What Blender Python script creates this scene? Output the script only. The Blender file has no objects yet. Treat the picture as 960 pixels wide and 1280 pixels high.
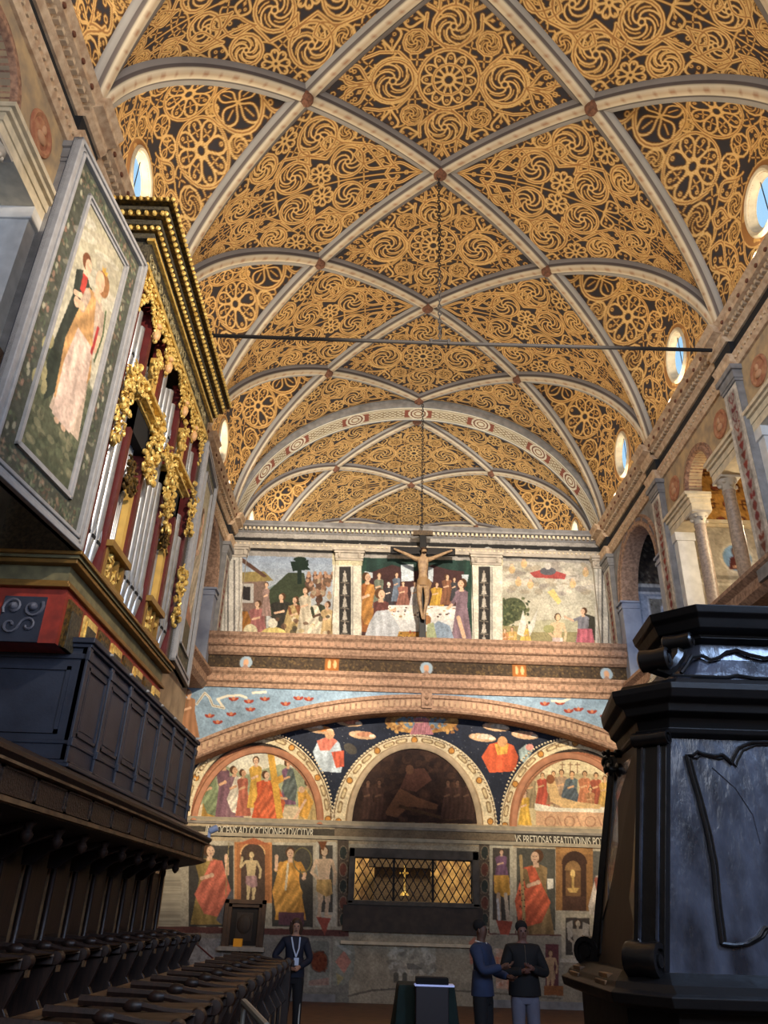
import bpy, bmesh, math, random
import numpy as np
from mathutils import Vector, Matrix
random.seed(7)
rng = np.random.default_rng(7)
PI = math.pi
C = bpy.context.scene
COL = C.collection

# ------------------------------------------------------------------ camera
F_PX = 962.0; EYE = 1.7
TH = math.atan(501/F_PX); RO = math.radians(1.85)
f0 = Vector((0, math.cos(TH), math.sin(TH))); r0 = Vector((1, 0, 0)); u0 = r0.cross(f0)
CR = r0*math.cos(RO)+u0*math.sin(RO); CU = -r0*math.sin(RO)+u0*math.cos(RO)
cam = bpy.data.cameras.new('camera'); camo = bpy.data.objects.new('camera', cam); COL.objects.link(camo)
cam.sensor_fit = 'VERTICAL'; cam.sensor_height = 24.0; cam.lens = 24.0*F_PX/1280.0
cam.clip_end = 200; cam.clip_start = .05
m = Matrix((CR, CU, -f0)).transposed().to_4x4(); m.translation = (0, 0, EYE)
camo.matrix_world = m
C.camera = camo
C.view_settings.view_transform = 'Standard'; C.view_settings.look = 'None'
C.view_settings.gamma = 1; C.view_settings.use_curve_mapping = False
C.view_settings.exposure = 0.0

# ------------------------------------------------------------------ hall dimensions
XC, W, H, ZS = 0.95, 5.25, 4.6, 10.95       # centre line, half width, rise and springing of the vault
B = 4.035                                    # bay length
XL, XR = XC-W, XC+W
RID = [7.0+B*i for i in range(-3, 4)]        # ridge nodes, last one against the great arch
Y_END = RID[-1]                              # 19.1
RID2 = [20.2+B*i for i in range(0, 4)]
YU, YLW, YA = 19.6, 19.2, 18.7               # upper fresco wall, lower fresco wall, arch front

# ------------------------------------------------------------------ world and light
wd = bpy.data.worlds.new('sky'); C.world = wd; wd.use_nodes = True
bg = wd.node_tree.nodes['Background']; bg.inputs[0].default_value = (.36, .66, 1.0, 1); bg.inputs[1].default_value = 1.15

def light(kind, name, loc, target, power, color, **k):
    l = bpy.data.lights.new(name, kind); l.energy = power; l.color = color
    for a, v in k.items(): setattr(l, a, v)
    o = bpy.data.objects.new(name, l); COL.objects.link(o); o.location = loc
    d = Vector(target)-Vector(loc)
    o.rotation_euler = d.to_track_quat('-Z', 'Y').to_euler()
    return o
WARM = (1.0, .87, .68); NEUT = (1.0, .86, .70); COOL = (.42, .62, 1.0); SOFT = (.78, .86, 1.0)
# uplights hidden behind the cornice on both long walls, aimed at the vault
for i, y in enumerate((1.0, 5.0, 9.04, 13.05, 17.1)):
    light('AREA', 'cornice_uplight', (XL+.30, y, 11.35), (XL+3.6, y, 15.4), 150, WARM, shape='RECTANGLE', size=.09, size_y=2.2)
    light('AREA', 'cornice_uplight', (XR-.30, y, 11.35), (XR-3.6, y, 15.4), 74, WARM, shape='RECTANGLE', size=.09, size_y=2.2)
for y in (22.2, 26.3):
    light('AREA', 'cornice_uplight', (XL+.30, y, 11.35), (XL+3.6, y, 15.4), 150, WARM, shape='RECTANGLE', size=.09, size_y=2.2)
    light('AREA', 'cornice_uplight', (XR-.30, y, 11.35), (XR-3.6, y, 15.4), 140, WARM, shape='RECTANGLE', size=.09, size_y=2.2)
# floodlights and added fill spots high up at the near end, above the frame
light('SPOT', 'flood_and_fill', (2.6, 3.0, 10.2), (0.9, 19.2, 10.0), 16000, NEUT, spot_size=math.radians(42), spot_blend=.6, shadow_soft_size=.15)
light('SPOT', 'flood_and_fill', (1.6, 5.0, 9.6), (-2.7, 19.2, 4.9), 10500, (1.0, .84, .62), spot_size=math.radians(25), spot_blend=.8, shadow_soft_size=.15)
light('SPOT', 'flood_and_fill', (2.0, 5.0, 9.6), (4.6, 19.2, 4.9), 10500, (1.0, .84, .62), spot_size=math.radians(25), spot_blend=.8, shadow_soft_size=.15)
light('SPOT', 'flood_and_fill', (3.2, 2.0, 9.8), (-3.2, 9.0, 7.2), 4200, NEUT, spot_size=math.radians(48), spot_blend=.7, shadow_soft_size=.15)
light('SPOT', 'flood_and_fill', (4.6, .6, 9.4), (-4.3, 6.0, 9.6), 1500, NEUT, spot_size=math.radians(50), spot_blend=.8, shadow_soft_size=.2)  # added fill: stands in for window light on the left wall
light('SPOT', 'flood_and_fill', (-2.2, 1.0, 9.4), (6.2, 13.5, 9.4), 2200, SOFT, spot_size=math.radians(36), spot_blend=.8, shadow_soft_size=.2)
# unseen general fill added at the near end, and cool daylight from the right
light('AREA', 'daylight_fill', (1.6, -4.6, 6.5), (1.6, 10, 8.0), 600, SOFT, shape='RECTANGLE', size=5, size_y=4)
light('AREA', 'daylight_fill', (4.6, .4, 5.6), (1.9, 4.3, 2.4), 330, COOL, shape='RECTANGLE', size=1.2, size_y=2.0)

# ------------------------------------------------------------------ helpers
def lin(c):
    c = np.asarray(c, float)/255.0
    return np.where(c <= .04045, c/12.92, ((c+.055)/1.055)**2.4)

def tag(o, label=None, cat=None, group=None, kind=None):
    if label: o['label'] = label
    if cat: o['category'] = cat
    if group: o['group'] = group
    if kind: o['kind'] = kind
    return o

def empty(name, loc=(0, 0, 0), rz=0):
    o = bpy.data.objects.new(name, None); COL.objects.link(o); o.location = loc; o.rotation_euler = (0, 0, rz)
    o.empty_display_size = .1
    return o

def copy_tree(o, parent=None, loc=None, rz=None, scale=None):
    c = o.copy(); COL.objects.link(c)
    if parent is not None: c.parent = parent
    if loc is not None: c.location = loc
    if rz is not None: c.rotation_euler = (0, 0, rz)
    if scale is not None: c.scale = scale
    for ch in list(o.children): copy_tree(ch, c)
    return c

def mat(name, c, rough=.7, metal=0, noise=.0, nscale=6.0, c2=None, bump=0, bscale=40, stretch=None, spec=.5, emit=None, coat=0):
    m = bpy.data.materials.new(name); m.use_nodes = True
    nt = m.node_tree; p = nt.nodes['Principled BSDF']
    p.inputs['Roughness'].default_value = rough; p.inputs['Metallic'].default_value = metal
    p.inputs['Specular IOR Level'].default_value = spec
    p.inputs['Coat Weight'].default_value = coat
    L = lin(c)
    tc = nt.nodes.new('ShaderNodeTexCoord')
    vec = tc.outputs['Object']
    if stretch:
        mp = nt.nodes.new('ShaderNodeMapping'); mp.inputs['Scale'].default_value = stretch
        nt.links.new(vec, mp.inputs[0]); vec = mp.outputs[0]
    if noise or c2 is not None:
        n = nt.nodes.new('ShaderNodeTexNoise'); n.inputs['Scale'].default_value = nscale; n.inputs['Detail'].default_value = 6
        nt.links.new(vec, n.inputs['Vector'])
        r = nt.nodes.new('ShaderNodeValToRGB')
        L2 = lin(c2) if c2 is not None else L*(1+noise)
        L1 = L if c2 is not None else L*(1-noise)
        r.color_ramp.elements[0].position = .35; r.color_ramp.elements[1].position = .65
        r.color_ramp.elements[0].color = (*L1, 1); r.color_ramp.elements[1].color = (*np.clip(L2, 0, 1), 1)
        nt.links.new(n.outputs[0], r.inputs[0]); nt.links.new(r.outputs[0], p.inputs['Base Color'])
    else:
        p.inputs['Base Color'].default_value = (*L, 1)
    if bump:
        n = nt.nodes.new('ShaderNodeTexNoise'); n.inputs['Scale'].default_value = bscale; n.inputs['Detail'].default_value = 4
        nt.links.new(vec, n.inputs['Vector'])
        b = nt.nodes.new('ShaderNodeBump'); b.inputs['Strength'].default_value = bump; b.inputs['Distance'].default_value = .02
        nt.links.new(n.outputs[0], b.inputs['Height']); nt.links.new(b.outputs[0], p.inputs['Normal'])
    if emit:
        p.inputs['Emission Color'].default_value = (*lin(emit[0]), 1); p.inputs['Emission Strength'].default_value = emit[1]
    return m

def mat_painted(name, rough=.85, var=.18, nscale=3.0, spec=.25):
    """painted plaster: colours come from the mesh's own colour attribute, weathered by noise"""
    m = bpy.data.materials.new(name); m.use_nodes = True
    nt = m.node_tree; p = nt.nodes['Principled BSDF']
    p.inputs['Roughness'].default_value = rough; p.inputs['Specular IOR Level'].default_value = spec
    a = nt.nodes.new('ShaderNodeAttribute'); a.attribute_name = 'paint'
    n = nt.nodes.new('ShaderNodeTexNoise'); n.inputs['Scale'].default_value = nscale; n.inputs['Detail'].default_value = 8
    tc = nt.nodes.new('ShaderNodeTexCoord'); nt.links.new(tc.outputs['Object'], n.inputs['Vector'])
    mr = nt.nodes.new('ShaderNodeMapRange'); mr.inputs[1].default_value = .3; mr.inputs[2].default_value = .7
    mr.inputs[3].default_value = 1-var; mr.inputs[4].default_value = 1+var*.6
    nt.links.new(n.outputs[0], mr.inputs[0])
    v = nt.nodes.new('ShaderNodeVectorMath'); v.operation = 'SCALE'
    nt.links.new(a.outputs['Color'], v.inputs[0]); nt.links.new(mr.outputs[0], v.inputs['Scale'])
    nt.links.new(v.outputs[0], p.inputs['Base Color'])
    return m

PAINT = mat_painted('painted_plaster')
PAINTV = mat_painted('painted_vault', var=.14, nscale=1.3)
CANVAS = mat_painted('painted_canvas', rough=.6, var=.10, nscale=8)

def link_mesh(name, me, m, parent=None, smooth=False):
    if m is not None: me.materials.append(m)
    if smooth: me.shade_smooth()
    o = bpy.data.objects.new(name, me); COL.objects.link(o)
    if parent is not None: o.parent = parent
    return o

def set_paint(me, cols):
    at = me.color_attributes.new('paint', 'FLOAT_COLOR', 'POINT')
    a = np.ones((len(cols), 4), np.float32); a[:, :3] = cols
    at.data.foreach_set('color', a.ravel())

def grid(name, V, cols, m, parent=None, mask=None, smooth=True, flip=False):
    """V (n,k,3) vertices, cols (n,k,3) linear colours, mask (n-1,k-1) faces kept"""
    n, k = V.shape[:2]
    idx = np.arange(n*k).reshape(n, k)
    q = np.stack([idx[:-1, :-1], idx[1:, :-1], idx[1:, 1:], idx[:-1, 1:]], -1)
    if flip: q = q[..., ::-1]
    q = q[mask] if mask is not None else q.reshape(-1, 4)
    used = np.unique(q); rem = np.full(n*k, -1); rem[used] = np.arange(len(used)); q = rem[q]
    Vf = V.reshape(-1, 3)[used]
    me = bpy.data.meshes.new(name); me.vertices.add(len(used)); me.vertices.foreach_set('co', Vf.astype(np.float32).ravel())
    me.loops.add(q.size); me.loops.foreach_set('vertex_index', q.ravel().astype(np.int32))
    me.polygons.add(len(q)); me.polygons.foreach_set('loop_start', np.arange(0, q.size, 4, dtype=np.int32))
    me.update(calc_edges=True)
    if cols is not None: set_paint(me, cols.reshape(-1, 3)[used])
    return link_mesh(name, me, m, parent, smooth)

class MB:
    def __init__(s): s.v = []; s.f = []; s.c = []
    def add(s, vs, fs, col=None):
        b = len(s.v); s.v += [tuple(v) for v in vs]; s.f += [[b+i for i in f] for f in fs]
        if col is not None: s.c += [col]*len(vs)
        return s
    def box(s, x0, x1, y0, y1, z0, z1, M=None, col=None):
        vs = [Vector((x, y, z)) for z in (z0, z1) for x, y in ((x0, y0), (x1, y0), (x1, y1), (x0, y1))]
        if M is not None: vs = [M @ v for v in vs]
        return s.add(vs, [(3, 2, 1, 0), (4, 5, 6, 7), (0, 1, 5, 4), (1, 2, 6, 5), (2, 3, 7, 6), (3, 0, 4, 7)], col)
    def prism(s, pts, axis, a0, a1, holes=None, col=None):
        """polygon pts (2D) extruded along axis 'x','y','z' from a0 to a1"""
        def P3(p, a): return {'x': (a, p[0], p[1]), 'y': (p[0], a, p[1]), 'z': (p[0], p[1], a)}[axis]
        n = len(pts); vs = [P3(p, a0) for p in pts]+[P3(p, a1) for p in pts]
        fs = [tuple(range(n))[::-1], tuple(range(n, 2*n))]+[(i, (i+1) % n, n+(i+1) % n, n+i) for i in range(n)]
        return s.add(vs, fs, col)
    def loft(s, rings, close=True, cap=True, col=None):
        n = len(rings[0]); vs = [p for r in rings for p in r]; fs = []
        for j in range(len(rings)-1):
            for i in range(n if close else n-1):
                a = j*n+i; b = j*n+(i+1) % n
                fs.append((a, b, b+n, a+n))
        if cap: fs += [tuple(range(n))[::-1], tuple(range((len(rings)-1)*n, len(rings)*n))]
        return s.add(vs, fs, col)
    def lathe(s, prof, c=(0, 0, 0), n=16, M=None, col=None):
        rings = []
        for r, z in prof:
            ring = [Vector((r*math.cos(2*PI*i/n), r*math.sin(2*PI*i/n), z)) for i in range(n)]
            if M is not None: ring = [M @ v for v in ring]
            rings.append([v+Vector(c) for v in ring])
        return s.loft(rings, col=col)
    def tube(s, pts, r, n=8, col=None, cap=True):
        pts = [Vector(p) for p in pts]; rings = []
        rs = r if isinstance(r, (list, tuple)) else [r]*len(pts)
        t0 = (pts[1]-pts[0]).normalized(); up = Vector((0, 0, 1)) if abs(t0.z) < .9 else Vector((1, 0, 0))
        a = t0.cross(up).normalized()
        for i, p in enumerate(pts):
            t = (pts[min(i+1, len(pts)-1)]-pts[max(i-1, 0)]).normalized()
            a = (a-t*a.dot(t)).normalized(); b = t.cross(a)
            rings.append([p+(a*math.cos(2*PI*k/n)+b*math.sin(2*PI*k/n))*rs[i] for k in range(n)])
        return s.loft(rings, cap=cap, col=col)
    def sweep(s, prof, path, closed=False, col=None):
        """prof: (side, up) pairs; path: list of (point, sidevec, upvec)"""
        rings = [[p+a*u+b*v for u, v in prof] for p, a, b in path]
        return s.loft(rings, cap=not closed, col=col)
    def ball(s, c, r, n=8, k=6, sq=(1, 1, 1), col=None):
        prof = [(max(.001, math.sin(PI*j/k)), -math.cos(PI*j/k)) for j in range(k+1)]
        rings = [[Vector((c[0]+r*sq[0]*R_*math.cos(2*PI*i/n), c[1]+r*sq[1]*R_*math.sin(2*PI*i/n), c[2]+r*sq[2]*z)) for i in range(n)] for R_, z in prof]
        return s.loft(rings, col=col)
    def build(s, name, m, parent=None, smooth=False, bevel=0):
        me = bpy.data.meshes.new(name); me.from_pydata(s.v, [], s.f); me.update()
        if s.c and len(s.c) == len(s.v): set_paint(me, lin(np.array(s.c)))
        o = link_mesh(name, me, m, parent, False)
        if smooth:
            me.shade_smooth()
            try: me.set_sharp_from_angle(angle=math.radians(40))
            except Exception: pass
        if bevel:
            bm = o.modifiers.new('bevel', 'BEVEL'); bm.width = bevel; bm.segments = 2; bm.limit_method = 'ANGLE'
        return o

def spiral(c, r0_, r1_, turns, a0, n=20, plane='yz'):
    out = []
    for i in range(n+1):
        t = i/n; r = r0_+(r1_-r0_)*t; a = a0+turns*2*PI*t
        u, v = r*math.cos(a), r*math.sin(a)
        out.append({'yz': (c[0], c[1]+u, c[2]+v), 'xz': (c[0]+u, c[1], c[2]+v), 'xy': (c[0]+u, c[1]+v, c[2])}[plane])
    return out

# ---- photograph directions: a ray through a point of the frame, met with an upright plane
_f = np.array(f0); _r = np.array(CR); _u = np.array(CU); _o = np.array([0, 0, EYE])
def atY(x, y, Y):
    d = _f+_r*(x-480)/F_PX+_u*(640-y)/F_PX; return _o+d*Y/d[1]
def proj(P):
    d = P-_o; z = d@_f
    return 480+F_PX*(d@_r)/z, 640-F_PX*(d@_u)/z

# ------------------------------------------------------------------ painter: a small raster used only to colour mesh vertices
def vnoise(h, w, cell, seed=0):
    g = np.random.default_rng(seed).random((int(h/cell)+3, int(w/cell)+3))
    y = np.arange(h)/cell; x = np.arange(w)/cell
    yi = y.astype(int); xi = x.astype(int); fy = (y-yi)[:, None]; fx = (x-xi)[None]
    fy = fy*fy*(3-2*fy); fx = fx*fx*(3-2*fx)
    a = g[yi][:, xi]; b = g[yi][:, xi+1]; c = g[yi+1][:, xi]; d = g[yi+1][:, xi+1]
    return (a*(1-fx)+b*fx)*(1-fy)+(c*(1-fx)+d*fx)*fy

class Cv:
    def __init__(s, x0, y0, x1, y1, k, bgc=(128, 128, 128)):
        s.x0, s.y0, s.k = x0, y0, k
        s.w = int((x1-x0)*k)+2; s.h = int((y1-y0)*k)+2
        s.a = np.empty((s.h, s.w, 3)); s.a[:] = bgc
    def win(s, xa, ya, xb, yb):
        i0 = max(0, int((ya-s.y0)*s.k)); i1 = min(s.h, int((yb-s.y0)*s.k)+2)
        j0 = max(0, int((xa-s.x0)*s.k)); j1 = min(s.w, int((xb-s.x0)*s.k)+2)
        if i1 <= i0 or j1 <= j0: return None
        Y, X = np.mgrid[i0:i1, j0:j1]
        return (slice(i0, i1), slice(j0, j1)), X/s.k+s.x0, Y/s.k+s.y0
    def put(s, sl, mk, c, X, Y, fold=0, fa=0.0, fw=3.0, al=1.0):
        c = np.asarray(c, float)
        cc = np.broadcast_to(c, mk.shape+(3,)).copy()
        if fold:
            ph = (X*math.cos(fa)+Y*math.sin(fa))/fw
            k = 1+fold*.6*(np.sin(ph*3.1+1.5*np.sin(Y/fw*.35))*.75+np.sin(ph*1.3+Y/fw*.5)*.6)
            cc *= k[..., None]
        reg = s.a[sl]
        reg[mk] = reg[mk]*(1-al)+np.clip(cc[mk], 0, 255)*al
    def poly(s, pts, c, **k):
        xs = [p[0] for p in pts]; ys = [p[1] for p in pts]
        r = s.win(min(xs), min(ys), max(xs), max(ys))
        if r is None: return
        sl, X, Y = r; mk = np.zeros(X.shape, bool); n = len(pts)
        for i in range(n):
            x1, y1 = pts[i]; x2, y2 = pts[(i+1) % n]
            if y1 == y2: continue
            cr = ((y1 > Y) != (y2 > Y)) & (X < (x2-x1)*(Y-y1)/(y2-y1)+x1); mk ^= cr
        s.put(sl, mk, c, X, Y, **k)
    def rect(s, x0, y0, x1, y1, c, **k): s.poly([(x0, y0), (x1, y0+(x1-x0)*s.sk), (x1, y1+(x1-x0)*s.sk), (x0, y1)], c, **k)
    sk = 0.0
    def ell(s, cx, cy, rx, ry, c, rot=0, **k):
        R_ = max(rx, ry); r = s.win(cx-R_, cy-R_, cx+R_, cy+R_)
        if r is None: return
        sl, X, Y = r; ca, sa = math.cos(rot), math.sin(rot)
        u = (X-cx)*ca+(Y-cy)*sa; v = -(X-cx)*sa+(Y-cy)*ca
        s.put(sl, (u/rx)**2+(v/ry)**2 <= 1, c, X, Y, **k)
    def ring(s, cx, cy, rx, ry, w, c, top=False, **k):
        r = s.win(cx-rx, cy-ry, cx+rx, cy+ry)
        if r is None: return
        sl, X, Y = r
        a = ((X-cx)/rx)**2+((Y-cy)/ry)**2; b = ((X-cx)/(rx-w))**2+((Y-cy)/(ry-w))**2
        mk = (a <= 1) & (b > 1)
        if top: mk &= Y <= cy
        s.put(sl, mk, c, X, Y, **k)
    def half(s, cx, cy, rx, ry, c, **k):
        s.poly([(cx+rx*math.cos(t), cy-ry*math.sin(t)) for t in np.linspace(0, PI, 40)], c, **k)
    def line(s, pts, w, c, **k):
        for (x1, y1), (x2, y2) in zip(pts, pts[1:]):
            r = s.win(min(x1, x2)-w, min(y1, y2)-w, max(x1, x2)+w, max(y1, y2)+w)
            if r is None: continue
            sl, X, Y = r; dx, dy = x2-x1, y2-y1; L = dx*dx+dy*dy+1e-9
            t = np.clip(((X-x1)*dx+(Y-y1)*dy)/L, 0, 1)
            s.put(sl, np.hypot(X-x1-t*dx, Y-y1-t*dy) <= w/2, c, X, Y, **k)
    def speck(s, x0, y0, x1, y1, n, cols, r0_=.6, r1_=1.6, seed=1, al=.9):
        g = random.Random(seed)
        for _ in range(n):
            s.ell(g.uniform(x0, x1), g.uniform(y0, y1), g.uniform(r0_, r1_), g.uniform(r0_, r1_), g.choice(cols), rot=g.uniform(0, 3), al=al)
    def weather(s, amt=.12, cell=14, seed=3):
        n = vnoise(s.h, s.w, cell*s.k, seed)*.6+vnoise(s.h, s.w, cell*s.k/4, seed+1)*.4
        f = np.random.default_rng(seed+5).random((s.h, s.w)); f2 = vnoise(s.h, s.w, max(1.6, cell*s.k/9), seed+9)
        s.a *= (1+amt*(n-.5)*2+(f-.5)*.10+(f2-.5)*.22)[..., None]; gr = s.a.mean(-1, keepdims=True)*np.array((1.06, 1.0, .90)); s.a = np.clip(s.a*.84+gr*.16, 0, 255)
    def sample(s, X, Y):
        x = np.clip((X-s.x0)*s.k, 0, s.w-1.001); y = np.clip((Y-s.y0)*s.k, 0, s.h-1.001)
        i = y.astype(int); j = x.astype(int); fy = (y-i)[..., None]; fx = (x-j)[..., None]
        a = s.a
        v = (a[i, j]*(1-fx)+a[i, j+1]*fx)*(1-fy)+(a[i+1, j]*(1-fx)+a[i+1, j+1]*fx)*fy
        return lin(v)

SK = (214, 172, 138); HR = (88, 58, 36)
def fig(c, x, y0, y1, robe, cloak=None, skin=SK, hair=HR, w=.30, lean=0, look=0, arm=None, seat=False, halo=None):
    """a draped figure, painted: head, neck, shoulders, robe with folds, cloak, arms"""
    h = y1-y0; hr = h*.062*(1.35 if seat else 1); hx = x+lean*h*.12; hy = y0+hr*1.2
    if halo: c.ring(hx, hy, hr*1.8, hr*1.8, hr*.35, halo)
    sy = y0+hr*2.9; ww = w*h/2
    c.poly([(x-ww*.62, sy+h*.03), (x-ww*.25, sy-h*.01), (x+ww*.25, sy-h*.01), (x+ww*.62, sy+h*.03), (x+ww*.55, y0+h*.45), (x+ww*.8, y0+h*.75), (x+ww, y1), (x-ww, y1), (x-ww*.8, y0+h*.75), (x-ww*.55, y0+h*.45)], robe, fold=.16, fw=h*.055)
    if cloak:
        sgn = 1 if look <= 0 else -1
        c.poly([(x-sgn*ww*.65, sy+h*.02), (x-sgn*ww*.1, sy), (x+sgn*ww*.35, y0+h*.42), (x+sgn*ww*.8, y0+h*.62), (x+sgn*ww*.3, y0+h*.86), (x-sgn*ww*.9, y0+h*.93), (x-sgn*ww*1.15, y0+h*.6)], cloak, fold=.2, fw=h*.05, fa=.5)
    c.poly([(hx-hr*.4, hy), (hx+hr*.4, hy), (x+hr*.6, sy+h*.02), (x-hr*.6, sy+h*.02)], skin)
    c.ell(hx-look*hr*.35, hy-hr*.15, hr*1.08, hr*1.25, hair)
    c.ell(hx+look*hr*.2, hy+hr*.1, hr*.78, hr*1.05, skin)
    if h > 45:
        dk = tuple(v*.45 for v in skin)
        for e in (-.3, .35): c.ell(hx+look*hr*.25+e*hr, hy-hr*.05, hr*.12, hr*.09, dk)
        c.ell(hx+look*hr*.25, hy+hr*.55, hr*.22, hr*.08, (150, 80, 70))
    for a in (arm or [((-.5, .25), (-.35, .42), (.1, .38))]):
        pts = [(x+p[0]*ww*1.2, y0+p[1]*h) for p in a]
        c.line(pts[:-1], h*.062, tuple(v*.92 for v in robe)); c.line(pts[1:], h*.045, skin)
        c.ell(pts[-1][0], pts[-1][1], h*.028, h*.028, skin)

def nude(c, x, y0, y1, skin=(205, 175, 145), cloth=(200, 180, 190), bgc=None, hair=HR, arms=None):
    h = y1-y0; r = h*.065
    c.poly([(x-h*.11, y0+h*.17), (x+h*.11, y0+h*.17), (x+h*.075, y0+h*.42), (x+h*.085, y0+h*.55), (x-h*.085, y0+h*.55), (x-h*.075, y0+h*.42)], skin, fold=.06, fw=h*.1)
    for s_, q in ((-1, .02), (1, -.02)):
        c.line([(x+s_*h*.045, y0+h*.52), (x+s_*h*.05, y0+h*.75)], h*.075, skin); c.line([(x+s_*h*.05, y0+h*.75), (x+s_*h*(.05+q), y0+h*.96)], h*.05, skin)
        c.ell(x+s_*h*.07, y0+h*.97, h*.04, h*.018, skin)
    for a in (arms or [((-.11, .2), (-.17, .36), (-.08, .45)), ((.11, .2), (.16, .38), (.14, .52))]):
        c.line([(x+p[0]*h, y0+p[1]*h) for p in a], h*.045, skin)
    c.poly([(x-h*.1, y0+h*.46), (x+h*.1, y0+h*.46), (x+h*.12, y0+h*.66), (x+h*.03, y0+h*.7), (x-h*.11, y0+h*.62)], cloth, fold=.15, fw=h*.05)
    c.line([(x, y0+r*1.4), (x, y0+h*.18)], r*.8, skin)
    c.ell(x, y0+r, r*.95, r*1.15, hair); c.ell(x+r*.1, y0+r*1.1, r*.7, r*.95, skin)

def wall_grid(name, cvs, x0, x1, z0, z1, Y, step, parent=None, shape=None, m=None):
    """an upright painted surface facing the camera side (-Y)"""
    nx = max(2, int((x1-x0)/step)); nz = max(2, int((z1-z0)/step))
    Z, X = np.meshgrid(np.linspace(z0, z1, nz), np.linspace(x0, x1, nx), indexing='ij')
    V = np.stack([X, np.full_like(X, Y), Z], -1)
    px, py = proj(V)
    mask = None
    if shape is not None:
        Xc = (X[:-1, :-1]+X[1:, 1:])/2; Zc = (Z[:-1, :-1]+Z[1:, 1:])/2; mask = shape(Xc, Zc)
    return grid(name, V, cvs.sample(px, py), m or PAINT, parent, mask, flip=True, smooth=False)

# ------------------------------------------------------------------ plain materials
M = dict(
 plaster=mat('tan_plaster', (150, 130, 105), .9, noise=.25, nscale=2.5),
 stone=mat('pale_stone', (176, 166, 150), .75, noise=.2, nscale=5, bump=.15),
 stoneg=mat('grey_stone', (128, 126, 124), .75, noise=.22, nscale=5, bump=.15),
 brown=mat('brown_painted_moulding', (172, 138, 112), .8, c2=(124, 96, 76), nscale=14, bump=.4, bscale=30),
 wallbrown=mat('buff_ornamented_moulding', (212, 186, 152), .8, c2=(178, 146, 114), nscale=9, bump=.3, bscale=24),
 browndk=mat('dark_painted_frieze', (58, 48, 40), .8, c2=(96, 78, 54), nscale=30),
 black=mat('black_frieze', (24, 24, 26), .8, noise=.3, nscale=10),
 cream=mat('cream_moulding', (205, 190, 160), .75, noise=.14, nscale=7),
 white=mat('white_marble', (205, 202, 195), .5, noise=.1, nscale=6),
 bluep=mat('blue_grey_marble', (152, 158, 172), .5, c2=(124, 130, 146), nscale=3),
 col=mat('granite_column', (150, 132, 116), .5, noise=.25, nscale=20),
 terrac=mat('terracotta_floor', (104, 74, 54), .55, c2=(84, 60, 44), nscale=5),
 glass=mat('window_glass', (200, 225, 245), .1),
 iron=mat('dark_iron', (30, 27, 26), .85),
 wood=mat('dark_walnut', (50, 31, 23), .45, c2=(27, 17, 13), nscale=4, stretch=(8, 8, 1), bump=.15, bscale=14),
 woodlt=mat('worn_walnut_edge', (130, 100, 68), .45, c2=(76, 54, 36), nscale=6),
 woodblk=mat('blackened_wood', (15, 13, 13), .34, c2=(8, 7, 8), nscale=5, bump=.3, bscale=9, coat=.15),
 woodmat=mat('matt_black_wood', (17, 15, 15), .5, c2=(10, 9, 10), nscale=5, spec=.28, bump=.2, bscale=9),
 woodbp=mat('blackened_wood_blue_sheen', (66, 69, 80), .27, c2=(30, 30, 36), nscale=3.2, stretch=(2.4, 2.4, 1), bump=.5, bscale=6, coat=.25),  # reflected blue light put into the colour of the black wood
 woodtan=mat('raw_wood_side', (70, 55, 40), .6, c2=(62, 48, 36), nscale=5, stretch=(6, 6, 1)),
 bluebk=mat('blue_black_paint', (44, 50, 64), .5, c2=(32, 37, 50), nscale=3, bump=.1),
 gold=mat('gilding', (246, 216, 128), .38, metal=.4, c2=(190, 148, 66), nscale=16, bump=.5, bscale=40),
 golddk=mat('tarnished_gilding', (120, 92, 40), .42, metal=.6, c2=(44, 36, 24), nscale=22, bump=.5, bscale=50),
 orgdark=mat('dark_carved_wood', (44, 40, 34), .55, c2=(80, 74, 56), nscale=26, bump=.6, bscale=40),
 olive=mat('olive_frieze', (112, 104, 72), .6, c2=(86, 80, 56), nscale=9),
 red=mat('red_painted_wood', (150, 48, 34), .55, c2=(118, 38, 28), nscale=8),
 redpost=mat('oxblood_post', (86, 28, 26), .45, noise=.2),
 tin=mat('tin_pipe', (168, 172, 176), .34, metal=.75, noise=.12, nscale=8),
 yellow=mat('ochre_panel', (200, 160, 80), .6, noise=.12),
 greyfr=mat('grey_frame', (150, 148, 146), .5, noise=.1, nscale=10),
 void=mat('dark_interior', (10, 9, 9), .9),
)
M['greencloth'] = mat('dark_green_cloth', (14, 34, 30), .9, noise=.15, nscale=12)
M['blackplast'] = mat('dark_box', (34, 26, 30), .5)
M['steel'] = mat('brushed_steel', (150, 145, 132), .35, metal=.7)

# glass that lets the daylight show
gm = bpy.data.materials.new('pale_window_glass'); gm.use_nodes = True
_n = gm.node_tree; _n.nodes.remove(_n.nodes['Principled BSDF'])
_t = _n.nodes.new('ShaderNodeBsdfTransparent'); _g = _n.nodes.new('ShaderNodeBsdfGlossy'); _x = _n.nodes.new('ShaderNodeMixShader'); _x.inputs[0].default_value = .06
_n.links.new(_t.outputs[0], _x.inputs[1]); _n.links.new(_g.outputs[0], _x.inputs[2]); _n.links.new(_x.outputs[0], _n.nodes['Material Output'].inputs[0])
M['glass'] = gm

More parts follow.
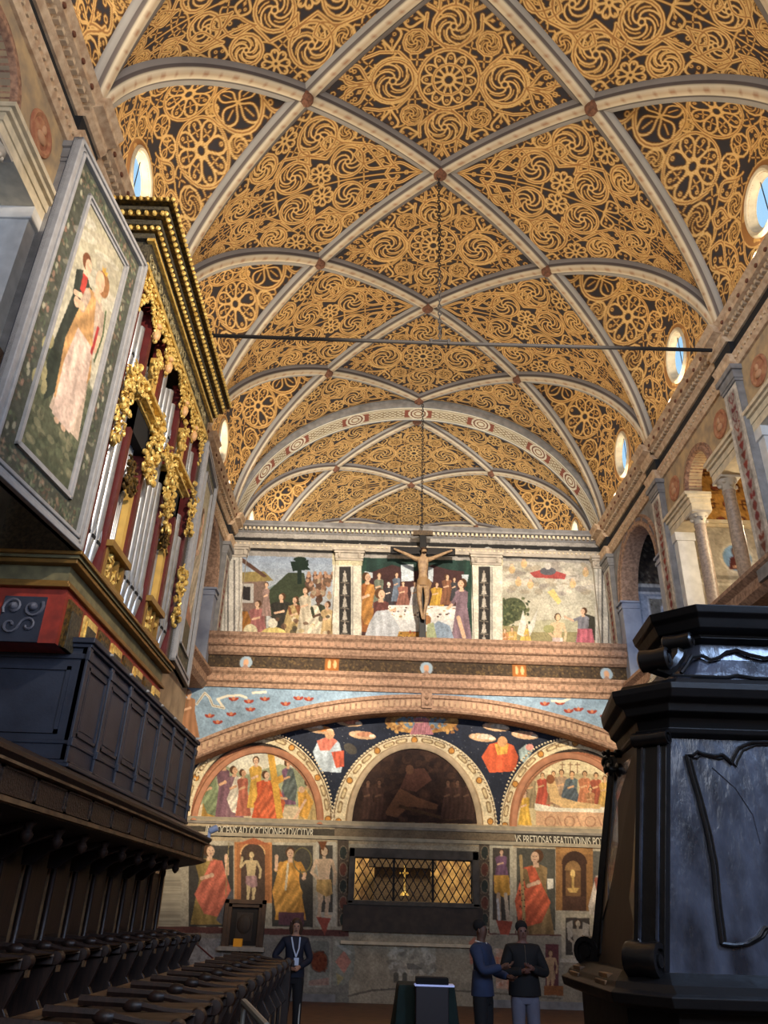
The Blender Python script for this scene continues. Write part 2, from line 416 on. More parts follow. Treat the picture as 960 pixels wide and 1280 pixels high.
# ------------------------------------------------------------------ painted tracery (raster only feeds the mesh colours)
class Trac:
    def __init__(s, u0_, u1_, v0_, v1_, res=.0105):
        s.res = res; s.u0, s.v0 = u0_, v0_
        s.nu = int((u1_-u0_)/res)+2; s.nv = int((v1_-v0_)/res)+2
        s.q = np.full((s.nu, s.nv), 9.0); s.d = np.full((s.nu, s.nv), 9.0); s.wmap = np.full((s.nu, s.nv), .03)
        s.U, s.V = np.meshgrid(u0_+np.arange(s.nu)*res, v0_+np.arange(s.nv)*res, indexing='ij')
    def seg(s, a, b, w):
        m_ = .5; r = s.res
        i0 = max(0, int((min(a[0], b[0])-m_-s.u0)/r)); i1 = min(s.nu, int((max(a[0], b[0])+m_-s.u0)/r)+1)
        j0 = max(0, int((min(a[1], b[1])-m_-s.v0)/r)); j1 = min(s.nv, int((max(a[1], b[1])+m_-s.v0)/r)+1)
        if i1 <= i0 or j1 <= j0: return
        X = s.U[i0:i1, j0:j1]-a[0]; Y = s.V[i0:i1, j0:j1]-a[1]; dx, dy = b[0]-a[0], b[1]-a[1]; L = dx*dx+dy*dy+1e-9
        t = np.clip((X*dx+Y*dy)/L, 0, 1); d = np.sqrt((X-t*dx)**2+(Y-t*dy)**2)
        f = d-w/2; S = s.d[i0:i1, j0:j1]; mk = f < S
        S[mk] = f[mk]; s.q[i0:i1, j0:j1][mk] = (d/(w/2))[mk]; s.wmap[i0:i1, j0:j1][mk] = w
    def stroke(s, pts, w, sym=()):
        for su, sv in [(1, 1)]+list(sym):
            for a, b in zip(pts, pts[1:]): s.seg((a[0]*su, a[1]*sv), (b[0]*su, b[1]*sv), w)
    def circ(s, c, r, w, sym=(), n=None):
        n = n or max(10, int(r*50))
        s.stroke([(c[0]+r*math.cos(2*PI*i/n), c[1]+r*math.sin(2*PI*i/n)) for i in range(n+1)], w, sym)
    def swirl(s, c, r, w, sym=(), arms=6, hand=1, ring=True):
        if ring: s.circ(c, r, w, sym)
        s.circ(c, r*.17, w*.55, sym)
        for k in range(arms):
            a0 = 2*PI*k/arms
            s.stroke([(c[0]+r*(.17+.8*t)*math.cos(a0+hand*2.1*t), c[1]+r*(.17+.8*t)*math.sin(a0+hand*2.1*t)) for t in np.linspace(0, 1, 8)], w*.55, sym)
            a0 += .35
            s.stroke([(c[0]+r*(.5+.3*t)*math.cos(a0+hand*(1.1+1.0*t)), c[1]+r*(.5+.3*t)*math.sin(a0+hand*(1.1+1.0*t))) for t in np.linspace(0, 1, 4)], w*.4, sym)
    def daisy(s, c, r, w, sym=(), n=8, rot=0, ring=False):
        if ring: s.circ(c, r, w, sym)
        s.circ(c, r*.2, w*.7, sym)
        for k in range(n):
            a = rot+2*PI*k/n; pts = []
            for t in np.linspace(0, 1, 13):
                th = PI*2*t; ru = r*(.62-.40*math.cos(th)); rv = r*(.9/n*2.6)*math.sin(th)*(.55+.45*(1-math.cos(th))/2)*.55*2
                pts.append((c[0]+ru*math.cos(a)-rv*math.sin(a), c[1]+ru*math.sin(a)+rv*math.cos(a)))
            s.stroke(pts, w*.7, sym)
            s.circ((c[0]+r*.84*math.cos(a), c[1]+r*.84*math.sin(a)), r*.055, w*.4, sym, n=6)
    def petals(s, c, r, w, sym=(), n=4, rot=0):
        s.circ(c, r, w, sym)
        for k in range(n):
            a = rot+2*PI*k/n
            for sg in (-1, 1):
                s.stroke([(c[0]+r*t*math.cos(a+sg*.55*math.sin(PI*t)), c[1]+r*t*math.sin(a+sg*.55*math.sin(PI*t))) for t in np.linspace(0, 1, 9)], w*.6, sym)
            s.stroke([(c[0]+r*t*math.cos(a), c[1]+r*t*math.sin(a)) for t in (.35, .75)], w*.4, sym)
    def drop(s, p, a, L, w, sym=(), k=.30):
        """teardrop from point p along angle a with a trefoil in its belly"""
        for sg in (-1, 1):
            s.stroke([(p[0]+L*t*math.cos(a)-sg*L*k*math.sin(a)*math.sin(PI*t**1.7)**1.0, p[1]+L*t*math.sin(a)+sg*L*k*math.cos(a)*math.sin(PI*t**1.7)) for t in np.linspace(0, 1, 12)], w, sym)
        for t, r in ((.45, .0), (.68, .11), (.8, -.11)):
            s.circ((p[0]+L*t*math.cos(a)-r*L*math.sin(a), p[1]+L*t*math.sin(a)+r*L*math.cos(a)), L*.055, w*.45, sym, n=6)
        s.stroke([(p[0]+L*t*math.cos(a), p[1]+L*t*math.sin(a)) for t in (.2, .55)], w*.45, sym)
    def fill(s, inside, n, w, rmin=.06, rmax=.42, sym=(), seed=1):
        g = random.Random(seed)
        for it in range(n):
            f = np.where(inside, np.minimum(s.d, 2.0), -1)
            f = np.minimum(f, s.edge)
            if (1, -1) in sym or (1, -1) in [tuple(x) for x in sym]: f = np.minimum(f, np.maximum(s.V, 0)+.0)
            if (-1, 1) in sym: f = np.minimum(f, np.maximum(s.U, 0))
            i = np.unravel_index(np.argmax(f), f.shape); r = f[i]
            if r < rmin: break
            r = min(r, rmax); c = (s.U[i], s.V[i])
            if r > .24: g.choice([lambda: s.swirl(c, r*.95, w, sym, hand=g.choice((-1, 1)), arms=5), lambda: s.petals(c, r*.95, w, sym, rot=g.uniform(0, 1)), lambda: s.daisy(c, r, w, sym, n=8)])()
            elif r > .13:
                a = g.uniform(0, 2*PI); k = g.random()
                if k < .25: s.swirl(c, r, w*.8, sym, arms=4)
                elif k < .5: s.petals(c, r, w*.75, sym, n=3, rot=a)
                else: s.drop((c[0]-r*1.25*math.cos(a), c[1]-r*1.25*math.sin(a)), a, r*2.3, w*.8, sym, k=.36)
            else:
                a = g.uniform(0, 2*PI)
                for k in range(4): s.stroke([(c[0]+r*t*math.cos(a+k*PI/2), c[1]+r*t*math.sin(a+k*PI/2)) for t in (.25, 1.0)], w*.45, sym)
            if r > .10:
                for k in range(2):
                    a = g.uniform(0, 2*PI); L = r*g.uniform(1.8, 2.6)
                    s.stroke([(c[0]+(r+L*.35*t)*math.cos(a+.8*t), c[1]+(r+L*.35*t)*math.sin(a+.8*t)) for t in np.linspace(0, 1, 6)], w*.6, sym)
    def color(s, U, V):
        x = np.clip((U-s.u0)/s.res, 0, s.nu-1.01); y = np.clip((V-s.v0)/s.res, 0, s.nv-1.01)
        i = x.astype(int); j = y.astype(int); fx = x-i; fy = y-j
        def smp(A): return (A[i, j]*(1-fy)+A[i, j+1]*fy)*(1-fx)+(A[i+1, j]*(1-fy)+A[i+1, j+1]*fy)*fx
        w = s.wmap[i, j]; d = np.minimum(smp(s.d)-np.where(w > .0445, .009, -.001), smp(s.edge)-.05); w = w+.012; q = np.clip(1+d/(w/2), 0, 5)
        dark = np.array((54, 50, 52.)); gold = np.array((208, 164, 98.)); hi = np.array((232, 198, 136.)); rim = np.array((142, 94, 54.))
        out = np.empty(d.shape+(3,)); out[:] = dark
        def mix(mk, c, a=1.0):
            a = np.clip(mk, 0, 1)[..., None]*a; out[:] = out*(1-a)+c*a
        mix((.026-d)/.010, rim*.62)
        mix((.006-d)/.010, gold)
        mix(np.where((w > .045), (.30-q)/.15, 0), rim, .75)
        mix(np.where((w > .045) & (d < 0), (.22-np.abs(q-.6))/.15, 0), hi, .6)
        return out

def xz_of_theta(th): return W*np.sin(th), H*np.cos(th)
_th = np.linspace(0, PI/2, 600); _ax = W*np.sin(_th); _az = H*np.cos(_th)
_al = np.concatenate([[0], np.cumsum(np.hypot(np.diff(_ax), np.diff(_az)))])
ARC = float(_al[-1]); ARC_S = float(np.interp(math.asin(.5), _th, _al))
def th_of_arc(a): return np.interp(a, _al, _th)
SY = ((1, -1),); SXY = ((-1, 1), (1, -1), (-1, -1))

# central diamond: local origin at ridge level centre of bay
def make_diamond():
    t = Trac(-ARC_S-.05, ARC_S+.05, -B/2-.05, B/2+.05); w = .062
    t.daisy((0, 0), .50, .05, n=12); t.circ((0, 0), .58, w); t.circ((0, 0), .30, .045)
    t.swirl((1.05, 0), .40, w, SXY[:1], arms=6); t.swirl((0, .98), .36, w, SXY[1:2], arms=6)
    t.circ((1.05, 0), .46, .04, SXY[:1])
    for a in (.55, -.55): t.drop((1.45, 0), a*1.0, .62, .05, SXY)
    t.drop((1.62, 0), 0, .85, .05, SXY[:1]); t.drop((0, 1.36), PI/2, .52, .05, SXY[1:2])
    t.drop((.25, 1.2), 1.05, .45, .045, SXY)
    t.stroke([(.58, .1), (.75, .35), (.95, .55), (1.3, .58), (1.6, .5)], .05, SXY)
    t.stroke([(.1, .6), (.3, .75), (.5, .95), (.48, 1.2)], .05, SXY)
    t.swirl((.66, .72), .21, .045, SXY, arms=5)
    for k in (.97,): t.stroke([(ARC_S*k, 0), (0, B/2*k)], .10, SXY)
    hw = (1-np.abs(t.U)/ARC_S)*B/2; t.edge = (hw-np.abs(t.V))*.8-.04
    t.fill(hw > np.abs(t.V), 40, .055, rmin=.085, rmax=.24, sym=SXY, seed=3)
    N, K = 330, 250
    a = np.linspace(-ARC_S, ARC_S, N); th = th_of_arc(np.abs(a))*np.sign(a)
    x = W*np.sin(th); z = H*np.cos(th); hwv = (1-np.abs(x)/(W/2))*B/2
    s = np.linspace(-1, 1, K); Y = hwv[:, None]*s[None]
    V = np.stack([np.repeat(x[:, None], K, 1), Y, np.repeat(z[:, None], K, 1)], -1)
    hwa = (1-np.abs(a)/ARC_S)*B/2
    return V, lin(t.color(np.repeat(a[:, None], K, 1), hwa[:, None]*s[None]))

# half kite: from ridge node down to the springing, y>=0 side only
def make_kite():
    t = Trac(0, ARC+.05, -B/2-.05, B/2+.05); w = .064
    def hwf(a): return np.where(a < ARC_S, a/ARC_S, (ARC-a)/(ARC-ARC_S))*B/2
    t.stroke([(.15, 0), (ARC, 0)], .03)
    t.drop((.35, 0), 0, .8, .05)
    t.drop((.9, .12), .52, .85, .055, SY); t.drop((1.1, .45), .15, .7, .05, SY)
    t.swirl((1.95, .42), .34, w, SY, arms=6, hand=-1); t.swirl((2.55, 1.12), .40, w, SY, arms=6)
    t.swirl((3.15, .42), .36, w, SY, arms=5); t.swirl((3.75, 1.02), .30, w, SY)
    t.swirl((4.45, .36), .31, w, SY, hand=-1); t.swirl((5.2, .55), .22, .05, SY); t.swirl((5.75, .22), .18, .05, SY)
    for a0_, v0_, an, L in ((2.0, .85, .2, .5), (2.75, .55, 1.1, .42), (3.5, .6, -.2, .62), (3.9, .25, .35, .45), (4.15, .75, -.35, .7), (4.85, .3, .15, .5), (5.5, .5, -.3, .55), (6.1, .2, 0, .55), (6.7, .1, 0, .5)):
        t.drop((a0_, v0_), an, L, .05, SY)
    def sc(p): return [(a, v) for a, v in p]
    t.stroke(sc([(1.2, .15), (1.6, .75), (2.1, .88), (2.4, .6), (2.9, .82), (3.3, .95), (3.6, .55), (4.1, .62), (4.6, .78), (5.0, .3), (5.5, .25), (6.3, .35)]), .055, SY)
    aa = np.linspace(.2, ARC-.1, 60); t.stroke([(a, float(hwf(np.array(a)))-.09) for a in aa], .07, SY)
    hw = hwf(t.U); t.edge = (hw-np.abs(t.V))*.85-.05
    t.fill(hw > np.abs(t.V), 70, .055, rmin=.085, rmax=.26, sym=SY, seed=5)
    N, K = 520, 150
    a = np.linspace(0, ARC, N); th = th_of_arc(a); x = W*np.sin(th); z = H*np.cos(th)
    hx = np.where(x < W/2, x/(W/2), (W-x)/(W/2))*B/2; s = np.linspace(0, 1, K)
    V = np.stack([np.repeat(x[:, None], K, 1), hx[:, None]*s[None], np.repeat(z[:, None], K, 1)], -1)
    # pattern width follows true width at this arc
    col = t.color(np.repeat(a[:, None], K, 1), np.minimum(hwf(a), 9)[:, None]*s[None])
    return V, lin(col)

ZSS = H*math.sqrt(.75); OCZ = 1.58; Z1 = .48*ZSS
def make_lunette():
    N, K = 330, 300
    ph = np.linspace(0, 1, N)
    z = np.where(ph < .45, ph/.45*Z1, Z1+(ZSS-Z1)*np.sin(np.clip((ph-.45)/.55, 0, 1)*PI/2))
    xr = W*np.sqrt(1-(z/H)**2); yr = B*xr/W-B/2; yr[-1] = .0; yr = np.maximum(yr, 0)
    xm = np.where(z < Z1, W, W/2+W/2*np.sqrt(np.clip(1-((z-Z1)/(ZSS-Z1))**2, 0, 1)))
    xm = np.maximum(xm, xr)
    s = np.linspace(-1, 1, K); X = xr[:, None]+(xm-xr)[:, None]*(1-np.abs(s[None])**2.2)**.75
    Y = yr[:, None]*s[None]; Z = np.repeat(z[:, None], K, 1)
    arc = np.concatenate([[0], np.cumsum(np.hypot(np.diff(xm), np.diff(z)))])
    A = np.concatenate([np.zeros((1, K)), np.cumsum(np.hypot(np.diff(X, axis=0), np.diff(Z, axis=0)), axis=0)]); A = A+(arc[-1]-A[-1:])
    tot = arc[-1]
    t = Trac(-.05, tot+.1, -B/2-.05, B/2+.05); w = .06
    t.circ((OCZ, 0), .68, .06)
    t.petals((tot-1.25, 0), .46, w, n=4, rot=PI/4); t.drop((tot-.1, 0), PI, .7, .05)
    t.daisy((tot-2.15, .55), .50, w, SY, n=8); t.circ((tot-2.15, .55), .53, .045, SY)
    t.petals((tot-1.75, 0), .12, .04)
    for a0_, v0_, an, L in ((2.5, .25, 1.2, .5), (2.2, .8, .5, .45), (1.6, 1.3, .1, .7), (.9, .8, .9, .6), (.9, .25, .4, .45), (.3, .3, .8, .5), (.25, 1.2, .2, .8), (.2, 1.6, .1, .8)):
        t.drop((a0_, v0_), an, L, .05, SY)
    for v in (.7, 1.05, 1.4): t.stroke([(a, v+.09*math.sin(a*5+v*3)) for a in np.linspace(.05, 2.0, 20)], .05, SY)
    t.swirl((1.1, 1.22), .22, .05, SY)
    yra = np.interp(t.U, A[:, -1], yr, left=yr[0]); t.edge = (yra-np.abs(t.V))*.85-.03
    t.edge = np.minimum(t.edge, np.hypot(t.U-OCZ, t.V)-.66)
    t.fill(yra > np.abs(t.V), 60, .055, rmin=.085, rmax=.24, sym=SY, seed=9)
    col = lin(t.color(A, Y))
    Ac = (A[:-1, :-1]+A[1:, 1:])/2; Yc = (Y[:-1, :-1]+Y[1:, 1:])/2
    mask = np.hypot((Ac-OCZ), Yc/.82) > .53
    return np.stack([X, Y, Z], -1), col, mask

ceil_root = empty('ceiling', (XC, 0, ZS)); tag(ceil_root, kind='structure')
Vd, Cd = make_diamond(); Vk, Ck = make_kite(); Vl, Cl, Ml = make_lunette()
diamond = grid('vault_panel', Vd, Cd, PAINTV, ceil_root)
kite = grid('vault_panel', Vk, Ck, PAINTV, ceil_root)
lunette = grid('lunette_panel', Vl, Cl, PAINTV, ceil_root, mask=Ml)

def vcopy(o, loc, sc=(1, 1, 1)):
    c = o.copy(); COL.objects.link(c); c.parent = o.parent; c.location = loc; c.scale = sc
    for ch in o.children:
        d = ch.copy(); COL.objects.link(d); d.parent = c
    return c
# rib half: from springing P(W,0) to ridge R(0,B); local origin at ridge level of node
def make_rib():
    N = 150; u = np.linspace(0, 1, N)
    th = PI/2*(1-u); x = W*np.sin(th); z = H*np.cos(th); y = B*(1-x/W)
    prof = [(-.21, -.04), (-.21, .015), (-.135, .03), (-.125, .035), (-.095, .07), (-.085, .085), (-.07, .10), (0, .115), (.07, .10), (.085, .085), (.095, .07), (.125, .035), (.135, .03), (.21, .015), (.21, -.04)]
    pc = [(128, 124, 122), (150, 146, 140), (158, 152, 144), (96, 88, 84), (110, 100, 94), (186, 174, 150), (214, 200, 172), (204, 186, 156), (214, 200, 172), (186, 174, 150), (92, 82, 78), (84, 76, 74), (132, 126, 122), (126, 120, 116), (110, 104, 100)]  # one side darker: side shading painted into the rib
    V = np.zeros((N, 15, 3)); Cc = np.zeros((N, 15, 3)); L = 0; g = random.Random(4)
    for i in range(N):
        p = Vector((x[i], y[i], z[i])); j0, j1 = max(0, i-1), min(N-1, i+1)
        t = Vector((x[j1]-x[j0], y[j1]-y[j0], z[j1]-z[j0])).normalized()
        nrm = Vector((x[i]/W**2, 0, z[i]/H**2)).normalized(); inn = -(nrm-t*nrm.dot(t)).normalized(); sd = t.cross(inn)
        if i: L += (p-pp).length
        pp = p
        for k, (a, b) in enumerate(prof):
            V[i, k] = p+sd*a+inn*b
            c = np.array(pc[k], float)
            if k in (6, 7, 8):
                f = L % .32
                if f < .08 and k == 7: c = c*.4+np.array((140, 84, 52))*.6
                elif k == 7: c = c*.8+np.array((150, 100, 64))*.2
            Cc[i, k] = c
    return V, lin(Cc)
Vr, Cr = make_rib()
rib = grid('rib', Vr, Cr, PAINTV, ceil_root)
bmb = MB(); bmb.lathe([(.001, -.19), (.05, -.19), (.07, -.16), (.11, -.15), (.14, -.12), (.15, -.02), (.15, .03)], n=16)
boss = bmb.build('boss', mat('brown_boss', (128, 84, 60), .8, c2=(92, 60, 44), nscale=20), ceil_root, smooth=True)
# oculus: splayed frame and pane
def ring_mb(mb, rA, zc, x0, prof, ky=.82, n=40):
    rings = []
    for i in range(n):
        a = 2*PI*i/n; rings.append([(x0+dx, ky*(rA+dr)*math.cos(a), zc+(rA+dr)*math.sin(a)) for dr, dx in prof])
    rings.append(rings[0]); mb.loft(rings, cap=False)
fm = MB(); ring_mb(fm, .51, OCZ, W, [(-.05, .11), (.0, .05), (.03, -.04), (.08, -.06), (.13, -.03), (.14, .02)])
ocf = fm.build('oculus_frame', M['cream'], ceil_root, smooth=True)
gmb = MB(); gmb.add([(W+.09,   .82*.50*math.cos(2*PI*i/32), OCZ+.50*math.sin(2*PI*i/32)) for i in range(32)]+[(W+.095,   .82*.50*math.cos(2*PI*i/32), OCZ+.50*math.sin(2*PI*i/32)) for i in range(32)],
  [tuple(range(32)), tuple(range(63, 31, -1))])
ocg = gmb.build('pane', M['glass'], ocf)
bars = MB(); bars.box(W+.075, W+.088, -.006, .006, OCZ-.5, OCZ+.5)
bars.build('glazing_bar', M['iron'], ocf)

first = {}
def place(o, loc, sc):
    if o.name not in first:
        first[o.name] = 1; o.location = loc; o.scale = sc
    else: vcopy(o, loc, sc)
def bays(rid, front_half=True, back_half=True):
    n = len(rid)
    for i, y in enumerate(rid):
        for sx in (1, -1):
            if i > 0 or front_half is True: pass
            if i < n-1: place(kite, (0, y, 0), (sx, 1, 1))
            if i > 0: place(kite, (0, y, 0), (sx, -1, 1))
            if i < n-1: place(rib, (0, y, 0), (sx, 1, 1))
            if i > 0: place(rib, (0, y, 0), (sx, -1, 1))
        place(boss, (0, y, H), (1, 1, 1))
        if i < n-1:
            yc = y+B/2; place(diamond, (0, yc, 0), (1, 1, 1))
            for sx in (1, -1):
                place(lunette, (0, yc, 0), (sx, 1, 1)); place(ocf, (0, yc, 0), (sx, 1, 1)); place(boss, (sx*W/2, yc, ZSS), (1, 1, 1))
bays(RID); bays(RID2)

# great arch between the two halls: soffit with roundels and its two faces
def make_arch():
    Wa, Ha = W-.10, H-.24; y0_, y1_ = 19.22-0, 19.86
    N = 700; K = 40; th = np.linspace(-PI/2, PI/2, N); v = np.linspace(0, 1, K)
    x = Wa*np.sin(th); z = Ha*np.cos(th)
    arc = np.concatenate([[0], np.cumsum(np.hypot(np.diff(x), np.diff(z)))]); arc -= arc[-1]/2
    A = np.repeat(arc[:, None], K, 1); Vv = (v-.5)*(y1_-y0_); Vv = np.repeat(Vv[None], N, 0)
    col = np.empty((N, K, 3)); col[:] = (206, 192, 160)
    col[np.abs(Vv) > .27] = (230, 220, 196); col[(np.abs(Vv) > .24) & (np.abs(Vv) < .27)] = (96, 66, 50)
    pan = (np.abs(Vv) < .17); col[pan] = (150, 128, 96)
    g = np.sin(A*38)*np.sin(Vv*46); col[pan & (g > .1)] = (218, 206, 178)
    for c in (-5.2, -3.9, -1.95, 0, 1.95, 3.9, 5.2):
        d = np.hypot(A-c, Vv); col[d < .30] = (222, 210, 182); col[(d < .24) & (d > .19)] = (120, 72, 50); col[(d < .13) & (d > .09)] = (140, 96, 60)
        col[(np.abs(A-c) < .42) & (np.abs(Vv) < .2) & (d > .3)] = (140, 80, 62)
    V = np.stack([np.repeat(x[:, None], K, 1), np.repeat(((y0_+y1_)/2+Vv[:1]), N, 0), np.repeat(z[:, None], K, 1)], -1)
    o = grid('arch_soffit', V, lin(col), PAINTV, ceil_root)
    for yf, s_ in ((y0_, -1), (y1_, 1)):
        mb = MB(); path = []
        rings = []
        for t_ in np.linspace(-PI/2, PI/2, 80):
            ring = [(Wa*math.sin(t_), yf, Ha*math.cos(t_)), (Wa*math.sin(t_), yf+s_*.05, Ha*math.cos(t_)), ((Wa+.06)*math.sin(t_), yf+s_*.06, (Ha+.07)*math.cos(t_)), ((Wa+.22)*math.sin(t_), yf+s_*.02, (Ha+.32)*math.cos(t_)), ((Wa+.25)*math.sin(t_), yf-s_*.06, (Ha+.36)*math.cos(t_))]
            rings.append(ring)
        mb.loft(rings, close=False, cap=False); mb.build('arch_moulding', M['stoneg'], ceil_root, smooth=True)
make_arch()
# gap between bays and arch, and caps of the vault ends
def strip(y0_, y1_, name):
    mb = MB(); rings = [[((W+.02)*math.sin(t_), y, (H+.02)*math.cos(t_)) for y in (y0_, y1_)] for t_ in np.linspace(-PI/2, PI/2, 60)]
    mb.loft(rings, close=False, cap=False); mb.build(name, M['stoneg'], ceil_root)
strip(Y_END-.05, 19.3, 'arch_band'); strip(19.8, 20.25, 'arch_band')
mbw = MB(); mbw.box(XL-.3, XR+.3, RID[0]-.3, RID[0], -.1, 16); w_ = mbw.build('wall_near', M['plaster']); tag(w_, kind='structure')
mbw = MB(); mbw.box(XL-.3, XR+.3, RID2[-1], RID2[-1]+.3, -.1, 16); w_ = mbw.build('wall_far', M['plaster']); tag(w_, kind='structure')

# ------------------------------------------------------------------ floor and long walls
fl = MB(); fl.box(XL-3, XR+3.2, RID[0]-.3, RID2[-1], -.12, 0)
tag(fl.build('floor', M['terrac']), kind='structure')
ZG = 6.85                                     # top of gallery parapet
ZE = 10.45                                    # underside of the entablature

# arabesque strip painter: local canvas mapped on a vertical pilaster face
def arabesque_cv(wm, hm, base, orn, k=60, seed=1, border=(190, 184, 172)):
    c = Cv(0, 0, wm, hm, k, border); b = wm*.2
    c.rect(b, .06, wm-b, hm-.06, base)
    g = random.Random(seed); cx = wm/2; y = .15; s_ = wm/.5
    while y < hm-.2:
        kind = g.choice((0, 1, 2, 3)); o = [tuple(v*g.uniform(.85, 1.15) for v in orn) for _ in range(2)]
        if kind == 0: c.ell(cx, y+.08, .07*s_, .08, o[0])
        elif kind == 1:
            for sg in (-1, 1): c.line([(cx, y+.15), (cx+sg*.06*s_, y+.08), (cx+sg*.1*s_, y), (cx+sg*.05*s_, y-.03)], .025*s_, o[0])
        elif kind == 2: c.poly([(cx-.09*s_, y), (cx+.09*s_, y), (cx+.02*s_, y+.14), (cx-.02*s_, y+.14)], o[1])
        else:
            for sg in (-1, 1): c.ell(cx+sg*.055*s_, y+.07, .04*s_, .06, o[0], rot=sg*.4)
        c.line([(cx, y), (cx, y+.2)], .018*s_, o[1]); y += .19
    c.weather(.2, .2)
    return c
def face_grid(name, cv, org, du, dv, wm, hm, parent, nu=24, nv=120, m=None):
    """painted quad: org + u*du + v*dv ; v runs downwards"""
    v, u = np.meshgrid(np.linspace(0, hm, nv), np.linspace(0, wm, nu), indexing='ij')
    V = np.array(org)+u[..., None]*np.array(du)+v[..., None]*np.array(dv)
    return grid(name, V, cv.sample(u, v), m or PAINT, parent, smooth=False)

def mirror(root, sx=1):
    root.scale = (sx, 1, 1)
ara_red = arabesque_cv(.5, 3.3, (150, 140, 130), (120, 52, 44), seed=3)
ara_grey = arabesque_cv(.5, 3.3, (84, 80, 78), (178, 172, 158), seed=6)

def long_wall(side):
    """everything in local coordinates: x=0 wall face, +x away from the hall"""
    root = empty('wall_right' if side > 0 else 'wall_left', (XR if side > 0 else XL, 0, 0)); tag(root, kind='structure')
    root.scale = (side, 1, 1)
    y0, y1 = RID[0], 19.6
    # entablature with its dark frieze, dentils and breaks over the pilasters
    def ent(mb, ya, yb, dx):
        mb[0].prism([(-.05-dx, ZE), (-.09-dx, ZE+.07), (-.09-dx, ZE+.15), (-.13-dx, ZE+.22), (.5, ZE+.22), (.5, ZE)], 'y', ya, yb)
        mb[1].prism([(-.04-dx, ZE+.22), (-.04-dx, ZE+.50), (.5, ZE+.50), (.5, ZE+.22)], 'y', ya, yb)
        mb[2].prism([(-.08-dx, ZE+.50), (-.14-dx, ZE+.58), (-.14-dx, ZE+.68), (-.27-dx, ZE+.72), (-.27-dx, ZE+.80), (-.34-dx, ZE+.88), (.5, ZE+.88), (.5, ZE+.50)], 'y', ya, yb)
    mbs = [MB(), MB(), MB()]; ent(mbs, y0, y1, 0)
    for yc in RID: ent(mbs, yc-.32, yc+.32, .10)
    mbs[0].build('architrave', M['wallbrown'], root); mbs[1].build('frieze', M['black'], root); mbs[2].build('cornice', M['wallbrown'], root)
    d = MB(); y = 1.0
    while y < y1:
        d.box(-.22, -.13, y, y+.065, ZE+.61, ZE+.68); d.box(-.12, -.08, y+.02, y+.06, ZE+.09, ZE+.14); y += .125
    d.build('dentils', mat('buff_dentils', (196, 172, 140), .8, noise=.15), root)
    d = MB(); y = 1.0
    while y < y1:
        d.lathe([(.001, -.02), (.035, -.012), (.04, .012), (.001, .022)], n=8, M=Matrix.Translation((-.29, y, ZE+.76)) @ Matrix.Rotation(PI/2, 4, 'Y')); y += .34
    d.build('beads', mat('russet_beads', (110, 66, 44), .8), root)
    # pilasters
    for i, yc in enumerate(RID[2:]):
        if yc < 2 : continue
        hgt = ZE-ZG+.3; pw = .50
        p = MB(); p.box(-.13, .1, yc-pw/2, yc+pw/2, ZG-.3, ZE-.0)
        for z0_, z1_, e in ((ZE-.32, ZE-.26, .02), (ZE-.26, ZE-.10, .035), (ZE-.10, ZE, .075), (ZG-.3, ZG-.1, .05)):
            p.box(-.13-e, .1, yc-pw/2-e, yc+pw/2+e, z0_, z1_)
        pil = p.build('pilaster', M['stoneg'], root)
        face_grid('painted_panel', ara_red, (-.134, yc+.25, ZE-.34), (0, -1, 0), (0, 0, -1), .5, 3.3, pil)
    # wall below the gallery (set back a little) and above the arches
    lw = MB(); lw.box(.35, .6, y0, YLW+.6, 0, ZG-.42); lw.build('lower_wall', M['plaster'], root)
    lw = MB(); lw.prism([(-.22, ZG), (-.22, ZG-.07), (-.12, ZG-.15), (-.12, ZG-.32), (-.02, ZG-.42), (2.4, ZG-.42), (2.4, ZG)], 'y', y0, YLW+.4)
    lw.build('gallery_floor', M['brown'], root)
    for i in range(2, len(RID)-1):
        yc = RID[i]+B/2
        if i == len(RID)-2: arch_bay(root, yc)
        else: serliana(root, yc)
    # outer wall and vault of the gallery
    gw = MB(); gw.box(2.4, 2.6, y0, YLW+.6, ZG, 12); gw.box(0.4, 2.6, y0, YLW+.6, 11.05, 11.2)
    gw.build('gallery_wall', M['plaster'], root)
    return root

def gold_cv(wm, hm, k=70):
    c = Cv(0, 0, wm, hm, k, (196, 140, 62)); g = random.Random(5); n = 0
    for j in range(int(hm/.42)+1):
        for i in range(int(wm/.42)+1):
            x = .2+i*.42+(.2 if j % 2 else 0); y = .2+j*.42; n += 1
            if (i+j) % 2:
                c.line([(x-.1, y-.1), (x+.1, y-.1), (x+.1, y+.1), (x-.1, y+.1), (x-.1, y-.1)], .035, (92, 44, 30)); c.line([(x-.15, y), (x+.15, y)], .03, (92, 44, 30)); c.line([(x, y-.15), (x, y+.15)], .03, (92, 44, 30))
            else:
                c.ell(x, y, .1, .085, (150, 70, 44)); c.ring(x, y, .12, .105, .025, (96, 48, 30)); c.line([(x-.2, y+.12), (x-.05, y+.16), (x+.1, y+.13)], .02, (116, 66, 34))
    c.speck(0, 0, wm, hm, 200, [(220, 170, 90), (150, 96, 44)], .01, .03)
    c.weather(.15, .3); return c
GOLD = gold_cv(2.2, 1.6)

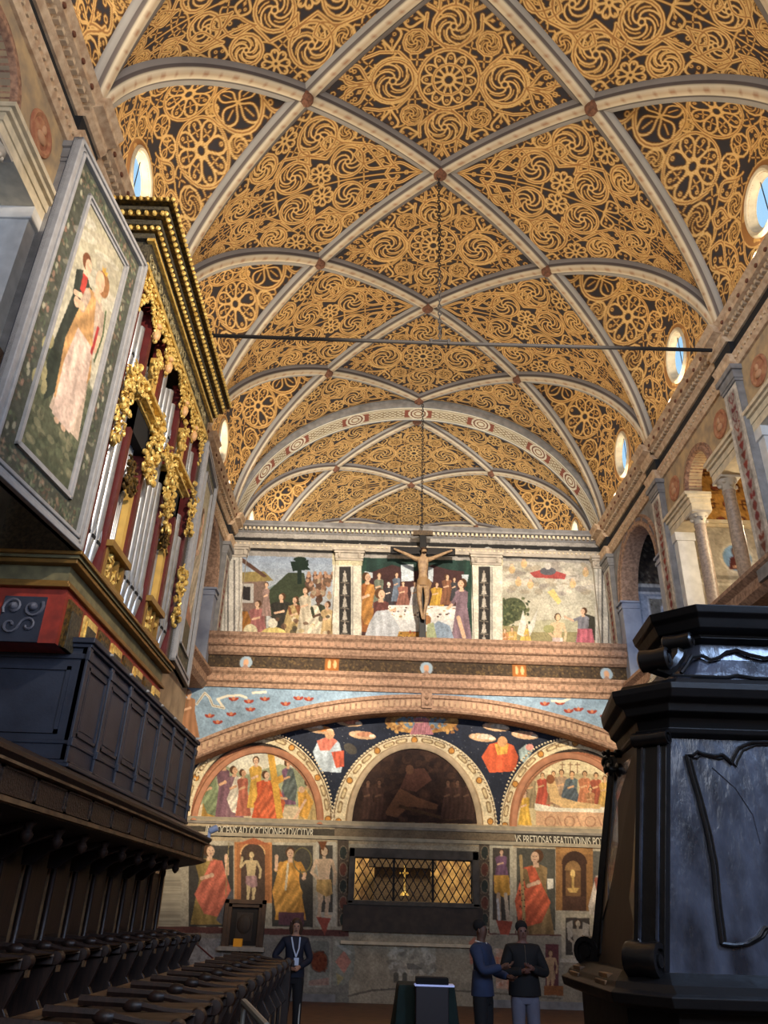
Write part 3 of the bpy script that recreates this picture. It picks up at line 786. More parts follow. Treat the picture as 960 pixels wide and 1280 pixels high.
def arc_pts(c, r, z, a0=0, a1=PI, n=24): return [(c+r*math.cos(a0+(a1-a0)*i/n), z+r*math.sin(a0+(a1-a0)*i/n)) for i in range(n+1)]
def serliana(root, yc):
    hb = B/2-.25; zi, zt = 9.45, ZE; r = .55
    w_ = MB()
    # wall above the lintels with the arch cut out
    pts = [(yc-hb, zi), (yc-r, zi)]+[p for p in arc_pts(yc, r, zi, PI, 0)][1:-1]+[(yc+r, zi), (yc+hb, zi), (yc+hb, zt), (yc-hb, zt)]
    w_.prism(pts, 'x', 0, .26); w_.build('spandrel', mat('grey_brown_spandrel', (186, 158, 116), .85, c2=(146, 128, 104), nscale=4), root)
    a = MB(); rings = []
    for t in np.linspace(0, PI, 30):
        cs, sn = math.cos(t), math.sin(t)
        rings.append([(.26, yc+r*cs, zi+r*sn), (-.03, yc+r*cs, zi+r*sn), (-.07, yc+(r+.03)*cs, zi+(r+.03)*sn), (-.07, yc+(r+.09)*cs, zi+(r+.09)*sn), (-.03, yc+(r+.12)*cs, zi+(r+.12)*sn), (-.045, yc+(r+.17)*cs, zi+(r+.17)*sn), (0, yc+(r+.18)*cs, zi+(r+.18)*sn)])
    a.loft(rings, close=False, cap=False); a.build('archivolt', mat('rosy_archivolt', (168, 128, 100), .8, c2=(110, 78, 62), nscale=16), root, smooth=True)
    for s_ in (-1, 1):
        l = MB(); a_, b_ = sorted((yc+s_*.52, yc+s_*(hb+.02)))
        l.box(-.02, .38, a_, b_, 9.05, 9.20); l.box(-.04, .38, a_-.01, b_, 9.20, 9.32); l.box(-.09, .4, a_-.03, b_, 9.32, 9.38); l.box(-.14, .4, a_-.05, b_, 9.38, zi)
        l.build('lintel', M['cream'], root)
        # medallion in the spandrel
        md = MB(); Mt = Matrix.Translation((-.005, yc+s_*1.22, 9.93)) @ Matrix.Rotation(-PI/2, 4, 'Y')
        md.ball((0, 0, 0), .001, 3, 2); md.lathe([(.001, .03), (.10, .028), (.19, .008), (.205, .015), (.235, .03), (.27, .02), (.28, 0)], n=28, M=Mt)
        o = md.build('medallion', mat('terracotta_medallion', (150, 92, 66), .85, c2=(176, 128, 92), nscale=9), root)
        bu = MB(); bu.ball((-.03, yc+s_*1.22, 9.99), .06, 10, 8, (.5, .9, 1.2)); bu.ball((-.025, yc+s_*1.22, 9.86), .10, 10, 8, (.4, 1.1, .7)); bu.build('bust', mat('buff_bust', (186, 142, 106), .85), o, smooth=True)
        # column
        cm = MB(); yy = yc+s_*.70
        cm.lathe([(.16, ZG), (.16, ZG+.06), (.13, ZG+.09), (.15, ZG+.13), (.118, ZG+.17), (.125, ZG+.9), (.108, 8.74), (.12, 8.76), (.12, 8.79)], (.16, yy, 0), n=20)
        col = cm.build('column', M['col'], root, smooth=True)
        cp = MB(); cp.lathe([(.105, 8.79), (.115, 8.86), (.15, 8.94), (.19, 9.0), (.15, 9.01)], (.16, yy, 0), n=16); cp.box(-.03, .35, yy-.19, yy+.19, 9.0, 9.05)
        for k in range(8):
            an = PI/4*k; cp.ball((.16+.15*math.cos(an), yy+.15*math.sin(an), 8.95 if k % 2 else 8.88), .04, 6, 5)
        cp.build('capital', M['stone'], col, smooth=True)
        # respond pilaster beside the opening
        rp = MB(); a_, b_ = sorted((yc+s_*(hb-.20), yc+s_*(hb+.02)))
        rp.box(.02, .38, a_, b_, ZG, 9.05); rp.box(-.02, .4, a_-.03, b_+.03, 8.86, 9.05); rp.box(-.02, .4, a_-.02, b_+.02, ZG, ZG+.15)
        rp.build('respond', M['white'], root)
    # cross wall behind the far pilaster with gold lunette, portrait roundel and small arched window
    yw = yc+B/2-.04
    cw = MB(); cw.box(.4, 2.4, yw, yw+.2, ZG, 11.05); cwo = cw.build('cross_wall', M['stone'], root)
    face_grid('gold_lunette', GOLD, (.42, yw-.01, 11.04), (1, 0, 0), (0, 0, -1), 1.96, 1.5, cwo, 60, 50)
    cc = Cv(0, 0, 2, 2.65, 60, (168, 160, 146))
    cc.rect(0, 0, 2, .1, (150, 130, 100)); cc.ell(1.0, .85, .37, .37, (190, 184, 170)); cc.ell(1.0, .85, .31, .31, (110, 150, 190))
    cc.poly([(.78, 1.12), (.85, .85), (1.0, .74), (1.15, .85), (1.22, 1.12)], (84, 34, 30)); cc.ell(1.0, .70, .10, .13, (70, 44, 34)); cc.ell(1.0, .71, .065, .09, SK)
    cc.line([(.9, 1.06), (1.05, 1.02)], .04, SK); cc.rect(0, 1.28, 2, 1.36, (130, 124, 112)); cc.rect(0, 1.45, 2, 1.50, (200, 194, 180))
    cc.half(1.0, 2.3, .62, .62, (196, 190, 176)); cc.half(1.0, 2.3, .52, .52, (150, 140, 110)); cc.half(1.0, 2.35, .34, .34, (120, 190, 196))  # blue-green light of the small window painted flat
    cc.rect(.05, .2, .45, 1.2, (140, 128, 108)); cc.rect(1.55, .2, 1.95, 1.2, (140, 128, 108)); cc.speck(.05, .2, .45, 1.2, 40, [(100, 90, 70), (180, 160, 130)], .01, .04); cc.speck(1.55, .2, 1.95, 1.2, 40, [(100, 90, 70), (180, 160, 130)], .01, .04)
    cc.weather(.12, .3)
    face_grid('painted_cross_wall', cc, (.42, yw-.012, 9.53), (1, 0, 0), (0, 0, -1), 1.96, 2.65, cwo, 70, 90)
    cb = MB(); cb.box(.4, 2.4, yw-.10, yw, 9.47, 9.56); cb.box(.4, 2.4, yw-.06, yw, 9.40, 9.47); cb.build('impost', M['cream'], cwo)

def arch_bay(root, yc):
    hb = B/2-.25; zi = 8.95; r = 1.35; zt = ZE
    r = min(r, 1.36)
    w_ = MB(); pts = [(yc-hb, ZG), (yc-r, ZG), (yc-r, zi)]+arc_pts(yc, r, zi, PI, 0)[1:-1]+[(yc+r, zi), (yc+r, ZG), (yc+hb, ZG), (yc+hb, zt), (yc-hb, zt)]
    w_.prism(pts, 'x', 0, .4); w_.build('spandrel', M['stoneg'], root)
    a = MB(); rings = []
    for t in np.linspace(0, PI, 36):
        cs, sn = math.cos(t), math.sin(t)
        rings.append([(.4, yc+(r-.02)*cs, zi+(r-.02)*sn)]+[(x, yc+(r+d_)*cs, zi+(r+d_)*sn) for x, d_ in ((-.03, -.02), (-.06, .01), (-.06, .08), (-.02, .10), (-.02, .2), (-.06, .22), (0, .26))])
    a.loft(rings, close=False, cap=False); a.build('archivolt', M['brown'], root, smooth=True)
    v = MB()
    for k in range(9):
        t0, t1 = PI*(k+.12)/9, PI*(k+.88)/9
        ring = [[(-.035, yc+rr*math.cos(t), zi+rr*math.sin(t)) for rr in (r+.11, r+.19)] for t in np.linspace(t0, t1, 6)]
        v.loft(ring, close=False, cap=False)
    v.build('voussoirs', mat('violet_grey_voussoirs', (104, 96, 100), .8), root)
    for s_ in (-1, 1):
        p = MB(); a_, b_ = sorted((yc+s_*(r-.02), yc+s_*(r+.30)))
        p.box(-.05, .4, a_, b_, ZG, zi-.2); p.box(-.08, .4, a_-.03, b_+.02, zi-.2, zi-.12); p.box(-.05, .4, a_, b_, zi-.12, zi-.05); p.box(-.10, .4, a_-.05, b_+.03, zi-.05, zi)
        p.build('respond', M['bluep'] , root)
    yw = yc+r+.28
    cw = MB(); cw.box(.4, 2.4, yw, yw+.2, ZG, 11.05); cwo = cw.build('cross_wall', M['stone'], root)
    cc = Cv(0, 0, 2, 4.2, 60, (150, 158, 176))
    cc.rect(0, 0, 2, 1.45, (70, 58, 48)); cc.speck(0, 0, 2, 1.45, 260, [(104, 84, 62), (46, 38, 34), (120, 110, 96)], .01, .06)
    cc.rect(0, 1.45, 2, 1.52, (196, 192, 186)); cc.rect(0, 1.52, 2, 1.66, (110, 112, 120)); cc.rect(0, 1.66, 2, 1.72, (196, 196, 200))
    for y in (1.8, 2.75):
        cc.rect(.30, y, 1.7, y+.82, (186, 190, 200)); cc.rect(.35, y+.05, 1.65, y+.77, (128, 122, 112)); cc.speck(.36, y+.06, 1.64, y+.76, 60, [(90, 80, 66), (170, 160, 140)], .01, .03)
        cc.ell(1.0, y+.41, .40, .36, (190, 196, 210)); cc.ell(1.0, y+.41, .33, .29, (104, 128, 166))
    cc.weather(.12, .3)
    face_grid('painted_cross_wall', cc, (.42, yw-.012, 11.0), (1, 0, 0), (0, 0, -1), 1.96, 4.15, cwo, 70, 130)

wall_right = long_wall(1); wall_left = long_wall(-1)
light('AREA', 'gallery_daylight', (XR+1.2, 16.6, 8.2), (XR+1.2, 19.2, 8.6), 14, COOL, shape='RECTANGLE', size=1.2, size_y=1.4)
light('AREA', 'gallery_daylight', (XR+2.2, 9.2, 8.6), (XR+.2, 11.0, 8.6), 22, COOL, shape='RECTANGLE', size=1, size_y=1.6)
light('POINT', 'gallery_fill', (XR+1.1, 13.0, 8.4), (0, 0, 0), 110, (1, .82, .55), shadow_soft_size=.1)  # added warm fill for the gold glow, no fixture here
light('AREA', 'gallery_daylight', (XL-2.2, 6.0, 8.6), (XL, 6.6, 8.6), 30, COOL, shape='RECTANGLE', size=1, size_y=1.6)

# ------------------------------------------------------------------ end wall: painting rasters in photograph coordinates
S_ = .029
U_ = Cv(262, 645, 790, 815, 1.7, (150, 146, 140)); U_.sk = S_
def sky(c, x0, y0, x1, y1, top, bot, fold=0):
    n = 14
    for i in range(n):
        t = i/(n-1); a = y0+(y1-y0)*i/n; b = y0+(y1-y0)*(i+1)/n+.6
        c.rect(x0, a, x1, b, tuple(top[k]*(1-t)+bot[k]*t for k in range(3)))
# left scene: a kneeling crowd before a thatched stable, tall dark tree
sky(U_, 291, 694, 418, 800, (140, 158, 180), (196, 196, 184))
U_.poly([(335, 735), (350, 728), (365, 736), (380, 745), (380, 770), (335, 770)], (120, 140, 140))
U_.rect(291, 722, 333, 802, (122, 98, 86)); U_.poly([(291, 716), (330, 714), (342, 726), (291, 728)], (140, 122, 70)); U_.poly([(303, 697), (334, 720), (330, 722), (298, 700)], (92, 64, 52))
U_.rect(296, 729, 317, 753, (170, 168, 162)); U_.rect(299, 733, 313, 750, (44, 40, 40))
U_.poly([(336, 738), (360, 716), (380, 716), (386, 745), (372, 770), (338, 772)], (58, 68, 48)); U_.poly([(363, 702), (386, 700), (384, 708), (388, 712), (366, 714)], (28, 46, 36)); U_.rect(372, 696, 377, 730, (30, 44, 36)); U_.ell(375, 706, 11, 4, (26, 44, 34)); U_.ell(375, 699, 8, 3, (26, 44, 34))
g = random.Random(11)
for i in range(40):
    x = g.uniform(384, 416); y = g.uniform(716, 742); U_.ell(x, y+4, 3.2, 4, g.choice([(150, 110, 84), (110, 84, 66), (170, 150, 120), (96, 70, 58)])); U_.ell(x, y, 2, 2.4, (176, 134, 106))
fig(U_, 299, 754, 806, (46, 54, 62), (150, 96, 40), w=.62, look=1); fig(U_, 322, 751, 806, (158, 96, 92), w=.55, look=-1); fig(U_, 333, 728, 770, (150, 120, 110), w=.3)
fig(U_, 352, 742, 800, (52, 50, 44), w=.7, look=-1); fig(U_, 369, 746, 802, (140, 88, 56), (176, 150, 96), w=.45, look=-1); fig(U_, 382, 734, 792, (188, 176, 150), w=.4, look=-1); fig(U_, 398, 745, 806, (60, 66, 48), (206, 196, 170), w=.45, look=-1, skin=(90, 64, 50)); fig(U_, 409, 752, 806, (190, 160, 110), w=.4, look=-1)
U_.ell(342, 793, 16, 9, (214, 190, 110), fold=.15); U_.ell(341, 779, 6, 6, (220, 214, 190)); U_.ell(313, 790, 9, 10, (200, 190, 150), fold=.15); U_.ell(372, 800, 20, 6, (196, 176, 90), fold=.2)
for i in range(30): U_.ell(g.uniform(340, 414), g.uniform(770, 800), g.uniform(1.5, 4), g.uniform(2, 4), g.choice([(180, 160, 110), (110, 80, 60), (214, 200, 170), (70, 64, 50)]), al=.8)
# centre scene: a long white table with diners, green hangings
U_.rect(450, 697, 594, 806, (70, 44, 44)); U_.poly([(450, 697), (594, 701), (592, 716), (560, 712), (540, 706), (520, 714), (490, 706), (462, 716), (450, 712)], (34, 58, 52), fold=.2, fw=9)
U_.poly([(579, 700), (594, 701), (594, 800), (584, 800)], (38, 66, 56), fold=.2); U_.poly([(450, 700), (458, 700), (454, 760), (450, 770)], (40, 70, 58))
for q in ([(501, 706), (517, 705), (517, 726), (502, 727)], [(535, 708), (542, 710), (541, 728), (535, 724)], [(577, 718), (586, 718), (584, 728), (578, 724)], [(456, 714), (466, 716), (466, 722), (457, 724)]): U_.poly(q, (186, 200, 208))
fig(U_, 459, 716, 790, (150, 88, 44), (176, 120, 56), w=.34, look=1)
fig(U_, 474, 716, 760, (110, 120, 104), w=.4); fig(U_, 486, 728, 762, (56, 52, 56), w=.5, skin=(210, 190, 170), hair=(220, 214, 204)); fig(U_, 496, 716, 752, (96, 110, 128), w=.4)
fig(U_, 504, 727, 760, (150, 96, 80), w=.6); fig(U_, 519, 727, 762, (190, 192, 196), w=.5)
fig(U_, 546, 728, 764, (196, 150, 52), w=.6, look=1); fig(U_, 559, 718, 756, (130, 84, 60), w=.5, look=1); fig(U_, 568, 722, 752, (60, 60, 64), w=.4)
U_.poly([(474, 756), (583, 758), (583, 776), (466, 776)], (214, 212, 204)); U_.poly([(466, 774), (583, 776), (583, 790), (466, 789)], (196, 198, 198), fold=.05, fw=5)
for i in range(46): U_.ell(g.uniform(480, 578), g.uniform(758, 772), g.uniform(.8, 2.2), g.uniform(.6, 1.2), g.choice([(150, 110, 76), (120, 120, 124), (180, 150, 96), (90, 60, 48)]))
U_.rect(490, 789, 583, 795, (170, 120, 50)); U_.speck(492, 789, 582, 798, 40, [(60, 50, 44), (210, 160, 60), (150, 60, 40)]); U_.rect(452, 795, 592, 806, (140, 78, 62))
fig(U_, 476, 736, 800, (104, 60, 56), None, w=.5, look=1, seat=True, arm=[((.1, .3), (.5, .42), (.9, .42))]); U_.poly([(470, 764), (486, 762), (500, 785), (496, 798), (455, 798), (462, 778)], (176, 182, 188), fold=.12, fw=5)
fig(U_, 577, 724, 800, (124, 100, 112), w=.34, look=-1, arm=[((-.3, .25), (-.8, .42), (-1.1, .48))]); U_.line([(573, 772), (580, 796)], 5, SK)
U_.poly([(536, 785), (548, 776), (562, 782), (570, 806), (540, 806)], (130, 150, 170), fold=.1); U_.ell(534, 775, 5, 6, (150, 100, 60)); U_.poly([(534, 780), (542, 778), (548, 806), (532, 806)], (150, 160, 120))
# right scene: river landscape, clouds with figures
sky(U_, 626, 701, 748, 808, (170, 166, 150), (206, 200, 172))
for i in range(90):
    x = g.uniform(630, 742); y = g.uniform(704, 742); U_.ell(x, y, g.uniform(3, 9), g.uniform(2, 4), g.choice([(190, 184, 170), (150, 142, 132), (208, 200, 180), (164, 152, 128)]), al=.7)
U_.poly([(662, 716), (684, 710), (708, 718), (706, 724), (668, 722)], (170, 70, 66)); U_.ell(685, 714, 10, 5, (90, 90, 96)); U_.ell(685, 708, 4, 4, (186, 180, 170))
for x, y in ((648, 728), (663, 731), (716, 730), (640, 712), (732, 716), (655, 705)): U_.ell(x, y, 4, 5, (206, 172, 120)); U_.ell(x, y-5, 2, 2.2, SK)
U_.poly([(684, 740), (692, 736), (702, 752), (698, 756)], (224, 200, 120))
U_.ell(641, 762, 17, 15, (84, 92, 62)); U_.ell(630, 770, 12, 14, (72, 84, 56)); U_.speck(628, 748, 662, 784, 60, [(110, 116, 76), (60, 70, 46)], 1, 2.5)
U_.rect(628, 782, 745, 808, (150, 140, 96)); U_.poly([(666, 776), (700, 774), (745, 778), (745, 790), (660, 790)], (176, 172, 140)); U_.poly([(728, 766), (746, 772), (746, 800), (734, 800)], (62, 60, 50))
fig(U_, 657, 780, 816, (214, 176, 84), w=.6); U_.poly([(646, 792), (654, 762), (658, 780), (654, 796)], (206, 204, 190)); U_.poly([(660, 784), (672, 762), (668, 784), (662, 796)], (206, 204, 190)); fig(U_, 640, 784, 814, (200, 160, 90), w=.7); fig(U_, 631, 786, 814, (190, 130, 80), w=.5)
nude(U_, 697, 767, 832, skin=(216, 184, 140), cloth=(214, 190, 180)); U_.ell(686, 786, 7, 5, (150, 150, 96))
fig(U_, 729, 760, 816, (128, 128, 136), None, w=.42, look=-1, arm=[((-.3, .22), (-.9, .28), (-1.6, .2))]); U_.poly([(722, 786), (740, 786), (744, 808), (720, 808)], (190, 96, 110), fold=.2)
# pilasters between the scenes
def pil(x0, x1, y0, y1):
    U_.rect(x0, y0, x1, y1, (196, 192, 180)); U_.rect(x0+3, y0, x0+5, y1, (150, 146, 138)); U_.rect(x1-5, y0, x1-3, y1, (150, 146, 138))
pil(277, 303, 690, 812); U_.rect(284, 700, 286, 800, (96, 94, 92)); U_.rect(292, 700, 294, 800, (108, 104, 100)); pil(744, 770, 692, 815); U_.rect(752, 706, 754, 815, (96, 94, 92)); U_.rect(760, 706, 762, 815, (108, 104, 100))
for xa, xb in ((416, 452), (590, 628)):
    U_.rect(xa, 692, xb, 812, (206, 202, 184)); U_.rect(xa+8, 708, xa+23, 812, (52, 50, 48)); U_.rect(xa+24, 708, xa+26, 812, (150, 148, 138)); U_.rect(xa-1, 690, xb+1, 706, (196, 186, 150))
    for j in range(6):
        y = 714+j*16; U_.line([(xa+15, y), (xa+15, y+14)], 1.6, (150, 146, 136)); fig(U_, xa+15, y, y+13, (176, 170, 156), w=.5, skin=(196, 186, 170)); U_.line([(xa+10, y+14), (xa+20, y+15)], 1.2, (120, 112, 100))
# frieze with pale small figures on black
U_.rect(290, 671, 757, 688, (36, 36, 36))
for i in range(90):
    x = 296+i*5.1; y = 679+x*S_-8.6+g.uniform(-2, 2); U_.ell(x, y+1, g.uniform(1.2, 2.6), g.uniform(2, 4), g.choice([(170, 168, 160), (140, 136, 128), (190, 186, 176)]), rot=g.uniform(-1, 1)); U_.line([(x, y), (x+g.uniform(-4, 4), y+g.uniform(-4, 4))], 1.2, (150, 146, 136))
for x in (353, 480, 610, 690): U_.ell(x, 679+x*S_-8.6, 7, 4, (176, 178, 176))
U_.weather(.10, 10)

# lower wall
L_ = Cv(225, 862, 790, 1268, 1.7, (164, 148, 122)); L_.sk = .022
A_ = np.linspace(0, 1, 60)
L_.rect(225, 862, 790, 1030, (34, 40, 56))
for i in range(700): L_.ell(g.uniform(230, 780), g.uniform(880, 1010), .45, .45, (150, 150, 150), al=.8)
# gold glory and small clouds with reclining figures
L_.ell(527, 902, 46, 15, (170, 120, 60)); L_.ell(527, 903, 33, 10, (96, 120, 140)); L_.speck(484, 888, 572, 916, 120, [(200, 150, 80), (140, 90, 50)], 1.2, 3); fig(L_, 527, 893, 918, (176, 110, 120), w=1.2, skin=SK)
for x, y, c1 in ((400, 912, (196, 120, 60)), (436, 903, (190, 110, 80)), (453, 919, (180, 120, 90)), (388, 908, (200, 180, 160)), (620, 909, (190, 180, 160)), (603, 922, (186, 170, 150)), (656, 919, (196, 150, 120))):
    L_.ell(x, y, 17, 5, (188, 150, 112), rot=.12); L_.ell(x+3, y-1, 10, 3.4, c1, fold=.2); L_.ell(x-12, y-2, 3, 3, SK); L_.ell(x+12, y+1, 4, 2, (214, 200, 180))
# seated figures of the spandrels
L_.poly([(391, 940), (398, 925), (412, 920), (424, 928), (430, 950), (426, 966), (400, 964)], (176, 192, 204), fold=.18, fw=6); L_.poly([(396, 926), (412, 920), (422, 926), (412, 938), (400, 938)], (206, 110, 90), fold=.15); L_.poly([(414, 940), (430, 938), (430, 958), (420, 960)], (200, 84, 60), fold=.2); L_.ell(412, 918, 6, 6, (196, 150, 110)); L_.ell(438, 936, 9, 6, (70, 66, 60), rot=.6)
L_.poly([(602, 946), (612, 930), (628, 926), (642, 932), (648, 946), (644, 964), (612, 966)], (206, 84, 48), fold=.16, fw=6); L_.poly([(618, 930), (636, 930), (634, 942), (622, 944)], (206, 150, 60), fold=.2); L_.ell(628, 927, 6, 6.5, (196, 140, 90)); L_.poly([(648, 938), (658, 930), (668, 936), (656, 954), (650, 950)], (140, 160, 160), fold=.2); L_.ell(662, 934, 5, 4, (216, 140, 130))
# lunette arcs: gap painted dark for its shade, cream bands
def band(cx, cy, rx, ry, w, col):
    L_.half(cx, cy, rx, ry, col); L_.half(cx, cy, rx-1.6, ry-1.6, (96, 66, 46)); L_.half(cx, cy, rx-2.6, ry-2.6, col)
for cx, cy, rx, ry in ((321, 1028, 95, 113), (719, 1036, 94, 113)):
    band(cx, cy, rx, ry, 12, (212, 196, 156)); L_.half(cx, cy, rx-13, ry-13, (50, 42, 36)); L_.half(cx, cy, rx-13, ry-15, (58, 48, 40))
    L_.half(cx, cy, 83, 96, (158, 96, 66)); L_.half(cx, cy, 81, 93, (184, 124, 88)); L_.half(cx, cy, 76, 88, (150, 96, 66))
band(518, 1031, 103, 113, 16, (214, 198, 160)); L_.half(518, 1031, 86, 100, (176, 140, 104)); L_.half(518, 1031, 79, 96, (58, 40, 34))
for cx, cy, rx, ry in ((321, 1028, 89, 107), (719, 1036, 88, 107), (518, 1031, 95, 106)):
    for k, t in enumerate(np.linspace(.04, PI-.04, 19)):
        x, y = cx+rx*math.cos(t), cy-ry*math.sin(t)
        if k % 3 == 0: L_.ell(x, y, 4.2, 4.4, (120, 80, 40)); L_.ell(x, y, 3, 3.2, (206, 140, 60))
        else:
            a = math.atan2(-ry*math.cos(t), -rx*math.sin(t))
            L_.line([(x-5*math.cos(a), y-5*math.sin(a)), (x+5*math.cos(a), y+5*math.sin(a))], 5.5, (140, 112, 76)); L_.line([(x-4*math.cos(a), y-4*math.sin(a)), (x+4*math.cos(a), y+4*math.sin(a))], 3, (206, 186, 140))
# left lunette scene: procession with a wooden cross
def clip_half(cx, cy, rx, ry, fn):
    keep = L_.a.copy(); fn(); r = L_.win(225, 862, 790, 1268)[1:]
    mk = ((r[0]-cx)/rx)**2+((r[1]-cy)/ry)**2 > 1; mk |= r[1] > cy+.022*(r[0]-cx)+1
    L_.a[mk] = keep[mk]
def left_l():
    sky(L_, 240, 938, 400, 1000, (206, 204, 186), (220, 210, 176)); L_.poly([(240, 975), (275, 955), (310, 968), (350, 955), (400, 970), (400, 1030), (240, 1030)], (150, 156, 120)); L_.rect(240, 1005, 400, 1030, (206, 186, 150))
    for x, y0_, y1_, r1, c1, w in ((262, 960, 1026, (176, 134, 60), (120, 134, 96), .34), (280, 948, 1026, (120, 84, 96), None, .3), (293, 958, 1024, (130, 96, 104), (206, 196, 176), .36), (304, 962, 1020, (176, 96, 74), None, .34), (385, 975, 1026, (176, 150, 96), None, .5), (360, 950, 1006, (120, 84, 108), (90, 100, 96), .36)):
        fig(L_, x, y0_, y1_, r1, c1, w=w, look=1, skin=(206, 156, 116))
    fig(L_, 320, 946, 1010, (210, 160, 64), None, w=.36); fig(L_, 333, 964, 1030, (200, 84, 48), (214, 100, 60), w=.62, look=1, arm=[((.2, .3), (.6, .5), (1.0, .52))])
    L_.poly([(334, 940), (342, 938), (354, 1022), (346, 1024)], (214, 160, 60)); L_.poly([(338, 976), (353, 968), (355, 976), (341, 984)], (206, 150, 56)); L_.poly([(372, 990), (380, 984), (392, 1002), (384, 1024), (374, 1020)], (206, 150, 60), fold=.15); L_.line([(368, 1024), (382, 1000)], 3, SK); L_.ell(377, 987, 4, 4, SK)
clip_half(321, 1028, 75, 87, left_l)
def right_l():
    sky(L_, 640, 948, 800, 1000, (226, 208, 160), (224, 206, 164)); L_.poly([(640, 975), (700, 966), (790, 970), (790, 1040), (640, 1040)], (196, 176, 130))
    for x in (703, 713, 722): L_.line([(x, 953), (x, 966)], 1.1, (150, 110, 80)); L_.line([(x-3, 956), (x+3, 956)], 1, (150, 110, 80))
    for x, y0_, y1_, r1, c1 in ((664, 968, 1010, (150, 130, 96), None), (678, 966, 1008, (190, 80, 60), None), (692, 964, 1006, (150, 110, 80), None), (702, 962, 1010, (170, 140, 110), None), (715, 964, 1014, (96, 110, 110), (84, 96, 104)), (731, 964, 1012, (196, 120, 80), None), (745, 966, 1012, (170, 84, 60), None), (756, 970, 1014, (206, 160, 80), None), (738, 984, 1022, (190, 130, 84), None), (768, 972, 1014, (180, 120, 80), None)):
        fig(L_, x, y0_, y1_, r1, c1, w=.46, skin=(214, 164, 116))
    L_.poly([(668, 1004), (700, 1010), (776, 1008), (776, 1016), (690, 1018), (668, 1012)], (222, 214, 190)); L_.poly([(684, 980), (694, 976), (700, 996), (720, 1002), (752, 1006), (750, 1011), (704, 1010), (688, 1002)], (220, 180, 120)); L_.ell(688, 974, 5, 6, (140, 84, 50))
    L_.rect(670, 1014, 778, 1040, (206, 160, 120)); 
    for x in (688, 712, 738, 760): L_.ring(x, 1027, 7, 7, 1.4, (170, 120, 90)); L_.line([(x+9, 1020), (x+15, 1034)], 1.4, (176, 126, 96))
    fig(L_, 656, 988, 1036, (206, 160, 60), None, w=.4, hair=(90, 60, 50)); 
clip_half(719, 1036, 73, 87, right_l)
def centre_l():
    L_.speck(442, 934, 596, 1030, 260, [(84, 56, 42), (44, 30, 28), (100, 66, 48), (36, 26, 26)], 2, 8, al=.35)
    L_.poly([(480, 1018), (500, 985), (520, 996), (548, 1006), (545, 1012), (512, 1008), (496, 1022)], (118, 78, 54)); L_.poly([(500, 985), (510, 962), (530, 960), (540, 975), (520, 990)], (96, 60, 48)); L_.ell(512, 962, 5, 6, (110, 74, 54)); L_.line([(500, 1008), (560, 1024), (580, 1022)], 4, (84, 60, 40))
    for x in (460, 474, 560, 572, 584): fig(L_, x, 975, 1024, (74, 50, 42), None, w=.4, skin=(110, 78, 60), hair=(44, 30, 26))
clip_half(518, 1031, 78, 95, centre_l)
# cornice band with inscription ground
L_.rect(225, 1022, 790, 1052, (176, 156, 122)); L_.rect(225, 1032, 790, 1045, (72, 66, 56)); L_.rect(418, 1032, 645, 1046, (120, 104, 82))
# lower register
L_.rect(225, 1050, 790, 1165, (176, 166, 142)); L_.rect(225, 1158, 790, 1168, (104, 62, 56))
L_.rect(236, 1056, 292, 1158, (70, 66, 60)); L_.rect(340, 1056, 391, 1158, (76, 72, 64)); L_.rect(395, 1052, 420, 1158, (190, 182, 160)); L_.rect(399, 1056, 416, 1140, (84, 80, 72))
fig(L_, 262, 1056, 1156, (150, 124, 66), (204, 104, 80), w=.48, look=1); L_.line([(283, 1070), (284, 1092)], 5, SK); L_.line([(286, 1054), (282, 1120)], 1, (160, 140, 90)); L_.poly([(270, 1150), (290, 1110), (292, 1120), (280, 1158)], (92, 92, 96))
L_.rect(293, 1052, 340, 1128, (200, 130, 74)); L_.rect(296, 1055, 337, 1126, (176, 110, 64)); L_.rect(301, 1066, 331, 1126, (86, 66, 54)); L_.half(316, 1068, 15, 14, (86, 66, 54)); L_.ring(316, 1068, 16, 15, 1.6, (220, 170, 110), top=True); L_.poly([(296, 1055), (317, 1047), (338, 1056)], (176, 96, 60))
nude(L_, 314, 1064, 1130, skin=(206, 180, 130), cloth=(170, 130, 130), arms=[((-.11, .2), (-.2, .3), (-.17, .12)), ((.11, .2), (.18, .36), (.16, .5))])
fig(L_, 363, 1060, 1150, (210, 146, 60), (224, 160, 70), w=.44, arm=[((-.5, .22), (-.75, .3), (-.72, .12)), ((.5, .22), (.75, .36), (.7, .42))]); L_.line([(360, 1080), (357, 1112)], 2.6, (222, 206, 170)); L_.ring(378, 1075, 12, 16, 1.6, (120, 110, 70)); L_.rect(348, 1140, 380, 1156, (110, 70, 80))
nude(L_, 405, 1058, 1148, skin=(214, 182, 146), cloth=(196, 156, 90)); L_.poly([(397, 1052), (409, 1052), (404, 1064)], (120, 70, 40)); L_.poly([(395, 1146), (414, 1148), (410, 1156), (406, 1170), (400, 1156)], (170, 80, 64))
for xa in (422, 599):
    L_.rect(xa, 1050, xa+14, 1158, (96, 82, 68)); 
    for j in range(5): L_.ell(xa+7, 1066+j*21, 4.6, 8, (120, 70, 56) if j % 2 else (58, 64, 58)); L_.ring(xa+7, 1066+j*21, 5.2, 9, .9, (150, 130, 104)); L_.speck(xa+1, 1070+j*21, xa+13, 1084+j*21, 8, [(150, 130, 100), (60, 48, 40)], .5, 1.4)
L_.rect(612, 1054, 641, 1158, (190, 182, 156)); L_.rect(616, 1060, 637, 1150, (80, 72, 64))
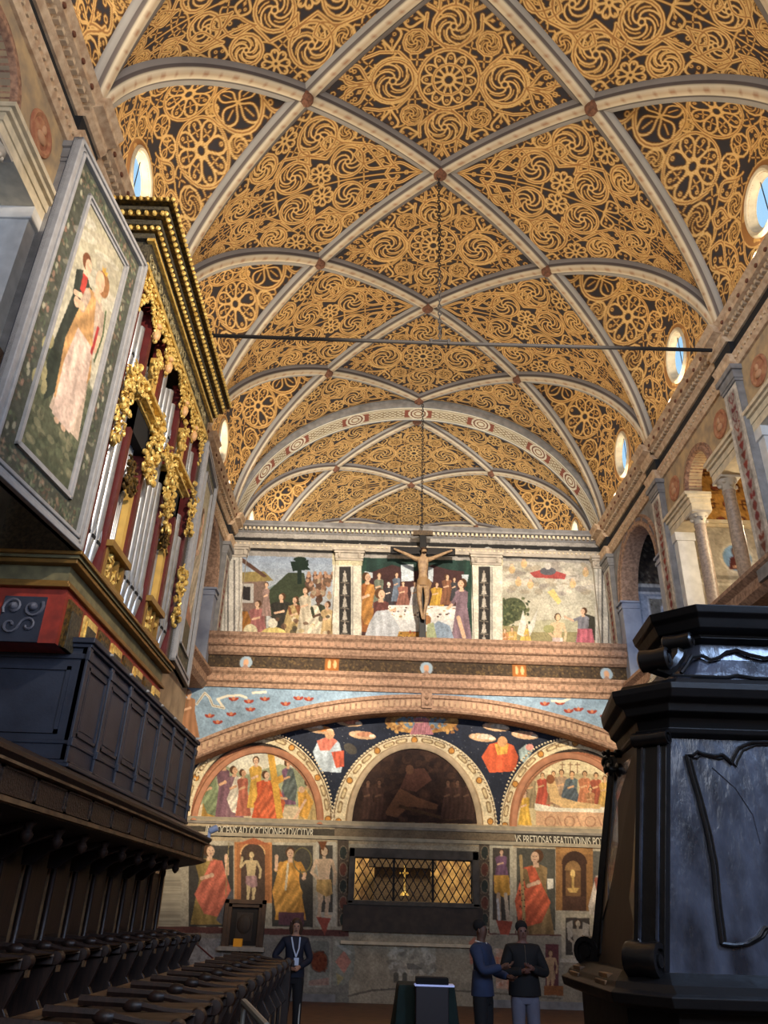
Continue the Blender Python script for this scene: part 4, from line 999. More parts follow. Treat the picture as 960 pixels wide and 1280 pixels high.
fig(L_, 627, 1062, 1106, (120, 84, 110), None, w=.5); L_.poly([(617, 1094), (636, 1094), (638, 1118), (630, 1122), (618, 1116)], (206, 150, 60), fold=.18, fw=5); L_.line([(623, 1118), (624, 1150)], 5, (190, 160, 130)); L_.line([(632, 1118), (635, 1150)], 4.6, (196, 176, 150)); L_.line([(622, 1124), (624, 1150)], 3, (200, 200, 196)); L_.poly([(620, 1150), (641, 1152), (636, 1170), (626, 1170)], (176, 80, 60))
L_.rect(646, 1060, 694, 1162, (82, 80, 70)); fig(L_, 670, 1063, 1168, (138, 110, 70), (206, 92, 60), w=.44, look=-1); L_.line([(651, 1070), (656, 1165)], 4, (170, 140, 90)); L_.poly([(684, 1098), (692, 1098), (692, 1110), (684, 1112)], (220, 214, 196)); L_.speck(649, 1100, 656, 1160, 24, [(60, 50, 40)], .6, 1.2)
L_.rect(695, 1058, 741, 1138, (150, 104, 58)); L_.poly([(695, 1062), (717, 1056), (741, 1064), (741, 1068), (695, 1066)], (170, 120, 66)); L_.rect(703, 1078, 733, 1138, (70, 46, 34)); L_.half(718, 1080, 16, 16, (70, 46, 34)); L_.rect(707, 1086, 726, 1136, (120, 84, 50)); L_.half(716, 1088, 10, 12, (150, 110, 64)); L_.ell(716, 1092, 3, 5, (230, 190, 110)); L_.line([(716, 1096), (716, 1110)], 3, (190, 150, 80)); L_.poly([(709, 1110), (724, 1110), (720, 1116), (712, 1116)], (190, 150, 80)); L_.rect(703, 1120, 733, 1138, (84, 56, 42))
L_.rect(741, 1064, 790, 1160, (90, 88, 80)); fig(L_, 757, 1076, 1170, (170, 90, 74), (206, 190, 170), w=.4)
# dado
L_.rect(225, 1166, 436, 1268, (140, 134, 122)); L_.rect(436, 1160, 612, 1268, (164, 152, 128)); L_.rect(612, 1168, 790, 1268, (150, 142, 124))
L_.rect(232, 1172, 282, 1212, (150, 146, 142)); L_.rect(325, 1172, 345, 1212, (144, 138, 128)); L_.speck(232, 1170, 282, 1214, 40, [(120, 114, 110), (176, 170, 166)], 1, 4, al=.4)
L_.rect(384, 1172, 414, 1234, (156, 154, 140)); L_.rect(387, 1176, 411, 1230, (132, 134, 124)); L_.ell(399, 1202, 11.5, 14, (96, 84, 74)); L_.ell(399, 1202, 10, 12.5, (130, 62, 38)); L_.speck(390, 1190, 408, 1214, 18, [(96, 44, 30), (150, 80, 50)], 1, 2.4, al=.7); L_.poly([(386, 1226), (411, 1222), (411, 1232), (386, 1232)], (176, 120, 104), al=.6)
L_.poly([(416, 1172), (440, 1176), (444, 1190), (442, 1220), (430, 1232), (416, 1232)], (150, 150, 134)); L_.poly([(430, 1188), (439, 1202), (430, 1217), (419, 1202)], (190, 128, 110)); L_.poly([(420, 1176), (440, 1190), (436, 1194), (418, 1180)], (176, 176, 164)); L_.poly([(420, 1216), (430, 1222), (422, 1232)], (176, 160, 110))
L_.rect(225, 1236, 436, 1250, (128, 124, 112)); L_.line([(436, 1245), (465, 1238), (500, 1236)], 2.6, (112, 102, 88)); L_.line([(560, 1238), (600, 1240), (700, 1248)], 2.4, (116, 106, 90))
L_.poly([(487, 1186), (545, 1186), (545, 1216), (520, 1214), (518, 1228), (500, 1226), (492, 1218), (486, 1200)], (176, 168, 146)); L_.speck(488, 1186, 544, 1216, 60, [(200, 196, 180), (140, 134, 120), (120, 116, 104)], 1.5, 6, al=.55); L_.poly([(508, 1204), (516, 1204), (530, 1212), (510, 1212)], (112, 108, 98))
for x in (495, 506): L_.rect(x-3, 1218, x+3, 1228, (100, 96, 84)); L_.half(x, 1219, 3.2, 3.6, (100, 96, 84))
L_.poly([(586, 1178), (594, 1170), (600, 1200), (588, 1206)], (190, 120, 96)); L_.poly([(590, 1217), (600, 1222), (604, 1234), (594, 1236)], (84, 66, 52)); L_.rect(620, 1186, 640, 1236, (190, 150, 124)); L_.speck(620, 1186, 640, 1238, 20, [(196, 110, 80), (214, 190, 170)], 1.5, 4, al=.6)
L_.rect(682, 1180, 698, 1236, (110, 60, 62)); nude(L_, 688, 1188, 1242, skin=(190, 150, 110), cloth=(190, 150, 110)); L_.rect(680, 1232, 706, 1244, (150, 90, 50))
L_.rect(702, 1142, 742, 1198, (190, 178, 150)); L_.rect(707, 1147, 737, 1194, (74, 66, 58)); nude(L_, 722, 1150, 1214, skin=(178, 164, 140), cloth=(178, 164, 140)); L_.poly([(708, 1154), (716, 1150), (716, 1170), (710, 1176)], (176, 166, 148)); L_.poly([(728, 1152), (737, 1156), (735, 1176), (728, 1168)], (176, 166, 148))
L_.rect(700, 1198, 742, 1203, (196, 186, 164)); L_.rect(704, 1203, 742, 1262, (150, 138, 116)); L_.rect(225, 1250, 790, 1254, (100, 88, 72))
L_.weather(.10, 12)

# ------------------------------------------------------------------ end wall: built surfaces
wb = MB(); wb.box(XL-.6, XR+.6, YU+.02, YU+.32, 7.2, 11.33); wend = wb.build('wall_back', M['plaster']); tag(wend, kind='structure')
def Xu(x, y): return float(atY(x, y, YU-.03)[0])
def Zu(x, y): return float(atY(x, y, YU-.03)[2])
base_u = wall_grid('painted_ground', U_, XL, XR, 7.6, 10.72, YU-.0, .03, wend)
def fresco(cv, px0, px1, zb, zt, Y, label, name='fresco_panel', shape=None, step=.013):
    xa = float(atY(px0, 780, Y)[0]); xb = float(atY(px1, 780, Y)[0])
    o = wall_grid(name, cv, xa, xb, zb, zt, Y, step, None, shape); tag(o, label, 'fresco', None); return o
fresco(U_, 303, 415, 7.7, 10.45, YU-.025, 'fresco of a kneeling crowd by a thatched stable with a tall dark tree', 'fresco')
fresco(U_, 453, 589, 7.7, 10.47, YU-.025, 'fresco of diners at a long white table under green hangings', 'fresco')
fresco(U_, 627, 744, 7.7, 10.52, YU-.025, 'fresco of a pale river landscape with bathers and cloud figures', 'fresco')
# pilasters of the upper order
for xa, xb in ((282, 302), (417, 451), (591, 627), (745, 766)):
    X0, X1 = Xu(xa, 750), Xu(xb, 750)
    p = MB(); p.box(X0, X1, YU-.10, YU, 7.7, 10.62); pe = p.build('pilaster', M['stone'], wend)
    wall_grid('painted_panel', U_, X0, X1, 7.7, 10.35, YU-.104, .016, pe)
    c_ = MB(); n_ = [(-.02, 10.30, 10.35), (-.05, 10.35, 10.5), (-.10, 10.5, 10.56), (-.14, 10.56, 10.64)]
    for e, z0_, z1_ in n_: c_.box(X0+e*.5, X1-e*.5, YU-.12+e, YU, z0_, z1_)
    for s_ in (0, 1):
        for k in range(3): c_.ball((X0+(X1-X0)*(.12+.76*s_), YU-.17, 10.40+.05*k), .045, 8, 6)
    c_.build('capital', M['stone'], pe)
# entablature of the end wall
e = MB(); e.prism([(YU-.06, 10.62), (YU-.10, 10.70), (YU-.10, 10.76), (YU-.14, 10.80), (YU, 10.80), (YU, 10.62)][::-1], 'x', XL, XR); e.build('architrave', M['stone'], wend)
wall_grid('frieze', U_, XL, XR, 10.79, 11.10, YU-.06, .016, wend)
e = MB(); e.prism([(YU-.08, 11.09), (YU-.13, 11.14), (YU-.13, 11.20), (YU-.26, 11.22), (YU-.26, 11.28), (YU-.33, 11.35), (YU, 11.36), (YU, 11.09)][::-1], 'x', XL, XR); e.build('cornice', M['stoneg'], wend)
d = MB(); x = XL+.05
while x < XR-.1:
    d.box(x, x+.06, YU-.21, YU-.12, 11.13, 11.21); d.box(x+.02, x+.06, YU-.135, YU-.08, 10.70, 10.75); x += .12
d.build('dentils', M['cream'], wend)
# balcony floor and its painted cornice
bal = empty('trim_1', (0, YA, 0)); tag(bal, kind='structure')
XA, XB = -4.68, 6.55
fl2 = MB(); fl2.box(XA, XB, 0, YU-YA+.02, 7.3, 7.45); fl2.build('balcony_floor', M['plaster'], bal)
c_ = MB(); c_.prism([(.1, 7.82), (-.26, 7.82), (-.26, 7.72), (-.20, 7.66), (-.20, 7.50), (-.14, 7.47), (-.12, 7.34), (-.05, 7.28), (.1, 7.28)], 'x', XA, XB); c_.build('upper_moulding', M['brown'], bal)
c_ = MB(); c_.prism([(.1, 6.93), (-.16, 6.93), (-.18, 6.84), (-.12, 6.78), (-.12, 6.62), (-.06, 6.58), (-.04, 6.48), (.1, 6.48)], 'x', XA, XB); c_.build('lower_moulding', M['brown'], bal)
fc = Cv(0, 0, XB-XA, .36, 55, (66, 54, 42)); fc.speck(0, 0, XB-XA, .36, 1500, [(104, 84, 54), (44, 36, 30), (88, 70, 48)], .008, .03)
def fx(px): return float(atY(px, 832, YA)[0])-XA
for px in (307, 533, 757): fc.ell(fx(px), .18, .155, .16, (150, 168, 180)); fc.ell(fx(px), .18, .07, .09, (196, 150, 116)); fc.poly([(fx(px)-.1, .32), (fx(px), .22), (fx(px)+.1, .32)], (150, 120, 104))
for px in (415, 649): fc.rect(fx(px)-.17, 0, fx(px)+.17, .36, (150, 92, 44)); [fc.ell(fx(px)+s_*.07, .16, .04, .11, (206, 170, 120)) for s_ in (-1, 1)]
face_grid('painted_frieze', fc, (XA, -.0, 7.29), (1, 0, 0), (0, 0, -1), XB-XA, .36, bal, 560, 22)
d = MB(); x = XA+.05
while x < XB-.1:
    d.box(x, x+.10, -.225, -.19, 7.52, 7.62); d.box(x, x+.07, -.135, -.11, 6.65, 6.73); x += .17
d.build('leaf_dentils', mat('rosy_dentils', (172, 134, 108), .8, noise=.15), bal)

# spandrel wall above the shallow arch, painted blue with red winged heads
XCA = 1.3; R_IN, R_OUT, Z_IN, Z_OUT = 12.6, 12.8, 6.03, 6.46
def zin(X): return Z_IN-R_IN+np.sqrt(R_IN**2-(X-XCA)**2)
def zout(X): return Z_OUT-R_OUT+np.sqrt(R_OUT**2-(X-XCA)**2)
Sp = Cv(215, 855, 800, 935, 1.7, (124, 152, 176)); Sp.weather(.10, 12)
Sp.speck(215, 855, 800, 935, 160, [(150, 176, 196), (104, 132, 160)], 2, 6, al=.3)
for x, y in ((262, 895), (292, 874), (311, 877), (331, 874), (357, 880), (373, 873), (386, 874), (289, 893), (313, 887), (272, 903), (723, 887), (711, 889), (681, 880), (740, 890), (756, 896), (700, 879)):
    Sp.ell(x-3, y, 3.6, 1.8, (140, 60, 48), rot=.5); Sp.ell(x+3, y, 3.6, 1.8, (140, 60, 48), rot=-.5); Sp.ell(x, y-1, 2.0, 2.2, (186, 120, 90))
Sp.line([(246, 880), (256, 866), (262, 872), (266, 882), (280, 885), (272, 874), (284, 870), (300, 869), (308, 872)], 3, (214, 206, 186)); Sp.line([(316, 866), (332, 865)], 3, (214, 206, 186)); Sp.line([(690, 876), (704, 877), (712, 873)], 3, (214, 206, 186))
Sp.line([(246, 880), (256, 866), (262, 872), (266, 882), (280, 885)], .8, (110, 96, 80))
fig(Sp, 236, 862, 922, (150, 108, 78), None, w=.45, look=1, hair=(150, 90, 50)); Sp.poly([(216, 868), (230, 862), (228, 890), (220, 905)], (176, 150, 130), fold=.15)
sp = wall_grid('spandrel_wall', Sp, XA, XB, 4.6, 6.5, YA+.0, .016, None, shape=lambda X, Z: Z > zout(X)-.04)
sp.parent = bal; sp.matrix_parent_inverse = Matrix.Translation((0, -YA, 0))
am = MB(); rings = []
for X in np.linspace(XA, XB, 90):
    zi_, zo_ = float(zin(X)), float(zout(X))
    rings.append([(X, .5, zi_), (X, -.02, zi_), (X, -.06, zi_+.04), (X, -.06, zi_+.09), (X, -.03, zi_+.11), (X, -.03, zo_-.12), (X, -.07, zo_-.10), (X, -.07, zo_-.02), (X, 0, zo_)])
am.loft(rings, close=False, cap=False); am.build('arch_band', M['brown'], bal)
am = MB()
for X in np.linspace(XA+.1, XB-.1, 84):
    zm = float(zin(X)+zout(X))/2; am.box(X-.04, X+.04, -.045, -.02, zm-.07, zm+.07)
am.build('coffers', mat('buff_coffers', (176, 146, 116), .8, noise=.2), bal)
sl = MB(); sl.box(XA, XB, .02, .5, 6.2, 7.3)
ks = MB(); kx = float(atY(533, 873, YA)[0]); ks.box(kx-.13, kx+.13, -.12, 0, 6.10, 6.46); ks.ball((kx, -.12, 6.36), .06); ks.ball((kx, -.12, 6.2), .05); ks.build('keystone', M['brown'], bal)
# lower wall in one painted surface, with the grille opening left out
gx0, gx1 = float(atY(443, 1100, YLW)[0]), float(atY(590, 1100, YLW)[0]); gz1, gz0 = float(atY(515, 1074, YLW)[2]), float(atY(515, 1127, YLW)[2])
nx0, nx1 = float(atY(289, 1150, YLW)[0]), float(atY(323, 1150, YLW)[0]); nz1, nz0 = float(atY(305, 1134, YLW)[2]), float(atY(305, 1182, YLW)[2])
lwr = wall_grid('wall_back', L_, XA-.1, XB+.1, 0, 6.1, YLW, .014, None, shape=lambda X, Z: (Z < zin(X)+.1) & ~((X > gx0) & (X < gx1) & (Z > gz0) & (Z < gz1)) & ~((X > nx0) & (X < nx1) & (Z > nz0) & (Z < nz1)))
tag(lwr, kind='structure')
bk = MB(); bk.box(XA-.1, gx0, YLW+.05, YLW+.3, 0, 6.4); bk.box(gx1, XB+.1, YLW+.05, YLW+.3, 0, 6.4); bk.box(gx0, gx1, YLW+.05, YLW+.3, gz1, 6.4); bk.box(gx0, gx1, YLW+.05, YLW+.3, 0, gz0)
bk.box(XA-.1, XB+.1, YLW+.05, YLW+.3, 6.4, 7.4); bk.build('masonry', M['plaster'], lwr)
# lunette pictures standing in their arches
def half_shape(px, py, rxp, ryp, Y):
    c0 = atY(px, py, Y); xr_ = float(atY(px+rxp, py, Y)[0]-c0[0]); zt_ = float(atY(px, py-ryp, Y)[2]-c0[2])
    return float(c0[0]), float(c0[2]), xr_, zt_
for px, py, rx, ry, lab in ((321, 1028, 75, 87, 'lunette fresco of a procession carrying a golden wooden cross'), (518, 1031, 78, 95, 'dark brown lunette painting above the grille between two bright lunettes'), (719, 1036, 73, 87, 'lunette fresco of mourners around a pale figure laid on a tomb')):
    cx, cz, xr_, zr_ = half_shape(px, py, rx, ry, YLW-.02)
    o = wall_grid('lunette_painting', L_, cx-xr_, cx+xr_, cz-.02, cz+zr_, YLW-.02, .013, None, shape=lambda X, Z: ((X-cx)/xr_)**2+((Z-cz)/zr_)**2 < 1)
    tag(o, lab, 'lunette painting')
    # raised archivolts round each
    for d0, d1, mm, pr in ((.02, .13, 'rosy', .10),):
        rb = MB(); rings = []
        for t in np.linspace(0, PI, 50):
            cs, sn = math.cos(t), math.sin(t)
            rings.append([(cx+(xr_+a)*cs, YLW-b, cz+(zr_+a)*sn) for a, b in ((0, .02), (0, .06), (.05, .09), (.11, .09), (.15, .05), (.16, .0))])
        rb.loft(rings, close=False, cap=False)
        rb.build('archivolt', mat('rosy_lunette_moulding', (176, 122, 90) if px != 518 else (186, 164, 132), .8, noise=.15), lwr, smooth=True)
    # outer gilt beaded rim
    ox, oz = xr_*(95/75 if px != 518 else 103/78), zr_*(113/87 if px != 518 else 113/95)
    rb = MB()
    for t in np.linspace(.02, PI-.02, 70): rb.ball((cx+ox*math.cos(t), YLW-.02, cz+oz*math.sin(t)), .028, 6, 5)
    rb.build('beaded_rim', M['cream'], lwr, smooth=True)
# cornice over the lower register
zc_ = lambda y: float(atY(500, y, YLW)[2])
for (ya, yb, pj, mm) in ((1029, 1034, .12, 'cream'), (1034, 1037, .07, 'stone'), (1048, 1052, .08, 'cream')):
    t_ = MB(); zt_, zb_ = zc_(ya), zc_(yb); t_.prism([(YLW, zb_), (YLW, zt_), (YLW-pj, zt_), (YLW-pj*.8, (zt_*2+zb_)/3), (YLW-pj*.4, zb_)], 'x', XA, XB); t_.build('string_course', M[mm], lwr)
# painted inscriptions in raised pale lettering
def text(s, name, loc, size, m, parent=None, width=None, rz=0):
    cu = bpy.data.curves.new(name, 'FONT'); cu.body = s; cu.size = size; cu.extrude = .004; cu.align_x = 'LEFT'
    o = bpy.data.objects.new(name, cu); COL.objects.link(o); bpy.context.view_layer.update()
    dg = bpy.context.evaluated_depsgraph_get(); me = bpy.data.meshes.new_from_object(o.evaluated_get(dg)); bpy.data.objects.remove(o)
    me.materials.clear(); me.materials.append(m)
    v = np.array([q.co[:] for q in me.vertices]); wd_ = v[:, 0].max()-v[:, 0].min(); o = bpy.data.objects.new(name, me); COL.objects.link(o)
    o.location = loc; o.rotation_euler = (PI/2, 0, rz)
    if width: o.scale = (width/wd_, 1, 1)
    if parent: o.parent = parent
    return o
letm = mat('pale_lettering', (206, 198, 176), .8)
a_ = atY(256, 1042, YLW-.03); b_ = atY(391, 1046, YLW-.03)
text('INNOCENS AD OCCISIONEM DVCITVR', 'inscription', (a_[0], YLW-.02, a_[2]), .26, letm, lwr, width=float(b_[0]-a_[0]))
a_ = atY(644, 1053, YLW-.03); b_ = atY(762, 1058, YLW-.03)
text('VS PRETIOSAS BEATITVDINIS POTIV', 'inscription', (a_[0], YLW-.02, a_[2]-.02), .26, letm, lwr, width=float(b_[0]-a_[0]))

# grille window: dark frame, diagonal lattice, lit hall beyond
gw = empty('window_1', ((gx0+gx1)/2, YLW, gz0)); tag(gw, kind='structure')
wx = (gx1-gx0)/2; wh = gz1-gz0
f = MB(); 
for (x0_, x1_, z0_, z1_) in ((-wx-.14, -wx, -.08, wh+.2), (wx, wx+.16, -.08, wh+.2), (-wx-.14, wx+.16, wh, wh+.2), (-wx-.14, wx+.16, -.10, 0)):
    f.box(x0_, x1_, -.10, .25, z0_, z1_)
f.build('frame', mat('grey_stone_frame', (82, 76, 68), .8, noise=.25, nscale=6), gw, bevel=.02)
s_ = MB(); s_.box(-wx-.22, wx+.22, -.07, 0, -.62, -.10); s_.build('apron', mat('dark_stone_apron', (74, 64, 56), .85, c2=(58, 52, 48), nscale=6), gw)
s_ = MB(); s_.box(-wx-.24, wx+.24, -.10, 0, -.86, -.80); s_.build('sill', M['cream'], gw)
la = MB(); n = 15; st = 2*wx/n
for i in range(-8, n+8):
    for sg in (-1, 1):
        x0_ = -wx+i*st; x1_ = x0_+sg*wh*.62
        p = []
        for t in np.linspace(0, 1, 12):
            xx = x0_+(x1_-x0_)*t
            if -wx <= xx <= wx: p.append((xx, -.01+.012*sg, wh*t))
        if len(p) > 1: la.tube([p[0], p[-1]], .012, 5)
la.build('lattice', M['iron'], gw)
la = MB()
for xx in (-wx/3, wx/3): la.box(xx-.025, xx+.025, -.02, .05, 0, wh)
la.build('mullion', M['iron'], gw)
# hall seen through the grille: altar frame in front of a warm wall
hb = MB(); hb.box(gx0-1.4, gx1+1.4, 22.4, 22.5, 0, 6.5); hb_ = hb.build('wall_beyond', mat('warm_far_wall', (214, 176, 110), .8, c2=(120, 90, 60), nscale=4)); tag(hb_, kind='structure')
ab = MB(); ab.box(gx0+.45, gx1-.75, 21.9, 22.2, 0, 2.95); ab.box(gx0+.30, gx1-.60, 21.8, 22.2, 2.75, 2.95); alt = ab.build('altarpiece', M['browndk']); tag(alt, 'dark altar back seen through the diagonal grille window', 'altar')
light('AREA', 'far_hall_light', ((gx0+gx1)/2, 20.8, 5.6), ((gx0+gx1)/2, 22.4, 2.5), 260, (1, .8, .5), shape='RECTANGLE', size=3, size_y=.6)
cru = MB(); cx_ = (gx0+gx1)/2-.1; cru.box(cx_-.02, cx_+.02, 21.70, 21.74, 2.3, 2.8); cru.box(cx_-.13, cx_+.13, 21.7, 21.74, 2.60, 2.64); cru.lathe([(.12, 2.1), (.1, 2.14), (.03, 2.2), (.03, 2.3)], (cx_, 21.72, 0), n=10)
tag(cru.build('altar_crucifix', M['gold']), 'small gilt altar crucifix glinting behind the grille', 'crucifix')
sh = MB(); sh.box(cx_-.5, cx_+.5, 21.5, 21.85, 1.9, 2.1); tag(sh.build('altar_shelf', M['browndk']), 'shelf under the small gilt crucifix behind the grille', 'shelf')

# small niche door, left of the grille
nd = empty('door_1', ((nx0+nx1)/2, YLW, nz0)); tag(nd, kind='structure'); nw = (nx1-nx0)/2; nh = nz1-nz0
f = MB()
for k, (e0, e1, d_) in enumerate(((.0, .07, .06), (.07, .15, .10))):
    for q in ((-nw-e1, -nw-e0, -.02, nh+e1), (nw+e0, nw+e1, -.02, nh+e1), (-nw-e1, nw+e1, nh+e0, nh+e1)): f.box(q[0], q[1], -d_, .02, q[2], q[3])
f.build('door_frame', mat('umber_frame', (84, 62, 44), .7, noise=.2), nd)
f = MB(); f.box(-nw, nw, .02, .25, 0, nh); f.build('recess', mat('dark_recess', (40, 32, 26), .8), nd)
f = MB(); f.box(-nw*.6, nw*.6, -.02, .03, nh*.12, nh*.86); f.box(-nw*.45, nw*.45, -.035, 0, nh*.2, nh*.78); f.ball((0, -.03, nh*.55), .16, 12, 8, (1, .3, 1.2)); f.build('door_leaf', mat('carved_dark_leaf', (58, 46, 36), .7), nd)
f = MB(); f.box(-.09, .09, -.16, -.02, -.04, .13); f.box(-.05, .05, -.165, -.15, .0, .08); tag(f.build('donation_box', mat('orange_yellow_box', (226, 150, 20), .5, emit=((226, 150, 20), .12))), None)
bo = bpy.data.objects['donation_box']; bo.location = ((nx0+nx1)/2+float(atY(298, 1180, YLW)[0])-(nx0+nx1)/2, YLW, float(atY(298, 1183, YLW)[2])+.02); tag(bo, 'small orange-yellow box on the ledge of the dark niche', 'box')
lg = MB(); lg.box(-nw-.2, nw+.2, -.20, .02, -.10, -.02); lg.build('ledge', M['stone'], nd)
# white leaflets notice panel and dado strip
ds = MB(); ds.box(XA, gx0-.3, -.04, 0, 0, .14); ds.box(gx1+.3, XB, -.04, 0, 0, .14); dso = ds.build('baseboard_back', M['stoneg']); dso.location = (0, YLW, 0); tag(dso, kind='structure')

# ------------------------------------------------------------------ tie rod, chains, crucifix
tr = MB(); tr.tube([(XL+.3, RID[4], 10.97), (XC, RID[4], 10.96), (XR-.3, RID[4], 11.0)], .035, 8)
tie = tr.build('tie_rod', M['iron'], smooth=True); tag(tie, 'dark iron tie rod spanning the vault between the side cornices', 'tie rod')
def chain(name, x, y, z0_, z1_, label):
    mb = MB(); z = z0_; k = 0
    while z < z1_:
        pts = [((.026*math.cos(a)) if k % 2 else 0, 0 if k % 2 else .026*math.cos(a), .055*math.sin(a)) for a in np.linspace(0, 2*PI, 9)]
        mb.tube([(p[0], p[1], p[2]+z-z0_+.05) for p in pts], .012, 4, cap=False); z += .088; k += 1
    o = mb.build(name, M['iron']); o.location = (x, y, z0_); tag(o, label, 'chain'); return o
chain('hanging_chain', XC-.03, RID[4], 11.0, 15.35, 'thin dark chain dropping from the vault to the tie rod')
chain('hanging_chain', 1.06, 19.0, 11.05, 15.2, 'chain running from the great arch down to the large crucifix')
tb = MB()
for s_ in (-1, 1): tb.box(s_*.16-.02, s_*.16+.02, -.05, .05, -.05, .07)
tb.box(-.2, .2, -.03, .03, .035, .06)
o = tb.build('chain_clamp', M['iron']); o.location = (XC-.03, RID[4], 10.96); tag(o, 'iron clamp where the chain meets the tie rod', 'clamp')

cr = empty('crucifix', (1.09, 19.0, 7.45)); tag(cr, 'tall dark wooden crucifix with pale figure standing on the balcony', 'crucifix')
c_ = MB(); c_.box(-.09, .09, 0, .10, 0, 3.62); c_.build('upright', M['woodmat'], cr, bevel=.01)
c_ = MB(); c_.box(-.88, .88, -.005, .09, 2.90, 3.10); c_.build('crossbeam', M['woodmat'], cr, bevel=.01)
c_ = MB(); c_.box(-.27, .27, -.03, .05, 3.46, 3.60); c_.box(-.20, .20, -.04, 0, 3.49, 3.57); c_.build('title_board', M['browndk'], cr)
c_ = MB(); c_.lathe([(.3, 0), (.28, .1), (.12, .2), (.1, .3)], n=12); c_.build('foot', M['woodmat'], cr)

def skin_body(name, joints, edges, m, parent=None, sub=2, root=0):
    """joints: name->(pos, radius[, radius2])"""
    keys = list(joints); me = bpy.data.meshes.new(name)
    me.from_pydata([joints[k][0] for k in keys], [(keys.index(a), keys.index(b)) for a, b in edges], []); me.update()
    o = bpy.data.objects.new(name, me); COL.objects.link(o)
    sk = o.modifiers.new('skin', 'SKIN'); sk.use_smooth_shade = True
    for i, k in enumerate(keys):
        r = joints[k][1]; r2 = joints[k][2] if len(joints[k]) > 2 else r
        me.skin_vertices[0].data[i].radius = (r, r2)
    me.skin_vertices[0].data[root].use_root = True
    sb = o.modifiers.new('sub', 'SUBSURF'); sb.levels = sub; sb.render_levels = sub
    bpy.context.view_layer.update(); dg = bpy.context.evaluated_depsgraph_get()
    me2 = bpy.data.meshes.new_from_object(o.evaluated_get(dg)); bpy.data.objects.remove(o)
    me2.materials.clear(); o = link_mesh(name, me2, m, parent, True); return o
chm = mat('carved_pale_wood', (168, 140, 104), .6, c2=(132, 104, 76), nscale=12)
J = dict(pel=((0, -.10, 2.05), .13, .10), waist=((0, -.10, 2.25), .11, .085), chest=((0, -.12, 2.52), .16, .11), sh=((0, -.12, 2.68), .13, .09), neck=((0, -.14, 2.78), .05), head=((.02, -.19, 2.88), .075), top=((.02, -.18, 2.98), .06),
 ls=((-.19, -.11, 2.70), .065), le=((-.46, -.10, 2.84), .045), lw=((-.72, -.08, 2.96), .032), lh=((-.80, -.07, 3.0), .03), rs=((.19, -.11, 2.70), .065), re=((.46, -.10, 2.84), .045), rw=((.72, -.08, 2.97), .032), rh=((.80, -.07, 3.01), .03),
 lhip=((-.09, -.10, 1.95), .10), lk=((-.10, -.20, 1.52), .062), la=((-.02, -.13, 1.08), .036), lf=((0, -.20, .97), .032), rhip=((.09, -.10, 1.95), .10), rk=((.10, -.21, 1.52), .062), ra=((.03, -.13, 1.08), .036), rf=((.03, -.21, .96), .032))
E_ = [('pel', 'waist'), ('waist', 'chest'), ('chest', 'sh'), ('sh', 'neck'), ('neck', 'head'), ('head', 'top'), ('sh', 'ls'), ('ls', 'le'), ('le', 'lw'), ('lw', 'lh'), ('sh', 'rs'), ('rs', 're'), ('re', 'rw'), ('rw', 'rh'), ('pel', 'lhip'), ('lhip', 'lk'), ('lk', 'la'), ('la', 'lf'), ('pel', 'rhip'), ('rhip', 'rk'), ('rk', 'ra'), ('ra', 'rf')]
skin_body('carved_figure', J, E_, chm, cr)
c_ = MB(); c_.lathe([(.145, -.13), (.165, -.06), (.155, .06), (.13, .10)], (0, -.10, 2.04), n=16, ); c_.tube([(.13, -.14, 2.1), (.19, -.14, 1.98), (.17, -.13, 1.84)], [.04, .05, .015], 6); c_.build('loincloth', mat('ochre_loincloth', (142, 112, 76), .7), cr, smooth=True)
c_ = MB(); c_.ball((.02, -.15, 2.94), .085, 10, 8, (1, .9, 1.1)); c_.tube([(.02+.09*math.cos(a), -.17+.085*math.sin(a), 2.97+.012*math.sin(5*a)) for a in np.linspace(0, 2*PI, 14)], .016, 5); c_.build('hair', mat('dark_brown_hair', (62, 44, 32), .8), cr, smooth=True)

# ------------------------------------------------------------------ pipe organ on the left wall
OX = -3.2                                      # front plane
OY0, OY1, OZ0, OZ1 = 7.47, 11.47, 4.95, 9.05
org = empty('pipe_organ', (OX, OY0, 4.0)); tag(org, 'tall gilded pipe organ in a dark case above the left balcony', 'organ')
org_inv = Matrix.Translation((-OX, -OY0, -4.0))
def ob(mb, name, m, parent=org, **k):
    o = mb.build(name, m, parent, **k)
    if parent is org: o.matrix_parent_inverse = org_inv
    return o
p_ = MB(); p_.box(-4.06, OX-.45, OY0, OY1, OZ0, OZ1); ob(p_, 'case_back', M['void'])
for y in (OY0, OY1):
    p_ = MB(); p_.box(-4.06, OX-.02, y-.06, y+.06, OZ0, OZ1); ob(p_, 'case_side', M['orgdark'])
